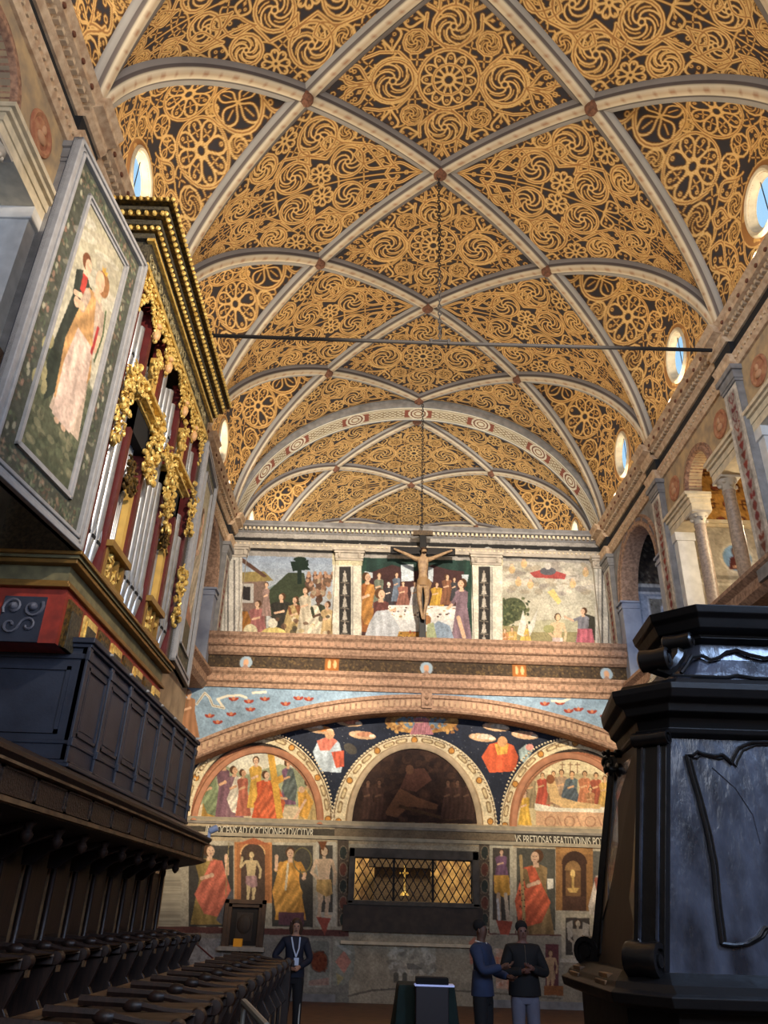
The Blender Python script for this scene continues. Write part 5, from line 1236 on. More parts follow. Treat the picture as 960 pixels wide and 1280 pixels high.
# crowning entablature with gilded mouldings
prof = [(-4.06, 9.05), (OX-.06, 9.05), (OX-.06, 9.12), (OX, 9.15), (OX, 9.40), (OX+.03, 9.42)]
p_ = MB(); p_.prism(prof+[(OX+.03, 9.46), (-4.06, 9.46)], 'y', OY0-.06, OY1+.06); ob(p_, 'frieze', M['orgdark'])
gp = MB(); gp.prism([(OX-.05, 9.02), (OX+.04, 9.02), (OX+.04, 9.10), (OX-.05, 9.10)], 'y', OY0-.06, OY1+.06); gp.prism([(OX-.02, 9.42), (OX+.08, 9.42), (OX+.08, 9.47), (OX-.02, 9.47)], 'y', OY0-.12, OY1+.1); ob(gp, 'gilded_fillet', M['gold'])
def ring_cornice(mb, e, z0_, z1_): mb.box(-4.06, OX+e, OY0-.06-e, OY1+.06+e, z0_, z1_)
p_ = MB(); ring_cornice(p_, .06, 9.47, 9.56); ring_cornice(p_, .14, 9.64, 9.72); ring_cornice(p_, .24, 9.80, 9.86); ring_cornice(p_, .20, 9.86, 9.90); ob(p_, 'cornice', M['orgdark'], bevel=.01)
p_ = MB(); ring_cornice(p_, .10, 9.56, 9.64); ring_cornice(p_, .20, 9.72, 9.80); ring_cornice(p_, .29, 9.90, 9.97); ob(p_, 'gilded_moulding', M['golddk'])
p_ = MB()
for e, z, s_ in ((.11, 9.60, .075), (.21, 9.76, .085), (.30, 9.93, .07)):
    y = OY0-.06-e
    while y < OY1+.06+e: p_.ball((OX+e, y, z), s_*.48, 6, 5, (1, .8, 1)); y += s_*1.25
    x = -4.2
    while x < OX+e: p_.ball((x, OY0-.06-e, z), s_*.48, 6, 5, (.8, 1, 1)); x += s_*1.25
ob(p_, 'egg_moulding', M['gold'], smooth=True)
p_ = MB(); g = random.Random(8); y = OY0+.1
while y < OY1:
    for k in range(3): p_.tube(spiral((OX+.012, y+g.uniform(-.05, .05), 9.27+g.uniform(-.04, .04)), .02, .09, .9, g.uniform(0, 6), 9), .011, 5)
    y += .17
ob(p_, 'frieze_scrolls', mat('dull_scroll_relief', (140, 128, 92), .5, metal=.3), smooth=True)
# base below the pipes
p_ = MB(); p_.prism([(-4.2, 4.0), (OX-.05, 4.0), (OX-.05, 4.60), (-4.2, 4.60)], 'y', OY0+.02, OY1-.02); ob(p_, 'base', M['red'])
def basec(mb, e, z0_, z1_): z0_ = 4.95-(4.95-z0_)*.82; z1_ = 4.95-(4.95-z1_)*.82; mb.box(-4.0-e, OX-.06+e, OY0-e, OY1+e, z0_, z1_)
p_ = MB(); basec(p_, .05, 4.50, 4.55); basec(p_, .02, 4.55, 4.60); basec(p_, .09, 4.80, 4.86); basec(p_, .14, 4.90, 4.95); ob(p_, 'gilt_fillets', mat('bronze_gilt', (132, 98, 48), .45, metal=.5, noise=.2), bevel=.008)
p_ = MB(); basec(p_, .0, 4.60, 4.80); basec(p_, .11, 4.86, 4.90); ob(p_, 'olive_frieze', M['olive'])
for i in range(8):
    ya, yb = OY0+.10+i*.49, OY0+.50+i*.49
    p_ = MB(); p_.box(OX-.055, OX-.025, ya, yb, 4.0, 4.50); p_.box(OX-.055, OX-.015, ya+.05, yb-.05, 4.0, 4.45)
    pn = ob(p_, 'base_panel', M['gold'] if i % 2 else M['golddk']); q = MB(); q.box(-.0, .012, .07, yb-ya-.07, 0, .40)
    o2 = q.build('panel_field', M['orgdark'], pn); o2.location = (OX-.015, ya, 4.0)
p_ = MB(); p_.box(-3.86, -3.43, OY0-.0, OY0+.03, 4.0, 4.48); pn = ob(p_, 'end_panel', M['bluebk'])
p_ = MB()
for s_ in (-1, 1):
    p_.tube(spiral((-3.645+s_*.10, OY0-.01, 4.36), .02, .11, 1.1, 0 if s_ > 0 else PI, 14, 'xz'), .016, 5); p_.tube(spiral((-3.645+s_*.09, OY0-.01, 4.17), .02, .09, 1.0, PI if s_ > 0 else 0, 12, 'xz'), .014, 5)
p_.ball((-3.545, OY0-.01, 4.37), .045, 8, 6); p_.ball((-3.745, OY0-.01, 4.37), .045, 8, 6)
o2 = p_.build('scroll_carving', mat('slate_scrolls', (78, 80, 92), .6), pn, smooth=True)

def carve(cx, cy, cz, sy, sz, n, seed, r=.022, m='gold', name='gilded_carving', dx=.04):
    """a pierced cluster of gilded scrolls, leaves and buds"""
    g = random.Random(seed); mb = MB()
    for _ in range(n):
        y = cy+g.uniform(-1, 1)*sy; z = cz+g.uniform(-1, 1)*sz; x = cx+g.uniform(0, dx)
        k = g.random()
        if k < .5: mb.tube(spiral((x, y, z), .012, g.uniform(.05, .095), g.uniform(.6, 1.2)*g.choice((-1, 1)), g.uniform(0, 6), 9), [r*(.5+.5*math.sin(PI*i/9)) for i in range(10)], 5)
        elif k < .8: mb.ball((x, y, z), g.uniform(.025, .05), 6, 5, (1, g.uniform(.6, 1.2), g.uniform(.7, 1.5)))
        else:
            a = g.uniform(0, 2*PI); mb.tube([(x, y, z), (x+.02, y+.05*math.cos(a), z+.05*math.sin(a)), (x, y+.1*math.cos(a+.4), z+.1*math.sin(a+.4))], [r*.8, r, .006], 5)
    return ob(mb, name, M[m], smooth=True)

# five fields: towers (0,2,4) and flats (1,3)
posts = [OY0+.10, OY0+.72, OY0+1.42, OY0+2.50, OY0+3.20, OY1-.10]
for i, y in enumerate(posts):
    p_ = MB(); p_.box(OX-.20, OX-.02, y-.05, y+.05, OZ0, OZ1-.05); ob(p_, 'post', M['redpost'])
    if i in (1, 2, 3, 4):
        p_ = MB(); s_ = 1 if i in (1, 3) else -1; a_, b_ = sorted((y+s_*.05, y+s_*.15)); p_.box(OX-.18, OX-.06, a_, b_, 5.6, 6.6 if i < 9 else 6); ob(p_, 'ochre_board', M['yellow'])
        p_ = MB(); p_.box(OX-.18, OX-.06, a_, b_, 7.75, 8.6); ob(p_, 'ochre_board', M['yellow'])
def pipe(y, z0_, z1_, r, mouth, mp=M['tin']):
    mb = MB(); x = OX-.14-(.02 if r < .04 else .0)
    foot = min(.34, (z1_-z0_)*.2)
    mb.lathe([(r*.35, z0_), (r, z0_+foot), (r, z1_), (r*.92, z1_+.004), (r*.92, z1_-.02)], (x, y, 0), n=14)
    o = ob(mb, 'pipe', mp, smooth=True)
    if mouth:
        q = MB(); q.box(x+r*.72, x+r*1.02, y-r*.55, y+r*.55, z0_+foot+.01, z0_+foot+.05); o2 = q.build('mouth', M['void'], o)
        q = MB(); q.tube([(x+r*.96, y-r*.5, z0_+foot+.05), (x+r*1.02, y, z0_+foot+.19), (x+r*.96, y+r*.5, z0_+foot+.05)], .006, 4); q.build('pipe_lip', M['tin'], o)
for (ya, yb, n, hts) in ((posts[0], posts[1], 3, (7.9, 8.2, 7.9)), (posts[2], posts[3], 5, (7.6, 7.95, 8.3, 7.95, 7.6)), (posts[4], posts[5], 3, (7.4, 7.7, 7.4))):
    wd_ = (yb-ya-.10)/n
    for k in range(n): pipe(ya+.05+wd_*(k+.5), 5.0, hts[k]-.45, wd_*.47, True)
    for k in range(n): pipe(ya+.05+wd_*(k+.5), 7.75, 8.55+.12*(k % 2), wd_*.36, True)
for (ya, yb, sd) in ((posts[1], posts[2], 1), (posts[3], posts[4], 2)):
    a_, b_ = ya+.16, yb-.16; n = 7; wd_ = (b_-a_)/n
    for k in range(n): pipe(a_+wd_*(k+.5), 5.48, 6.25+.05*abs(k-3), wd_*.44, False)
    for k in range(n): pipe(a_+wd_*(k+.5), 6.55, 7.0+.06*abs(k-3), wd_*.44, False)
    for k in range(n): pipe(a_+wd_*(k+.5), 7.72, 8.2+.06*(3-abs(k-3)), wd_*.44, False)
    # balustrade panel of the flat
    p_ = MB(); p_.box(OX-.16, OX+.06, ya-.02, yb+.02, 5.40, 5.48); p_.box(OX-.16, OX+.05, ya-.02, yb+.02, OZ0, 5.02)
    for k in range(4): yk = ya+.04+(yb-ya-.08)*k/3; p_.box(OX-.14, OX+.0, yk-.025, yk+.025, 5.0, 5.42)
    bp = ob(p_, 'balustrade', mat('bronze_gilt_rail', (150, 116, 58), .45, metal=.5))
    carve(OX-.05, (ya+yb)/2, 5.21, (yb-ya)/2-.06, .15, 26, 40+sd, r=.016)
    # dark transom and gilded box cornice with shelf
    p_ = MB(); p_.box(OX-.2, OX+.02, ya-.08, yb+.08, 7.42, 7.47); p_.box(OX-.2, OX+.10, ya-.13, yb+.13, 7.47, 7.51); p_.box(OX-.2, OX+.03, ya-.08, yb+.08, 7.60, 7.63); p_.box(OX-.2, OX+.12, ya-.14, yb+.14, 7.63, 7.69); ob(p_, 'gilded_transom', M['gold'], bevel=.006)
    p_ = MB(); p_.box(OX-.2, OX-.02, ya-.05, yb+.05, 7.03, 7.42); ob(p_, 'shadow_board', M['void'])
    carve(OX+.02, (ya+yb)/2, 7.56, (yb-ya)/2+.05, .05, 22, 60+sd, r=.014)
    carve(OX-.04, (ya+yb)/2, 6.50, .20, .20, 30, 70+sd, m='golddk')
    carve(OX-.02, (ya+yb)/2, 8.32, .14, .22, 24, 80+sd)
for y, z, sy, sz, n, sd in ((posts[0]+.05, 6.9, .14, .45, 60, 1), (posts[2]+.02, 7.2, .20, .50, 80, 2), (posts[3]-.02, 6.95, .20, .45, 70, 3), (posts[5]-.05, 6.0, .13, .45, 56, 4), (posts[2]+.55, 7.45, .45, .14, 50, 5), (posts[0]+.35, 7.55, .3, .12, 40, 6), (posts[5]-.1, 7.5, .10, .5, 40, 7)):
    carve(OX+.0, y, z, sy, sz, n, sd, dx=.1)
# lace of gilded foliage hanging from the top in scallops
for k in range(5):
    ya, yb = posts[k], posts[k+1]; g = random.Random(90+k); mb = MB()
    for t in np.linspace(0, 1, 22 if k == 2 else 15):
        y = ya+(yb-ya)*t; drop_ = .10+.42*(abs(t-.5)*2)**1.8
        for j in range(1+int(drop_/.07)):
            z = 8.97-j*.075
            if g.random() < .55: mb.tube(spiral((OX-.02+g.uniform(0, .05), y, z), .01, .05, g.choice((-1, 1))*.9, g.uniform(0, 6), 8), .014, 5)
            else: mb.ball((OX+g.uniform(-.02, .05), y, z), .033, 6, 5)
    ob(mb, 'gilded_lace', M['gold'], smooth=True)
chk = mat('rosy_gilt', (206, 158, 104), .5)
for k in range(1, 5): q = MB(); q.ball((OX+.04, posts[k], 8.55), .06, 8, 6, (1, 1, 1.7)); q.ball((OX+.05, posts[k], 8.70), .045, 8, 6); ob(q, 'cherub', chk, smooth=True)

# shutters: painted canvas in deep frames
def shutter(name, hinge, az, wd_, ht, cvs, label):
    """hinge at local origin, panel along local +Y, painted face towards local +X"""
    root = empty(name, hinge, az); tag(root, label, 'organ shutter')
    b = MB(); b.box(-.06, -.005, 0, wd_, 0, ht); b.build('backboard', M['bluebk'], root)
    f = MB()
    for e0, e1, pr in ((0, .05, .05), (.05, .10, .03), (.10, .14, .05)):
        f.box(-.06, pr, e0, wd_-e0, e0, e1); f.box(-.06, pr, e0, wd_-e0, ht-e1, ht-e0); f.box(-.06, pr, e0, e1, e0, ht-e0); f.box(-.06, pr, wd_-e1, wd_-e0, e0, ht-e0)
    f.build('outer_frame', M['greyfr'], root, bevel=.008)
    f = MB(); q = .40
    for e0, e1, pr in ((q, q+.03, .035), (q+.03, q+.07, .015)):
        f.box(-.01, pr, e0, wd_-e0, e0, e1); f.box(-.01, pr, e0, wd_-e0, ht-e1, ht-e0); f.box(-.01, pr, e0, e1, e0, ht-e0); f.box(-.01, pr, wd_-e1, wd_-e0, e0, ht-e0)
    f.build('inner_frame', M['greyfr'], root)
    ny, nz = int(wd_/.010), int(ht/.010)
    v, u = np.meshgrid(np.linspace(0, ht, nz), np.linspace(0, wd_, ny), indexing='ij')
    V = np.stack([np.full_like(u, .0), u, ht-v], -1)
    grid('painting', V, cvs.sample(u, v), CANVAS, root, smooth=False, flip=True)
    return root
def shutter_cv(wd_, ht, kind):
    c = Cv(0, 0, wd_, ht, 120, (84, 84, 70)); g = random.Random(kind)
    c.rect(.14, .14, wd_-.14, ht-.14, (74, 76, 64))
    for _ in range(700):
        side = g.random(); e = g.uniform(.18, .36)
        if side < .5: x = e if side < .25 else wd_-e; y = g.uniform(.2, ht-.2)
        else: y = e if side < .75 else ht-e; x = g.uniform(.2, wd_-.2)
        c.ell(x, y, g.uniform(.012, .045), g.uniform(.008, .022), g.choice([(96, 112, 80), (150, 120, 96), (52, 62, 46), (140, 136, 110), (104, 78, 62), (84, 96, 70)]), rot=g.uniform(0, 3), al=.6)
    for _ in range(26):
        x = g.choice((.27, wd_-.27))+g.uniform(-.06, .06); y = g.uniform(.3, ht-.3); c.ell(x, y, .024, .04, g.choice([(170, 164, 136), (150, 112, 92)]), al=.8)
    x0_, x1_, y0_, y1_ = .47, wd_-.47, .47, ht-.47; n = 30
    for i in range(n):
        t = i/(n-1); col = tuple((160, 152, 124)[k]*(1-t)+(190, 182, 156)[k]*t for k in range(3))
        c.rect(x0_, y0_+(y1_-y0_)*.62*i/n, x1_, y0_+(y1_-y0_)*.62*(i+1)/n+.01, col)
    if kind == 1:
        for _ in range(30): c.ell(g.uniform(x0_, x1_), g.uniform(y0_, y0_+.9), g.uniform(.1, .3), g.uniform(.03, .07), g.choice([(176, 166, 140), (214, 208, 190), (160, 150, 130)]), rot=-.5, al=.35)
        c.rect(x0_, y0_+(y1_-y0_)*.60, x1_, y1_, (84, 88, 66))
        for _ in range(220): c.ell(g.uniform(x0_, x1_), g.uniform(y0_+1.8, y1_), g.uniform(.02, .09), g.uniform(.02, .05), g.choice([(104, 110, 80), (60, 66, 50), (140, 134, 100), (72, 80, 60)]), al=.55)
        mx = (x0_+x1_)/2
        c.poly([(mx-.42, 2.6), (mx-.32, 1.7), (mx-.2, 1.35), (mx-.02, 1.3), (mx+.02, 2.1), (mx-.08, 2.7), (mx-.3, 3.0)], (50, 58, 48), fold=.12, fw=.12)
        fig(c, mx-.20, 1.02, 2.4, (52, 58, 50), None, w=.3, look=1, hair=(110, 64, 40)); c.poly([(mx-.24, 1.28), (mx-.14, 1.26), (mx-.12, 1.5), (mx-.22, 1.5)], (190, 60, 50))
        fig(c, mx+.12, .92, 3.0, (190, 164, 140), (190, 140, 84), w=.30, look=-1, hair=(150, 100, 60), skin=(214, 170, 134), arm=[((-.5, .24), (-.6, .34), (-.9, .36)), ((.5, .24), (.6, .38), (.5, .45))])
        c.poly([(mx+.06, .86), (mx+.08, .93), (mx+.18, .93), (mx+.2, .85), (mx+.15, .89), (mx+.13, .83), (mx+.1, .89)], (210, 160, 60))
        c.poly([(mx-.08, 1.9), (mx+.28, 1.9), (mx+.34, 2.5), (mx+.25, 3.02), (mx-.12, 3.02), (mx-.16, 2.4)], (206, 176, 156), fold=.12, fw=.09)
        c.line([(mx+.34, 1.3), (mx+.40, 1.6), (mx+.36, 2.0)], .03, (80, 96, 60)); c.line([(mx+.28, 1.6), (mx+.27, 1.95)], .05, (176, 50, 50))
        for s_ in (0, .14): c.ell(mx-.02+s_, 3.04, .05, .03, SK)
        for _ in range(5): c.ell(mx-.45+g.uniform(-.1, .1), 2.6+g.uniform(-.3, .3), .05, .08, (150, 140, 96))
    else:
        c.rect(x0_, y0_+(y1_-y0_)*.6, x1_, y1_, (96, 92, 70)); mx = (x0_+x1_)/2
        fig(c, mx, 1.0, 3.1, (176, 120, 90), (196, 180, 150), w=.34, look=1)
    c.weather(.10, .3); return c
L1 = 1.84
shutter('organ_shutter', (OX, 7.41, 4.955), PI+math.radians(-7.6)+0, L1, 4.045, shutter_cv(L1, 4.04, 1), 'near painted organ shutter with a crowned woman, swung towards the viewer') if False else None
def shutter2(hinge, tip, z0_, ht, cvs, label):
    """panel between hinge and tip (xy); painted face turned to the hall (+X)"""
    hx, hy = hinge; tx, ty = tip
    if ty < hy: ox, oy, dx, dy = tx, ty, hx-tx, hy-ty
    else: ox, oy, dx, dy = hx, hy, tx-hx, ty-hy
    az = math.atan2(dy, dx)-PI/2
    return shutter('organ_shutter', (ox, oy, z0_), az, math.hypot(dx, dy), ht, cvs, label)
n1 = math.hypot(.244, 1.82)
shutter2((OX+.02, 7.38), (-3.40, 5.52), 4.955, 4.045, shutter_cv(math.hypot(.22, 1.86), 4.045, 1), 'near organ shutter painted with a crowned woman, swung towards the viewer')
shutter2((OX+.02, 11.56), (-3.31, 13.2), 5.04, 4.0, shutter_cv(math.hypot(.13, 1.64), 4.0, 2), 'far organ shutter seen edge-on at the right of the pipes')

# ------------------------------------------------------------------ blue-black singers' balcony below the organ
BX, BY0, BY1, BZ0, BZ1 = -3.04, 7.86, 13.3, 2.89, 4.17
bl = empty('organ_balcony', (BX, BY0, BZ0)); tag(bl, 'long blue-black panelled balcony box under the pipe organ', 'balcony')
inv = Matrix.Translation((-BX, -BY0, -BZ0))
def bb(mb, name, m, **k):
    o = mb.build(name, m, bl, **k); o.matrix_parent_inverse = inv; return o
p_ = MB(); p_.box(BX-.06, BX, BY0, BY1, BZ0, BZ1-.06); p_.box(-4.7, BX, BY0, BY0+.06, BZ0, BZ1-.06); p_.box(-4.7, BX, BY1-.06, BY1, BZ0, BZ1-.06); p_.box(-4.7, BX, BY0, BY1, BZ0, BZ0+.06); bb(p_, 'box', M['bluebk'])
p_ = MB()
for e, z0_, z1_ in ((.02, BZ1-.22, BZ1-.16), (.04, BZ1-.10, BZ1-.06), (.07, BZ1-.06, BZ1), (.03, BZ0, BZ0+.05), (.05, BZ0-.02, BZ0+.02), (.015, BZ0+.20, BZ0+.24)):
    p_.box(-4.7, BX+e, BY0-e, BY1+e, z0_, z1_)
bb(p_, 'rail_mouldings', M['bluebk'], bevel=.01)
n = 7; st = (BY1-BY0)/n
for i in range(n+1):
    y = BY0+st*i; p_ = MB(); p_.box(BX, BX+.03, y-.05, y+.05, BZ0+.02, BZ1-.1); p_.box(BX, BX+.05, y-.06, y+.06, BZ0+.18, BZ0+.26); p_.box(BX, BX+.045, y-.055, y+.055, BZ1-.24, BZ1-.14); bb(p_, 'pilaster_strip', M['bluebk'], bevel=.006)
for i in range(n):
    y = BY0+st*i; p_ = MB(); a_, b_, c_, d_ = y+.09, y+st-.09, BZ0+.30, BZ1-.28
    for q in ((a_, b_, c_, c_+.03), (a_, b_, d_-.03, d_), (a_, a_+.03, c_, d_), (b_-.03, b_, c_, d_)): p_.box(BX, BX+.02, *q)
    p_.box(BX, BX+.008, a_+.07, b_-.07, c_+.07, d_-.07); bb(p_, 'panel', M['bluebk'])
p_ = MB(); q0, q1 = -4.2, BX-.14
for q in ((q0, q1, BZ0+.3, BZ0+.34), (q0, q1, BZ1-.34, BZ1-.3), (q0, q0+.04, BZ0+.3, BZ1-.3), (q1-.04, q1, BZ0+.3, BZ1-.3)): p_.box(q[0], q[1], BY0-.02, BY0, q[2], q[3])
bb(p_, 'end_panel', M['bluebk'])
p_ = MB()
for i in range(n): p_.lathe([(.0, 0), (.02, .0), (.012, .03)], n=8, M=Matrix.Translation((BX+.07, BY0+st*(i+.6), BZ1-.03)) @ Matrix.Rotation(PI/2, 4, 'Y'))
bb(p_, 'brass_stud', M['greyfr'])

# ------------------------------------------------------------------ canopy of the choir stalls
CX, CY0, CY1 = -2.5, 1.2, 12.96
cn = empty('stall_canopy', (CX, CY0, 2.3)); tag(cn, 'long carved walnut canopy overhanging the left choir stalls', 'canopy')
inv2 = Matrix.Translation((-CX, -CY0, -2.3))
def cb(mb, name, m, **k):
    o = mb.build(name, m, cn, **k); o.matrix_parent_inverse = inv2; return o
p_ = MB(); p_.prism([(-3.35, 2.15), (CX-.14, 2.28), (CX-.08, 2.30), (CX-.08, 2.34), (CX-.10, 2.36), (CX-.10, 2.54), (CX-.04, 2.57), (CX, 2.61), (CX, 2.64), (-3.0, 2.86), (-4.6, 2.86), (-4.6, 2.15)], 'y', CY0, CY1); cb(p_, 'cornice', M['wood'])
p_ = MB(); p_.prism([(CX-.10, 2.545), (CX-.03, 2.555), (CX-.03, 2.575), (CX-.10, 2.57)], 'y', CY0, CY1); p_.prism([(CX-.11, 2.30), (CX-.05, 2.31), (CX-.05, 2.345), (CX-.11, 2.345)], 'y', CY0, CY1); cb(p_, 'edge_moulding', M['woodlt'])
SP = .648
def stall_y(i): return 11.75-SP*i
carv = mat('carved_walnut_relief', (62, 42, 30), .5, c2=(34, 22, 16), nscale=40, bump=.8, bscale=50)
for i in range(14):
    y = stall_y(i)+.3
    p_ = MB(); p_.box(CX-.10, CX-.085, y+.04, y+SP-.04, 2.375, 2.525)
    for q in ((y+.02, y+SP-.02, 2.36, 2.375), (y+.02, y+SP-.02, 2.525, 2.54), (y+.02, y+.04, 2.36, 2.54), (y+SP-.04, y+SP-.02, 2.36, 2.54)): p_.box(CX-.10, CX-.075, *q)
    cb(p_, 'frieze_panel', carv)
for i in range(17):
    y = stall_y(i)
    p_ = MB(); p_.lathe([(.001, 2.10), (.02, 2.11), (.045, 2.14), (.05, 2.17), (.03, 2.20), (.035, 2.22), (.055, 2.25), (.03, 2.28), (.03, 2.32)], (CX-.22, y, 0), n=12)
    p_.prism([(-3.24, 2.0), (-3.24, 2.25), (CX-.2, 2.3), (CX-.25, 2.22), (CX-.5, 2.12), (-3.15, 2.0)], 'y', y-.03, y+.03); cb(p_, 'pendant_bracket', M['wood'], smooth=True)

# ------------------------------------------------------------------ choir stalls
def stall_parts(root, depth, back_h, top, seat_z=-.0, w=SP, cols=True):
    """local: x from 0 (front) to -depth (back); z 0 = platform; centred between two dividers"""
    h = top
    t_ = MB(); pts = [(-depth, -w/2), (-depth, w/2)]
    # arm shelf with a hollow bitten towards the seat
    n_ = 14; arc_ = [(-.04-(depth-.22)*math.sin(PI*k/n_)**.7, w/2-.07-(w-.14)*k/n_) for k in range(n_+1)]
    pts = [(-depth, w/2), (-.04, w/2)]+[(a, b) for a, b in arc_]+[(-.04, -w/2), (-depth, -w/2)]
    t_.prism(pts[::-1], 'z', h-.07, h); t_.build('arm_shelf', M['wood'], root, bevel=.008)
    t_ = MB(); t_.prism([(a-.0, b) for a, b in arc_]+[(a-.03, b*.94) for a, b in arc_[::-1]], 'z', h-.005, h+.012); t_.build('worn_edge', M['woodlt'], root)
    for s_ in (1,):
        d_ = MB(); yy = s_*w/2
        d_.prism([(-depth, 0), (-.10, 0), (-.10, h*.42), (-.02, h*.5), (-.12, h*.66), (-.05, h*.86), (-.02, h-.07), (-depth, h-.07)], 'y', yy-.03, yy+.03)
        d_.build('divider', M['wood'], root, bevel=.006)
        d_ = MB(); d_.lathe([(.001, -.05), (.05, -.045), (.062, 0), (.05, .045), (.001, .05)], n=14, M=Matrix.Translation((-.03, yy, h-.02)) @ Matrix.Rotation(PI/2, 4, 'X'))
        d_.ball((-depth*.55, yy, h+.035), .055, 8, 6, (1.5, .8, .8)); d_.tube([(-depth+.02, yy, h+.06), (-depth*.6, yy, h+.05), (-depth*.3, yy, h+.01), (-.02, yy, h+.0)], [.035, .03, .025, .02], 6); d_.build('scroll_armrest', M['wood'], root, smooth=True)
        d_ = MB(); d_.box(-.018, .0, yy-.03, yy+.03, h-.12, h-.01); d_.build('worn_edge', M['woodlt'], root); d_ = MB(); d_.box(-.10, -.085, yy-.012, yy+.012, .05, h*.42); d_.build('worn_edge', M['woodlt'], root)
    d_ = MB(); d_.box(-depth+.05, -.14, -w/2+.04, w/2-.04, .42, .46); d_.build('seat', M['wood'], root, bevel=.01)
    d_ = MB(); d_.box(-depth, -depth+.03, -w/2, w/2, 0, h-.05)
    d_.box(-.16, -.13, -w/2, w/2, 0, .42); d_.build('seat_back', M['wood'], root)
def stall(x, y, z, depth, label, group, top, tall=False, proto=[None, None]):
    k = 1 if tall else 0
    if proto[k] is None:
        root = empty('choir_stall', (x, y, z)); stall_parts(root, depth, 1, top)
        if tall:
            d_ = MB(); d_.box(-depth-.04, -depth, -SP/2, SP/2, 0, 1.78); d_.box(-depth-.02, -depth+.012, -SP/2+.12, SP/2-.12, top+.10, top+.76); d_.build('back_panel', M['wood'], root, bevel=.005)
            for s_ in (1,):
                d_ = MB(); yy = SP/2
                d_.lathe([(.045, top), (.045, top+.05), (.028, top+.09), (.034, top+.3), (.028, top+.78), (.045, top+.82), (.045, top+.88)], (-depth+.035, yy, 0), n=12); d_.build('colonnette', M['wood'], root, smooth=True)
                d_ = MB(); d_.box(-depth, -depth+.02, yy-.09, yy-.065, top+.02, top+.88); d_.box(-depth, -depth+.02, yy+.065, yy+.09, top+.02, top+.88); d_.build('moulding', M['woodlt'], root)
        proto[k] = root
    else: root = copy_tree(proto[k], loc=(x, y, z))
    tag(root, label, 'choir stall', group); return root
ORD = ['farthest', 'second', 'third', 'fourth', 'fifth', 'sixth', 'seventh', 'eighth', 'ninth', 'tenth', 'eleventh', 'twelfth', 'thirteenth', 'fourteenth', 'fifteenth', 'sixteenth', 'seventeenth', 'eighteenth']
for i in range(18):
    y = 13.0-SP*i-.02
    lab = 'farthest tall-backed walnut choir stall under the canopy' if i == 0 else 'tall-backed walnut choir stall under the canopy, %s from its far end' % ORD[i]
    stall(-2.58, y, .36, .72, lab, 'upper row of choir stalls', .95, True)
for i in range(13):
    y = 12.45-SP*i
    lab = 'farthest low choir stall of the front row, beside the person in navy' if i == 0 else 'low dark front-row choir stall with scrolled armrest, %s from the far end' % ORD[i]
    stall(-1.13, y, .12, .88, lab, 'front row of choir stalls', .93)
e_ = MB(); e_.box(-2.05, -1.12, 12.45+SP/2+.03, 12.45+SP/2+.08, 0, 1.06); e_.box(-2.0, -1.08, 12.45+SP/2+.03, 12.45+SP/2+.10, .98, 1.06)
tag(e_.build('stall_end_panel', M['wood'], bevel=.01), 'plain dark end board closing the front row of stalls', 'panel')
e_ = MB(); e_.prism([(-2.08, .125), (-2.02, .125), (-2.02, 1.05), (-1.98, 1.07), (-2.14, 1.07), (-2.08, 1.03)], 'y', 4.2, 12.7)
e_.prism([(-2.13, 1.07), (-1.99, 1.07), (-1.99, 1.085), (-2.13, 1.085)], 'y', 4.2, 12.7)
tag(e_.build('book_rest', M['woodlt']), 'long worn book rest running behind the front row of stalls', 'book rest')
e_ = MB(); e_.box(-4.6, -2.2, 1.0, 13.5, 0, .36); tag(e_.build('stall_platform', M['wood']), 'raised wooden platform carrying the tall-backed choir stalls', 'platform')
e_ = MB(); e_.box(-2.19, -.9, 3.9, 12.85, 0, .12); tag(e_.build('stall_platform', M['wood']), 'low wooden platform carrying the front row of stalls', 'platform')
e_ = MB(); e_.box(-3.42, -3.34, 1.0, 13.36, .36, 2.14); tag(e_.build('stall_backboard', M['wood']), 'continuous dark backboard behind the tall choir stalls', 'panelling')
hr = empty('handrail', (-.62, 4.6, 0)); tag(hr, 'short slanted steel handrail beside the near end of the front stalls', 'handrail')
a_ = Vector(atY(305, 1253, 4.6)); b_ = Vector(atY(333, 1283, 4.2))
inv3 = Matrix.Translation((.62, -4.6, 0))
q = MB(); q.tube([a_, b_, b_+Vector((0, 0, -.12))], .018, 8); o2 = q.build('rail', M['steel'], hr, smooth=True); o2.matrix_parent_inverse = inv3
q = MB(); q.tube([b_+Vector((0, 0, -.1)), (b_.x, b_.y, 0)], .016, 8); q.tube([a_, (a_.x, a_.y, 0)], .012, 8); o2 = q.build('post', M['steel'], hr, smooth=True); o2.matrix_parent_inverse = inv3

# ------------------------------------------------------------------ great choir lectern in the right foreground
lec = empty('choir_lectern', (2.1, 4.45, 0)); tag(lec, 'massive blackened wooden choir lectern with curved panel mouldings and corner scrolls', 'lectern')
inv4 = Matrix.Translation((-2.1, -4.45, 0))
def lb(mb, name, m, parent=None, **k):
    o = mb.build(name, m, parent or lec, **k)
    if parent is None: o.matrix_parent_inverse = inv4
    return o
XM, YM = 2.1, 4.47
def octa(z, x0, y0, c, y1=None, xr=None):
    y1 = y1 if y1 is not None else 2*YM-y0
    x1 = 2*XM-x0; xr = x0 if xr is None else xr; xq = 2*XM-xr; d = c*.6
    return [(x0+c, y0, z), (x1-c, y0, z), (x1, y0+c, z), (xq, y1-d, z), (xq-d, y1, z), (xr+d, y1, z), (xr, y1-d, z), (x0, y0+c, z)]
def octs(lst): return [octa(*q) for q in lst]
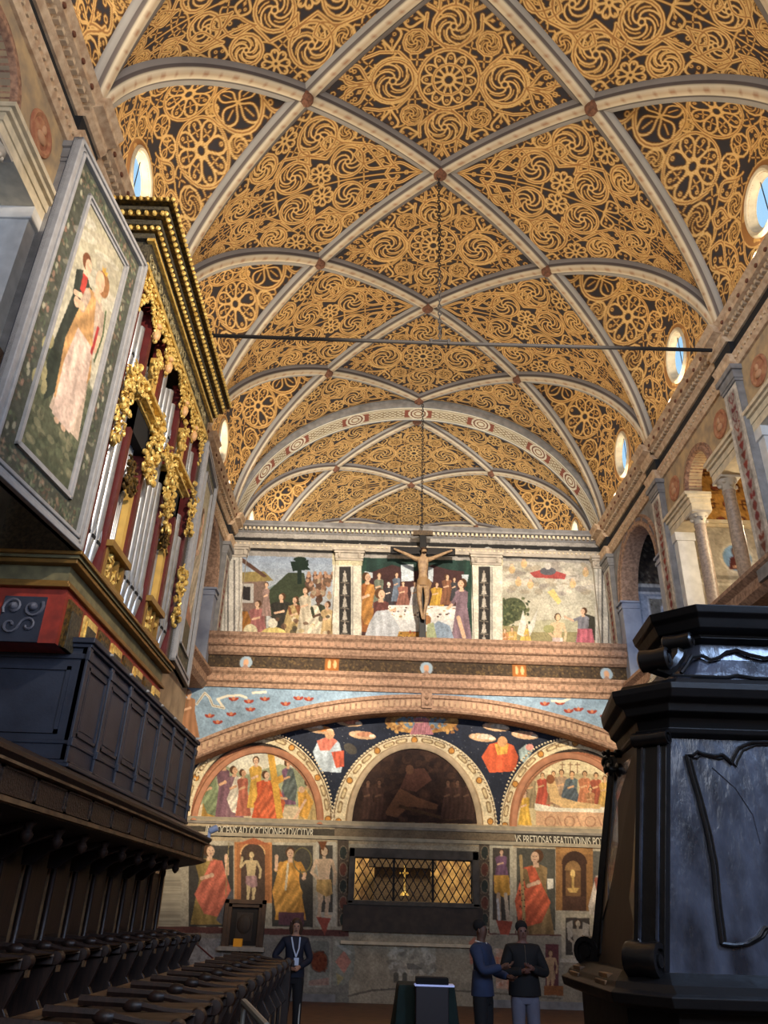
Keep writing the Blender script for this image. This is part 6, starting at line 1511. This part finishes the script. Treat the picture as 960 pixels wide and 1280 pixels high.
q = MB(); q.loft(octs([(1.49, 1.235, 4.0, .10, 4.88, 1.24), (1.9, 1.295, 4.01, .10, 4.86, 1.30), (2.3, 1.36, 4.02, .10, 4.82, 1.38), (2.58, 1.40, 4.03, .10, 4.80, 1.44)])); lb(q, 'body', M['woodbp'], bevel=.004)
# side board in raw wood on the left face between the corner posts
def leftx(z): return 1.235+(1.40-1.235)*(z-1.49)/(2.58-1.49)
def fronty(z): return 4.0+.03*(z-1.49)/1.09
q = MB(); q.add([(leftx(1.5)-.006, 4.12, 1.5), (leftx(1.5)-.002, 4.78, 1.5), (leftx(2.56)+.034, 4.70, 2.56), (leftx(2.56)-.002, 4.14, 2.56), (leftx(1.5)+.03, 4.12, 1.5), (leftx(1.5)+.03, 4.78, 1.5), (leftx(2.56)+.06, 4.70, 2.56), (leftx(2.56)+.03, 4.14, 2.56)],
   [(0, 1, 2, 3)[::-1], (4, 5, 6, 7), (0, 1, 5, 4), (1, 2, 6, 5), (2, 3, 7, 6), (3, 0, 4, 7)]); lb(q, 'side_board', M['woodtan'])
# cornice between body and attic
q = MB(); q.loft(octs([(2.54, 1.40, 4.025, .10, 4.80, 1.44), (2.56, 1.37, 3.99, .12, 4.80, 1.43), (2.585, 1.36, 3.98, .13, 4.80, 1.43), (2.59, 1.39, 4.02, .12, 4.78, 1.44), (2.64, 1.38, 4.0, .13, 4.78, 1.43), (2.66, 1.32, 3.94, .17, 4.80, 1.40), (2.70, 1.31, 3.93, .18, 4.80, 1.39), (2.72, 1.27, 3.88, .22, 4.82, 1.36), (2.76, 1.255, 3.86, .235, 4.82, 1.35), (2.79, 1.255, 3.86, .235, 4.82, 1.35), (2.80, 1.31, 3.91, .22, 4.80, 1.38), (2.83, 1.33, 3.93, .22, 4.78, 1.40), (2.85, 1.40, 4.0, .20, 4.74, 1.44)])); lb(q, 'cornice', M['woodmat'], bevel=.004)
q = MB(); q.loft(octs([(2.84, 1.46, 4.03, .20, 4.70, 1.50), (2.90, 1.54, 4.05, .17, 4.66, 1.57), (2.98, 1.60, 4.08, .15, 4.62, 1.62), (3.10, 1.64, 4.10, .14, 4.60, 1.66)])); lb(q, 'attic', M['woodbp'], bevel=.004)
q = MB(); q.loft(octs([(3.07, 1.64, 4.09, .14, 4.6, 1.66), (3.09, 1.61, 4.04, .15, 4.62, 1.63), (3.11, 1.61, 4.05, .15, 4.62, 1.63), (3.13, 1.57, 3.98, .17, 4.64, 1.60), (3.18, 1.55, 3.96, .18, 4.66, 1.58), (3.20, 1.53, 3.93, .19, 4.68, 1.57), (3.24, 1.52, 3.92, .19, 4.68, 1.56), (3.25, 1.57, 3.98, .18, 4.64, 1.6), (3.28, 1.62, 4.04, .16, 4.6, 1.64)])); lb(q, 'cap', M['woodmat'], bevel=.004)
# ledge and cabinet below
q = MB(); q.loft(octs([(1.36, 1.13, 3.84, .18, 5.05), (1.38, 1.08, 3.79, .2, 5.1), (1.42, 1.07, 3.78, .2, 5.1), (1.435, 1.10, 3.81, .2, 5.08), (1.46, 1.11, 3.84, .19, 5.06), (1.50, 1.17, 3.95, .16, 4.98)])); lb(q, 'ledge', M['woodmat'], bevel=.004)
q = MB(); q.loft(octs([(0, 1.12, 3.86, .18, 5.04), (.12, 1.12, 3.86, .18, 5.04), (.14, 1.16, 3.9, .17, 5.0), (1.36, 1.16, 3.9, .17, 5.0)])); lb(q, 'cabinet', M['woodmat'])
for i in range(3):
    q = MB(); x0_ = 1.40+i*.5
    for r_ in ((x0_, x0_+.42, .3, .33), (x0_, x0_+.42, 1.2, 1.23), (x0_, x0_+.03, .3, 1.23), (x0_+.39, x0_+.42, .3, 1.23)): q.box(r_[0], r_[1], 3.88, 3.90, r_[2], r_[3])
    lb(q, 'cabinet_door', M['woodblk'])
# carved blocks on the left ledge in paler wood for their lit look
for (y, k) in ((4.25, 0), (4.78, 1)):
    q = MB()
    for j in range(3): q.box(1.075-.0+j*.018, 1.20, y-.10+.012*j, y+.10-.012*j, 1.40+j*.028, 1.424+j*.028)
    lb(q, 'ledge_block', M['woodlt'], bevel=.004)
# corner posts with sunk panels and scrolls: diag=True stands on the chamfer
def post(p0, p1, w0, w1, face):
    """p0,p1 bottom and top centre points; face unit normal (xy)"""
    n = Vector((face[0], face[1], 0)).normalized(); s_ = Vector((-n.y, n.x, 0)); p0, p1 = Vector(p0), Vector(p1)
    q = MB()
    def bar(t0, t1, a0, a1, d0, d1, mb=q):
        vs = []
        for t in (t0, t1):
            c = p0.lerp(p1, t); w = w0+(w1-w0)*t
            for a, d in ((a0, d0), (a1, d0), (a1, d1), (a0, d1)): vs.append(c+s_*(a*w/2)+n*d)
        mb.add(vs, [(3, 2, 1, 0), (4, 5, 6, 7), (0, 1, 5, 4), (1, 2, 6, 5), (2, 3, 7, 6), (3, 0, 4, 7)])
    bar(0, 1, -1, 1, -.03, .035)
    po = lb(q, 'corner_post', M['woodblk'], bevel=.003)
    q2 = MB(); bar(.12, .96, -.62, -.48, .03, .047, q2); bar(.12, .96, .48, .62, .03, .047, q2); bar(.96, .985, -.62, .62, .03, .047, q2); bar(.975, .999, -.1, .1, .03, .06, q2)
    c = p0.lerp(p1, .12); pts = []
    for k in range(17):
        t = k/16; a = -.62+1.24*t; dip = -.012-.035*math.sin(PI*t)+.012*math.cos(4*PI*t); pts.append(c+s_*(a*w0/2)+n*.042+Vector((0, 0, dip)))
    q2.tube(pts, .007, 6)
    o = q2.build('panel_moulding', M['woodbp'], po)
    # bottom scroll drum with eye, top scroll drum
    q3 = MB(); ax = s_; R3 = Matrix(((s_.x, n.x, 0), (s_.y, n.y, 0), (0, 0, 1))).to_4x4()
    def drum(cn_, r, L, mb):
        Mx = Matrix.Translation(cn_) @ R3 @ Matrix.Rotation(PI/2, 4, 'Y')
        mb.lathe([(.001, -L), (r*.35, -L), (r*.38, -L+.015), (r*.6, -L+.015), (r*.65, -L), (r*.95, -L), (r, -L+.02), (r*.9, 0), (r, L-.02), (r*.95, L), (r*.65, L), (r*.6, L-.015), (r*.38, L-.015), (r*.35, L), (.001, L)], (0, 0, 0), n=20, M=Mx)
    drum(p0+n*.055+Vector((0, 0, .045)), .078, w0*.50, q3); q4 = MB(); drum(p1+n*.05+Vector((0, 0, -.035)), .038, w1*.58, q4); q4.build('top_scroll', M['woodblk'], po, smooth=True)
    o = q3.build('scroll', M['woodblk'], po, smooth=True)
d45 = (-.70, -.72)
post((1.285, 4.045, 1.50), (1.448, 4.075, 2.57), .155, .165, d45)
post((2*XM-1.285, 4.045, 1.50), (2*XM-1.448, 4.075, 2.57), .155, .165, (.70, -.72))
post((1.265, 4.84, 1.50), (1.465, 4.765, 2.57), .13, .13, (-.72, .70))
post((2*XM-1.265, 4.84, 1.50), (2*XM-1.465, 4.765, 2.57), .13, .13, (.72, .70))
# scalloped brackets on the side board edge
for (ys, s_) in ((4.10, 1), (4.80, -1)):
    q = MB(); vs = [(leftx(z)-.012+(.0 if s_ > 0 else .03*(z-1.5)), ys+s_*d-(0 if s_ > 0 else .07*(z-1.5)), z) for d, z in ((0, 1.52), (.06, 1.54), (.05, 1.70), (.13, 1.80), (.09, 1.92), (.04, 2.5), (0, 2.5))]
    n_ = len(vs); q.add(vs+[(x+.02, y, z) for x, y, z in vs], [tuple(range(n_)), tuple(range(2*n_-1, n_-1, -1))]+[(i, (i+1) % n_, n_+(i+1) % n_, n_+i) for i in range(n_)]); lb(q, 'scalloped_edge', M['woodblk'])
# attic volutes at the corners
for sx in (-1, 1):
    q = MB(); P_ = lambda x, y, z: (XM+sx*(x-XM)*1.0 if sx > 0 else x, y, z)
    def mx(x): return x if sx < 0 else 2*XM-x
    q.tube([(mx(1.45), 3.97, 2.90), (mx(1.52), 4.0, 2.885), (mx(1.57), 4.04, 2.92), (mx(1.62), 4.06, 2.98), (mx(1.64), 4.07, 3.05)], [.045, .04, .04, .042, .05], 8)
    dv = Vector((1, .55, 0)).normalized() if sx < 0 else Vector((-1, .55, 0)).normalized()
    for (x, y, z, r, L) in ((1.46, 3.96, 2.93, .06, .08), (1.63, 4.04, 3.06, .045, .08)):
        Mx = Matrix.Translation((mx(x), y, z)) @ Matrix.Rotation(math.radians(-38 if sx < 0 else 38), 4, 'Z') @ Matrix.Rotation(PI/2, 4, 'Y')
        q.lathe([(.001, -L), (r*.4, -L), (r*.45, -L+.012), (r*.7, -L+.012), (r*.75, -L), (r, -L+.01), (r*.9, 0), (r, L-.01), (r*.75, L), (r*.7, L-.012), (r*.45, L-.012), (r*.4, L), (.001, L)], n=20, M=Mx)
    lb(q, 'attic_volute', M['woodblk'], smooth=True)
q = MB()
pts = [(1.62, 2.885), (1.66, 2.93), (1.70, 2.985), (1.76, 2.995), (1.80, 2.97), (1.85, 2.985), (1.90, 3.02), (1.96, 3.035), (2.02, 3.01), (2.10, 2.99)]
allp = pts+[(2*XM-a, b) for a, b in pts[::-1][1:]]
def att_y(z): return 4.03+.07*(z-2.84)/.26
q.tube([(a, att_y(b)-.01, b) for a, b in allp], .011, 6); q.tube([(1.52, att_y(2.87)-.012, 2.87), (1.86, att_y(2.87)-.01, 2.87), (1.92, att_y(2.88)-.01, 2.885), (2.0, att_y(2.87)-.01, 2.87), (2.68, att_y(2.87)-.01, 2.87)], .008, 6)
lb(q, 'attic_moulding', M['woodblk'], smooth=True)
# curved raised panel on the front, outlined by its moulding
pp = [(1.60, 1.62), (1.605, 1.78), (1.62, 1.95), (1.615, 2.10), (1.60, 2.25), (1.585, 2.36), (1.575, 2.455), (1.61, 2.455), (1.635, 2.475), (1.66, 2.465), (1.72, 2.455), (1.76, 2.465), (1.785, 2.44), (1.80, 2.42), (1.81, 2.445), (1.85, 2.50), (1.92, 2.53), (2.02, 2.535), (2.10, 2.53)]
pb = [(1.60, 1.62), (1.66, 1.615), (1.72, 1.625), (1.78, 1.655), (1.81, 1.69), (1.85, 1.695), (1.92, 1.74), (2.0, 1.80), (2.10, 1.82)]
outl = pp+[(2*XM-a, b) for a, b in pp[::-1][1:]]+[(2*XM-a, b) for a, b in pb[1:]][:-1]+pb[::-1][:-1]
q = MB(); q.tube([(a, fronty(b)-.012, b) for a, b in outl+[outl[0]]], .009, 6); q.tube([(a+(.022 if a < XM else -.022), fronty(b)-.006, b-(.0 if b < 2 else .012)) for a, b in outl+[outl[0]]], .006, 6)
lb(q, 'panel_moulding', M['woodblk'], smooth=True)
q = MB(); q.tube([(1.70, fronty(2.40)-.002, 2.40), (1.80, fronty(2.3)-.002, 2.3), (1.86, fronty(2.2)-.002, 2.18), (1.87, fronty(2.1)-.002, 2.05)], .004, 4); lb(q, 'carved_crease', M['woodbp'])
# turned pegs on the far left corner
for z, s_ in ((2.56, .8), (2.47, 1.3)):
    q = MB(); q.lathe([(.001, 0), (.03*s_, .0), (.03*s_, .06), (.012*s_, .07), (.012*s_, .09), (.028*s_, .095), (.028*s_, .11), (.012*s_, .115), (.02*s_, .13), (.001, .14)], n=12, M=Matrix.Translation((1.45, 4.60, z)) @ Matrix.Rotation(-PI/2, 4, 'Y')); lb(q, 'turned_peg', M['woodblk'], smooth=True)

# ------------------------------------------------------------------ draped table with a tall dark box in front
tb = empty('draped_table', (.67, 10.75, 0)); tag(tb, 'table under a dark green floor-length cloth in the nave', 'table')
q = MB(); rings = []
for z, e in ((.0, .13), (.3, .09), (.6, .05), (.9, .01), (.95, 0), (.965, -.02)):
    ring = []
    n_ = 64
    for k in range(n_):
        a = 2*PI*k/n_; cx_, sx_ = math.cos(a), math.sin(a); sc_ = 1/max(abs(cx_)/.33, abs(sx_)/.32)
        w_ = e+(.022*math.sin(k*1.55)+.012*math.sin(k*.7))*(1-z/.95 if z < .95 else 0); r_ = sc_+w_
        ring.append((r_*cx_, r_*sx_, z+.003))
    rings.append(ring)
q.loft(rings); q.build('tablecloth', M['greencloth'], tb, smooth=True)
q = MB(); q.box(-.30, .30, -.29, .29, .94, .958); q.build('tabletop', M['wood'], tb)
bx = empty('reading_stand', (.715, 10.22, 0)); tag(bx, 'tall dark plum-coloured box stand in front of the green-draped table', 'stand')
q = MB(); q.box(-.185, .185, -.08, .08, 0, .98); q.build('body', M['blackplast'], bx, bevel=.01)
q = MB(); q.box(-.185, .185, -.09, .09, 1.0, 1.07); q.build('top', M['void'], bx, bevel=.01)
q = MB(); q.box(-.195, .25, -.10, .09, .982, .998); q.build('lit_rim', mat('lit_edge_glow', (196, 204, 232), .3, emit=((170, 185, 255), .35)), bx)  # lit edge of the stand put in as a self-glowing pale strip
q = MB(); q.box(-.05, .05, -.06, .06, 0, .02); pap = q.build('leaflet_stack', mat('white_paper', (214, 212, 204), .8)); pap.location = (.93, 10.50, .97); tag(pap, 'small stack of white leaflets on the corner of the green table', 'leaflets')

# ------------------------------------------------------------------ visitors
def hand(mb_joints, wrist, direc, palm_n, r=.009):
    """palm and five fingers as tapered tubes in one mesh"""
    mb = MB(); w = Vector(wrist); d = Vector(direc).normalized(); n = Vector(palm_n).normalized(); s_ = d.cross(n).normalized(); n = s_.cross(d)
    mb.tube([w-d*.02, w+d*.01, w+d*.045, w+d*.085], [.022, .028, .036, .030], 10)
    for k, L in enumerate((.062, .074, .070, .054)):
        o = s_*(-.027+.018*k); b = w+d*.08+o; mb.tube([b, b+d*L*.45-n*.004, b+d*L*.78-n*.018, b+d*L*.9-n*.034], [r, r*.95, r*.85, r*.6], 7)
    b = w+d*.02-s_*.03; mb.tube([b, b+d*.025-s_*.02, b+d*.05-s_*.028-n*.01], [r*1.2, r*1.1, r*.75], 7)
    return mb
def person(name, loc, rz, Hh, label, jacket, trouser, skinm, hairm, arms, hair='short', extra=None, stride=0, loose=1.0):
    root = empty(name, loc, rz); tag(root, label, 'person'); s = Hh/1.75
    V = lambda x, y, z: (x*s, y*s, z*s)
    la, ra = arms
    legs = dict(lhip=(V(-.09, 0, .86), .06*s), lk=(V(-.10-stride, -.01, .50), .055*s), lan=(V(-.11-stride*1.4, .02, .10), .038*s), ltoe=(V(-.12-stride*1.5, -.11, .045), .038*s, .03*s),
                rhip=(V(.09, 0, .86), .06*s), rk=(V(.10+stride, -.01, .50), .055*s), ran=(V(.11+stride*1.4, .02, .10), .038*s), rtoe=(V(.12+stride*1.5, -.11, .045), .038*s, .03*s))
    leg_e = [('pel', 'lhip'), ('lhip', 'lk'), ('lk', 'lan'), ('lan', 'ltoe'), ('pel', 'rhip'), ('rhip', 'rk'), ('rk', 'ran'), ('ran', 'rtoe')]
    tors = dict(pel=(V(0, 0, .98), .11*s, .08*s), waist=(V(0, 0, 1.12), .12*s, .085*s), chest=(V(0, .0, 1.30), .145*s, .10*s), shd=(V(0, .01, 1.42), .12*s, .08*s), neck=(V(0, .005, 1.50), .044*s), head=(V(0, -.015, 1.60), .076*s, .088*s), crown=(V(0, -.005, 1.69), .058*s, .068*s))
    tor_e = [('pel', 'waist'), ('waist', 'chest'), ('chest', 'shd'), ('shd', 'neck'), ('neck', 'head'), ('head', 'crown')]
    arm_j = {}; arm_e = []
    for nm, a, sg in (('l', la, -1), ('r', ra, 1)):
        arm_j[nm+'s'] = (V(sg*.17, .01, 1.40), .058*s); arm_j[nm+'e'] = (V(*a[0]), .043*s); arm_j[nm+'w'] = (V(*a[1]), .028*s)
        arm_e += [('shd', nm+'s'), (nm+'s', nm+'e'), (nm+'e', nm+'w')]
    body = skin_body('body', {**tors, **legs, **arm_j}, tor_e+leg_e+arm_e, skinm, root)
    def up(d, k, e=.0): return {a: (v[0], v[1]*k+e)+((v[2]*k+e,) if len(v) > 2 else ()) for a, v in d.items()}
    jt = {k: tors[k] for k in ('pel', 'waist', 'chest', 'shd')}; jt = up(jt, 1.18*loose, .012); jt['pel'] = (jt['pel'][0], .15*s*loose, .12*s*loose)
    jt['col'] = (V(0, .005, 1.485), .070*s)
    ja = up(arm_j, 1.2*loose, .012)
    skin_body('jacket', {**jt, **ja}, [('pel', 'waist'), ('waist', 'chest'), ('chest', 'shd'), ('shd', 'col')]+arm_e, jacket, root)
    q = MB(); q.loft([[V(rx*loose*math.cos(2*PI*k/24), ry*loose*math.sin(2*PI*k/24), z) for k in range(24)] for z, rx, ry in ((.885, .178, .132), (.89, .186, .138), (.95, .186, .136), (1.05, .176, .128), (1.16, .158, .115), (1.2, .10, .08))]); q.build('jacket_skirt', jacket, root, smooth=True)
    q = MB(); rings = []
    for z, rx, ry in ((.80, .15, .10), (.86, .172, .118), (.93, .168, .115), (1.00, .155, .105), (1.05, .145, .10)):
        rings.append([V(rx*math.cos(2*PI*k/20), ry*math.sin(2*PI*k/20), z) for k in range(20)])
    q.loft(rings)
    for sg in (-1, 1):
        q.tube([V(sg*.085, 0, .93), V(sg*.09, -.005, .82), V(sg*(.10+stride), -.012, .50), V(sg*(.11+stride*1.4), .015, .22), V(sg*(.11+stride*1.4), .012, .07)], [.09*s, .098*s, .075*s, .066*s, .07*s], 14)
    q.build('trousers', trouser, root, smooth=True)
    for sg in (-1, 1):
        q = MB(); q.ball(V(sg*(.11+stride*1.4), -.05, .045), .055*s, 10, 8, (.85, 2.2, .8)); q.build('shoe', M['void'], root, smooth=True)
    for a, wv in ((la, 'l'), (ra, 'r')):
        e_, w_ = Vector(V(*a[0])), Vector(V(*a[1])); d = (w_-e_).normalized(); nn = Vector((0, 0, -1)) if abs(d.z) < .7 else Vector((0, 1, 0))
        hand(None, w_, d, nn).build('hand', skinm, root, smooth=True)
    # face: nose, eyes, mouth, ears
    q = MB(); q.ball(V(0, -.108, 1.60), .014*s, 8, 6, (.8, 1.1, 1.5)); q.build('nose', skinm, root, smooth=True)
    for sg in (-1, 1): q = MB(); q.ball(V(sg*.082, .0, 1.605), .022*s, 8, 6, (.4, .8, 1.3)); q.build('ear', skinm, root, smooth=True)
    for sg in (-1, 1): q = MB(); q.ball(V(sg*.030, -.090, 1.625), .011*s, 8, 6, (1.2, .6, .6)); q.build('eye', M['void'], root, smooth=True)
    q = MB(); q.ball(V(0, -.096, 1.555), .016*s, 8, 6, (1.5, .4, .35)); q.build('mouth', mat('lip', (110, 60, 54), .6), root, smooth=True)
    q = MB(); q.ball(V(0, .026, 1.672), .088*s, 14, 10, (.95, .98, .90)); 
    if hair == 'long':
        for sg in (-1, 1): q.tube([V(sg*.07, .0, 1.68), V(sg*.085, .02, 1.58), V(sg*.075, .04, 1.50)], [.03*s, .035*s, .02*s], 8)
        q.tube([V(0, .07, 1.68), V(0, .09, 1.58), V(0, .07, 1.48)], [.05*s, .06*s, .03*s], 8)
    q.build('hair', hairm, root, smooth=True)
    if extra: extra(root, V, s)
    return root
skA = mat('brown_skin', (92, 62, 48), .6); skB = mat('medium_skin', (120, 84, 72), .6); skC = mat('fair_skin', (176, 132, 108), .6)
hairB = mat('black_hair', (20, 16, 15), .9); hairC = mat('brown_hair', (70, 48, 34), .6)
def collar(root, V, s):
    q = MB(); pts = [(.072*s*math.cos(a), .005*s+.066*s*math.sin(a), 1.475*s+.012*math.sin(a)) for a in np.linspace(0, 2*PI, 18)]; q.tube(pts, .015, 6); q.build('white_collar', mat('white_collar_cloth', (214, 212, 206), .8), root, smooth=True)
person('person', (1.38, 10.92, 0), math.radians(62), 1.675, 'person in a blue jacket with white collar and black trousers, turned sideways', mat('blue_jacket_cloth', (40, 52, 80), .85, noise=.15), mat('black_trouser_cloth', (18, 18, 22), .85), skA, hairB,
       (((-.26, -.10, 1.16), (-.16, -.33, 1.22))[0:2], ((.27, -.06, 1.14), (.14, -.30, 1.10))), extra=collar)
def jk(root, V, s):
    q = MB(); q.tube([V(0, -.115, 1.46), V(0, -.135, 1.3), V(0, -.13, 1.1), V(0, -.145, .92)], .004, 4); q.build('zip', M['steel'], root)
person('person', (1.93, 11.15, 0), math.radians(4), 1.67, 'person in a loose black jacket and grey trousers with folded hands', mat('black_jacket_cloth', (16, 15, 17), .85), mat('grey_trouser_cloth', (104, 104, 118), .85, noise=.1), skB, hairB,
       (((-.29, -.04, 1.13), (-.06, -.21, 1.17)), ((.29, -.04, 1.13), (.06, -.23, 1.20))), extra=jk, loose=1.14)
def lany(root, V, s):
    q = MB(); q.tube([V(-.07, -.08, 1.46), V(-.03, -.145, 1.30), V(.02, -.15, 1.18)], .012, 6); q.tube([V(.07, -.08, 1.46), V(.06, -.145, 1.30), V(.02, -.15, 1.18)], .012, 6); q.box(-.01*s, .07*s, -.165*s, -.15*s, 1.06*s, 1.17*s); q.build('lanyard', mat('white_lanyard', (196, 208, 230), .6), root, smooth=True)
    q = MB(); q.tube([V(.12, -.06, .9), V(.135, -.065, .5), V(.14, -.04, .12)], .012, 6); q.build('white_side_stripe', mat('white_stripe_cloth', (200, 198, 190), .8), root)
person('person', (-1.14, 13.45, 0), math.radians(8), 1.60, 'person in a navy jacket with a white lanyard standing behind the front stalls', mat('navy_jacket_cloth', (20, 24, 42), .8), mat('black_slacks_cloth', (20, 18, 22), .85), skC, hairC,
       (((-.34, .0, 1.17), (-.12, -.17, 1.06)), ((.27, -.03, 1.14), (.08, -.19, 1.04))), hair='long', extra=lany)

# barrier rope by the left wall panels, white sheet under it
bs = empty('rope_barrier', (-2.4, 16.4, 0)); tag(bs, 'dark rope barrier with thin post before the left dado panels', 'barrier')
q = MB(); q.lathe([(.14, 0), (.13, .03), (.02, .05), (.015, .95), (.03, .97), (.001, 1.0)], n=14); q.build('post', M['iron'], bs, smooth=True)
q = MB(); q.tube([(-.95, .2, 1.15), (-.6, .1, .93), (-.25, .03, .72), (0, 0, .62)], .015, 6); q.build('rope', M['redpost'], bs, smooth=True)
cs = MB(); cs.lathe([(.001, 0), (.045, .0), (.05, .02), (.05, .12), (.03, .13), (.001, .135)], n=14, M=Matrix.Rotation(math.radians(65), 4, 'Y')); cs.box(-.02, .02, -.02, .02, -.10, .02)
cso = cs.build('spotlight', mat('pale_lamp_housing', (176, 190, 220), .4), smooth=True); cso.location = (-2.52, 12.8, 2.74); tag(cso, 'small pale spotlight clipped to the far end of the stall canopy', 'spotlight')
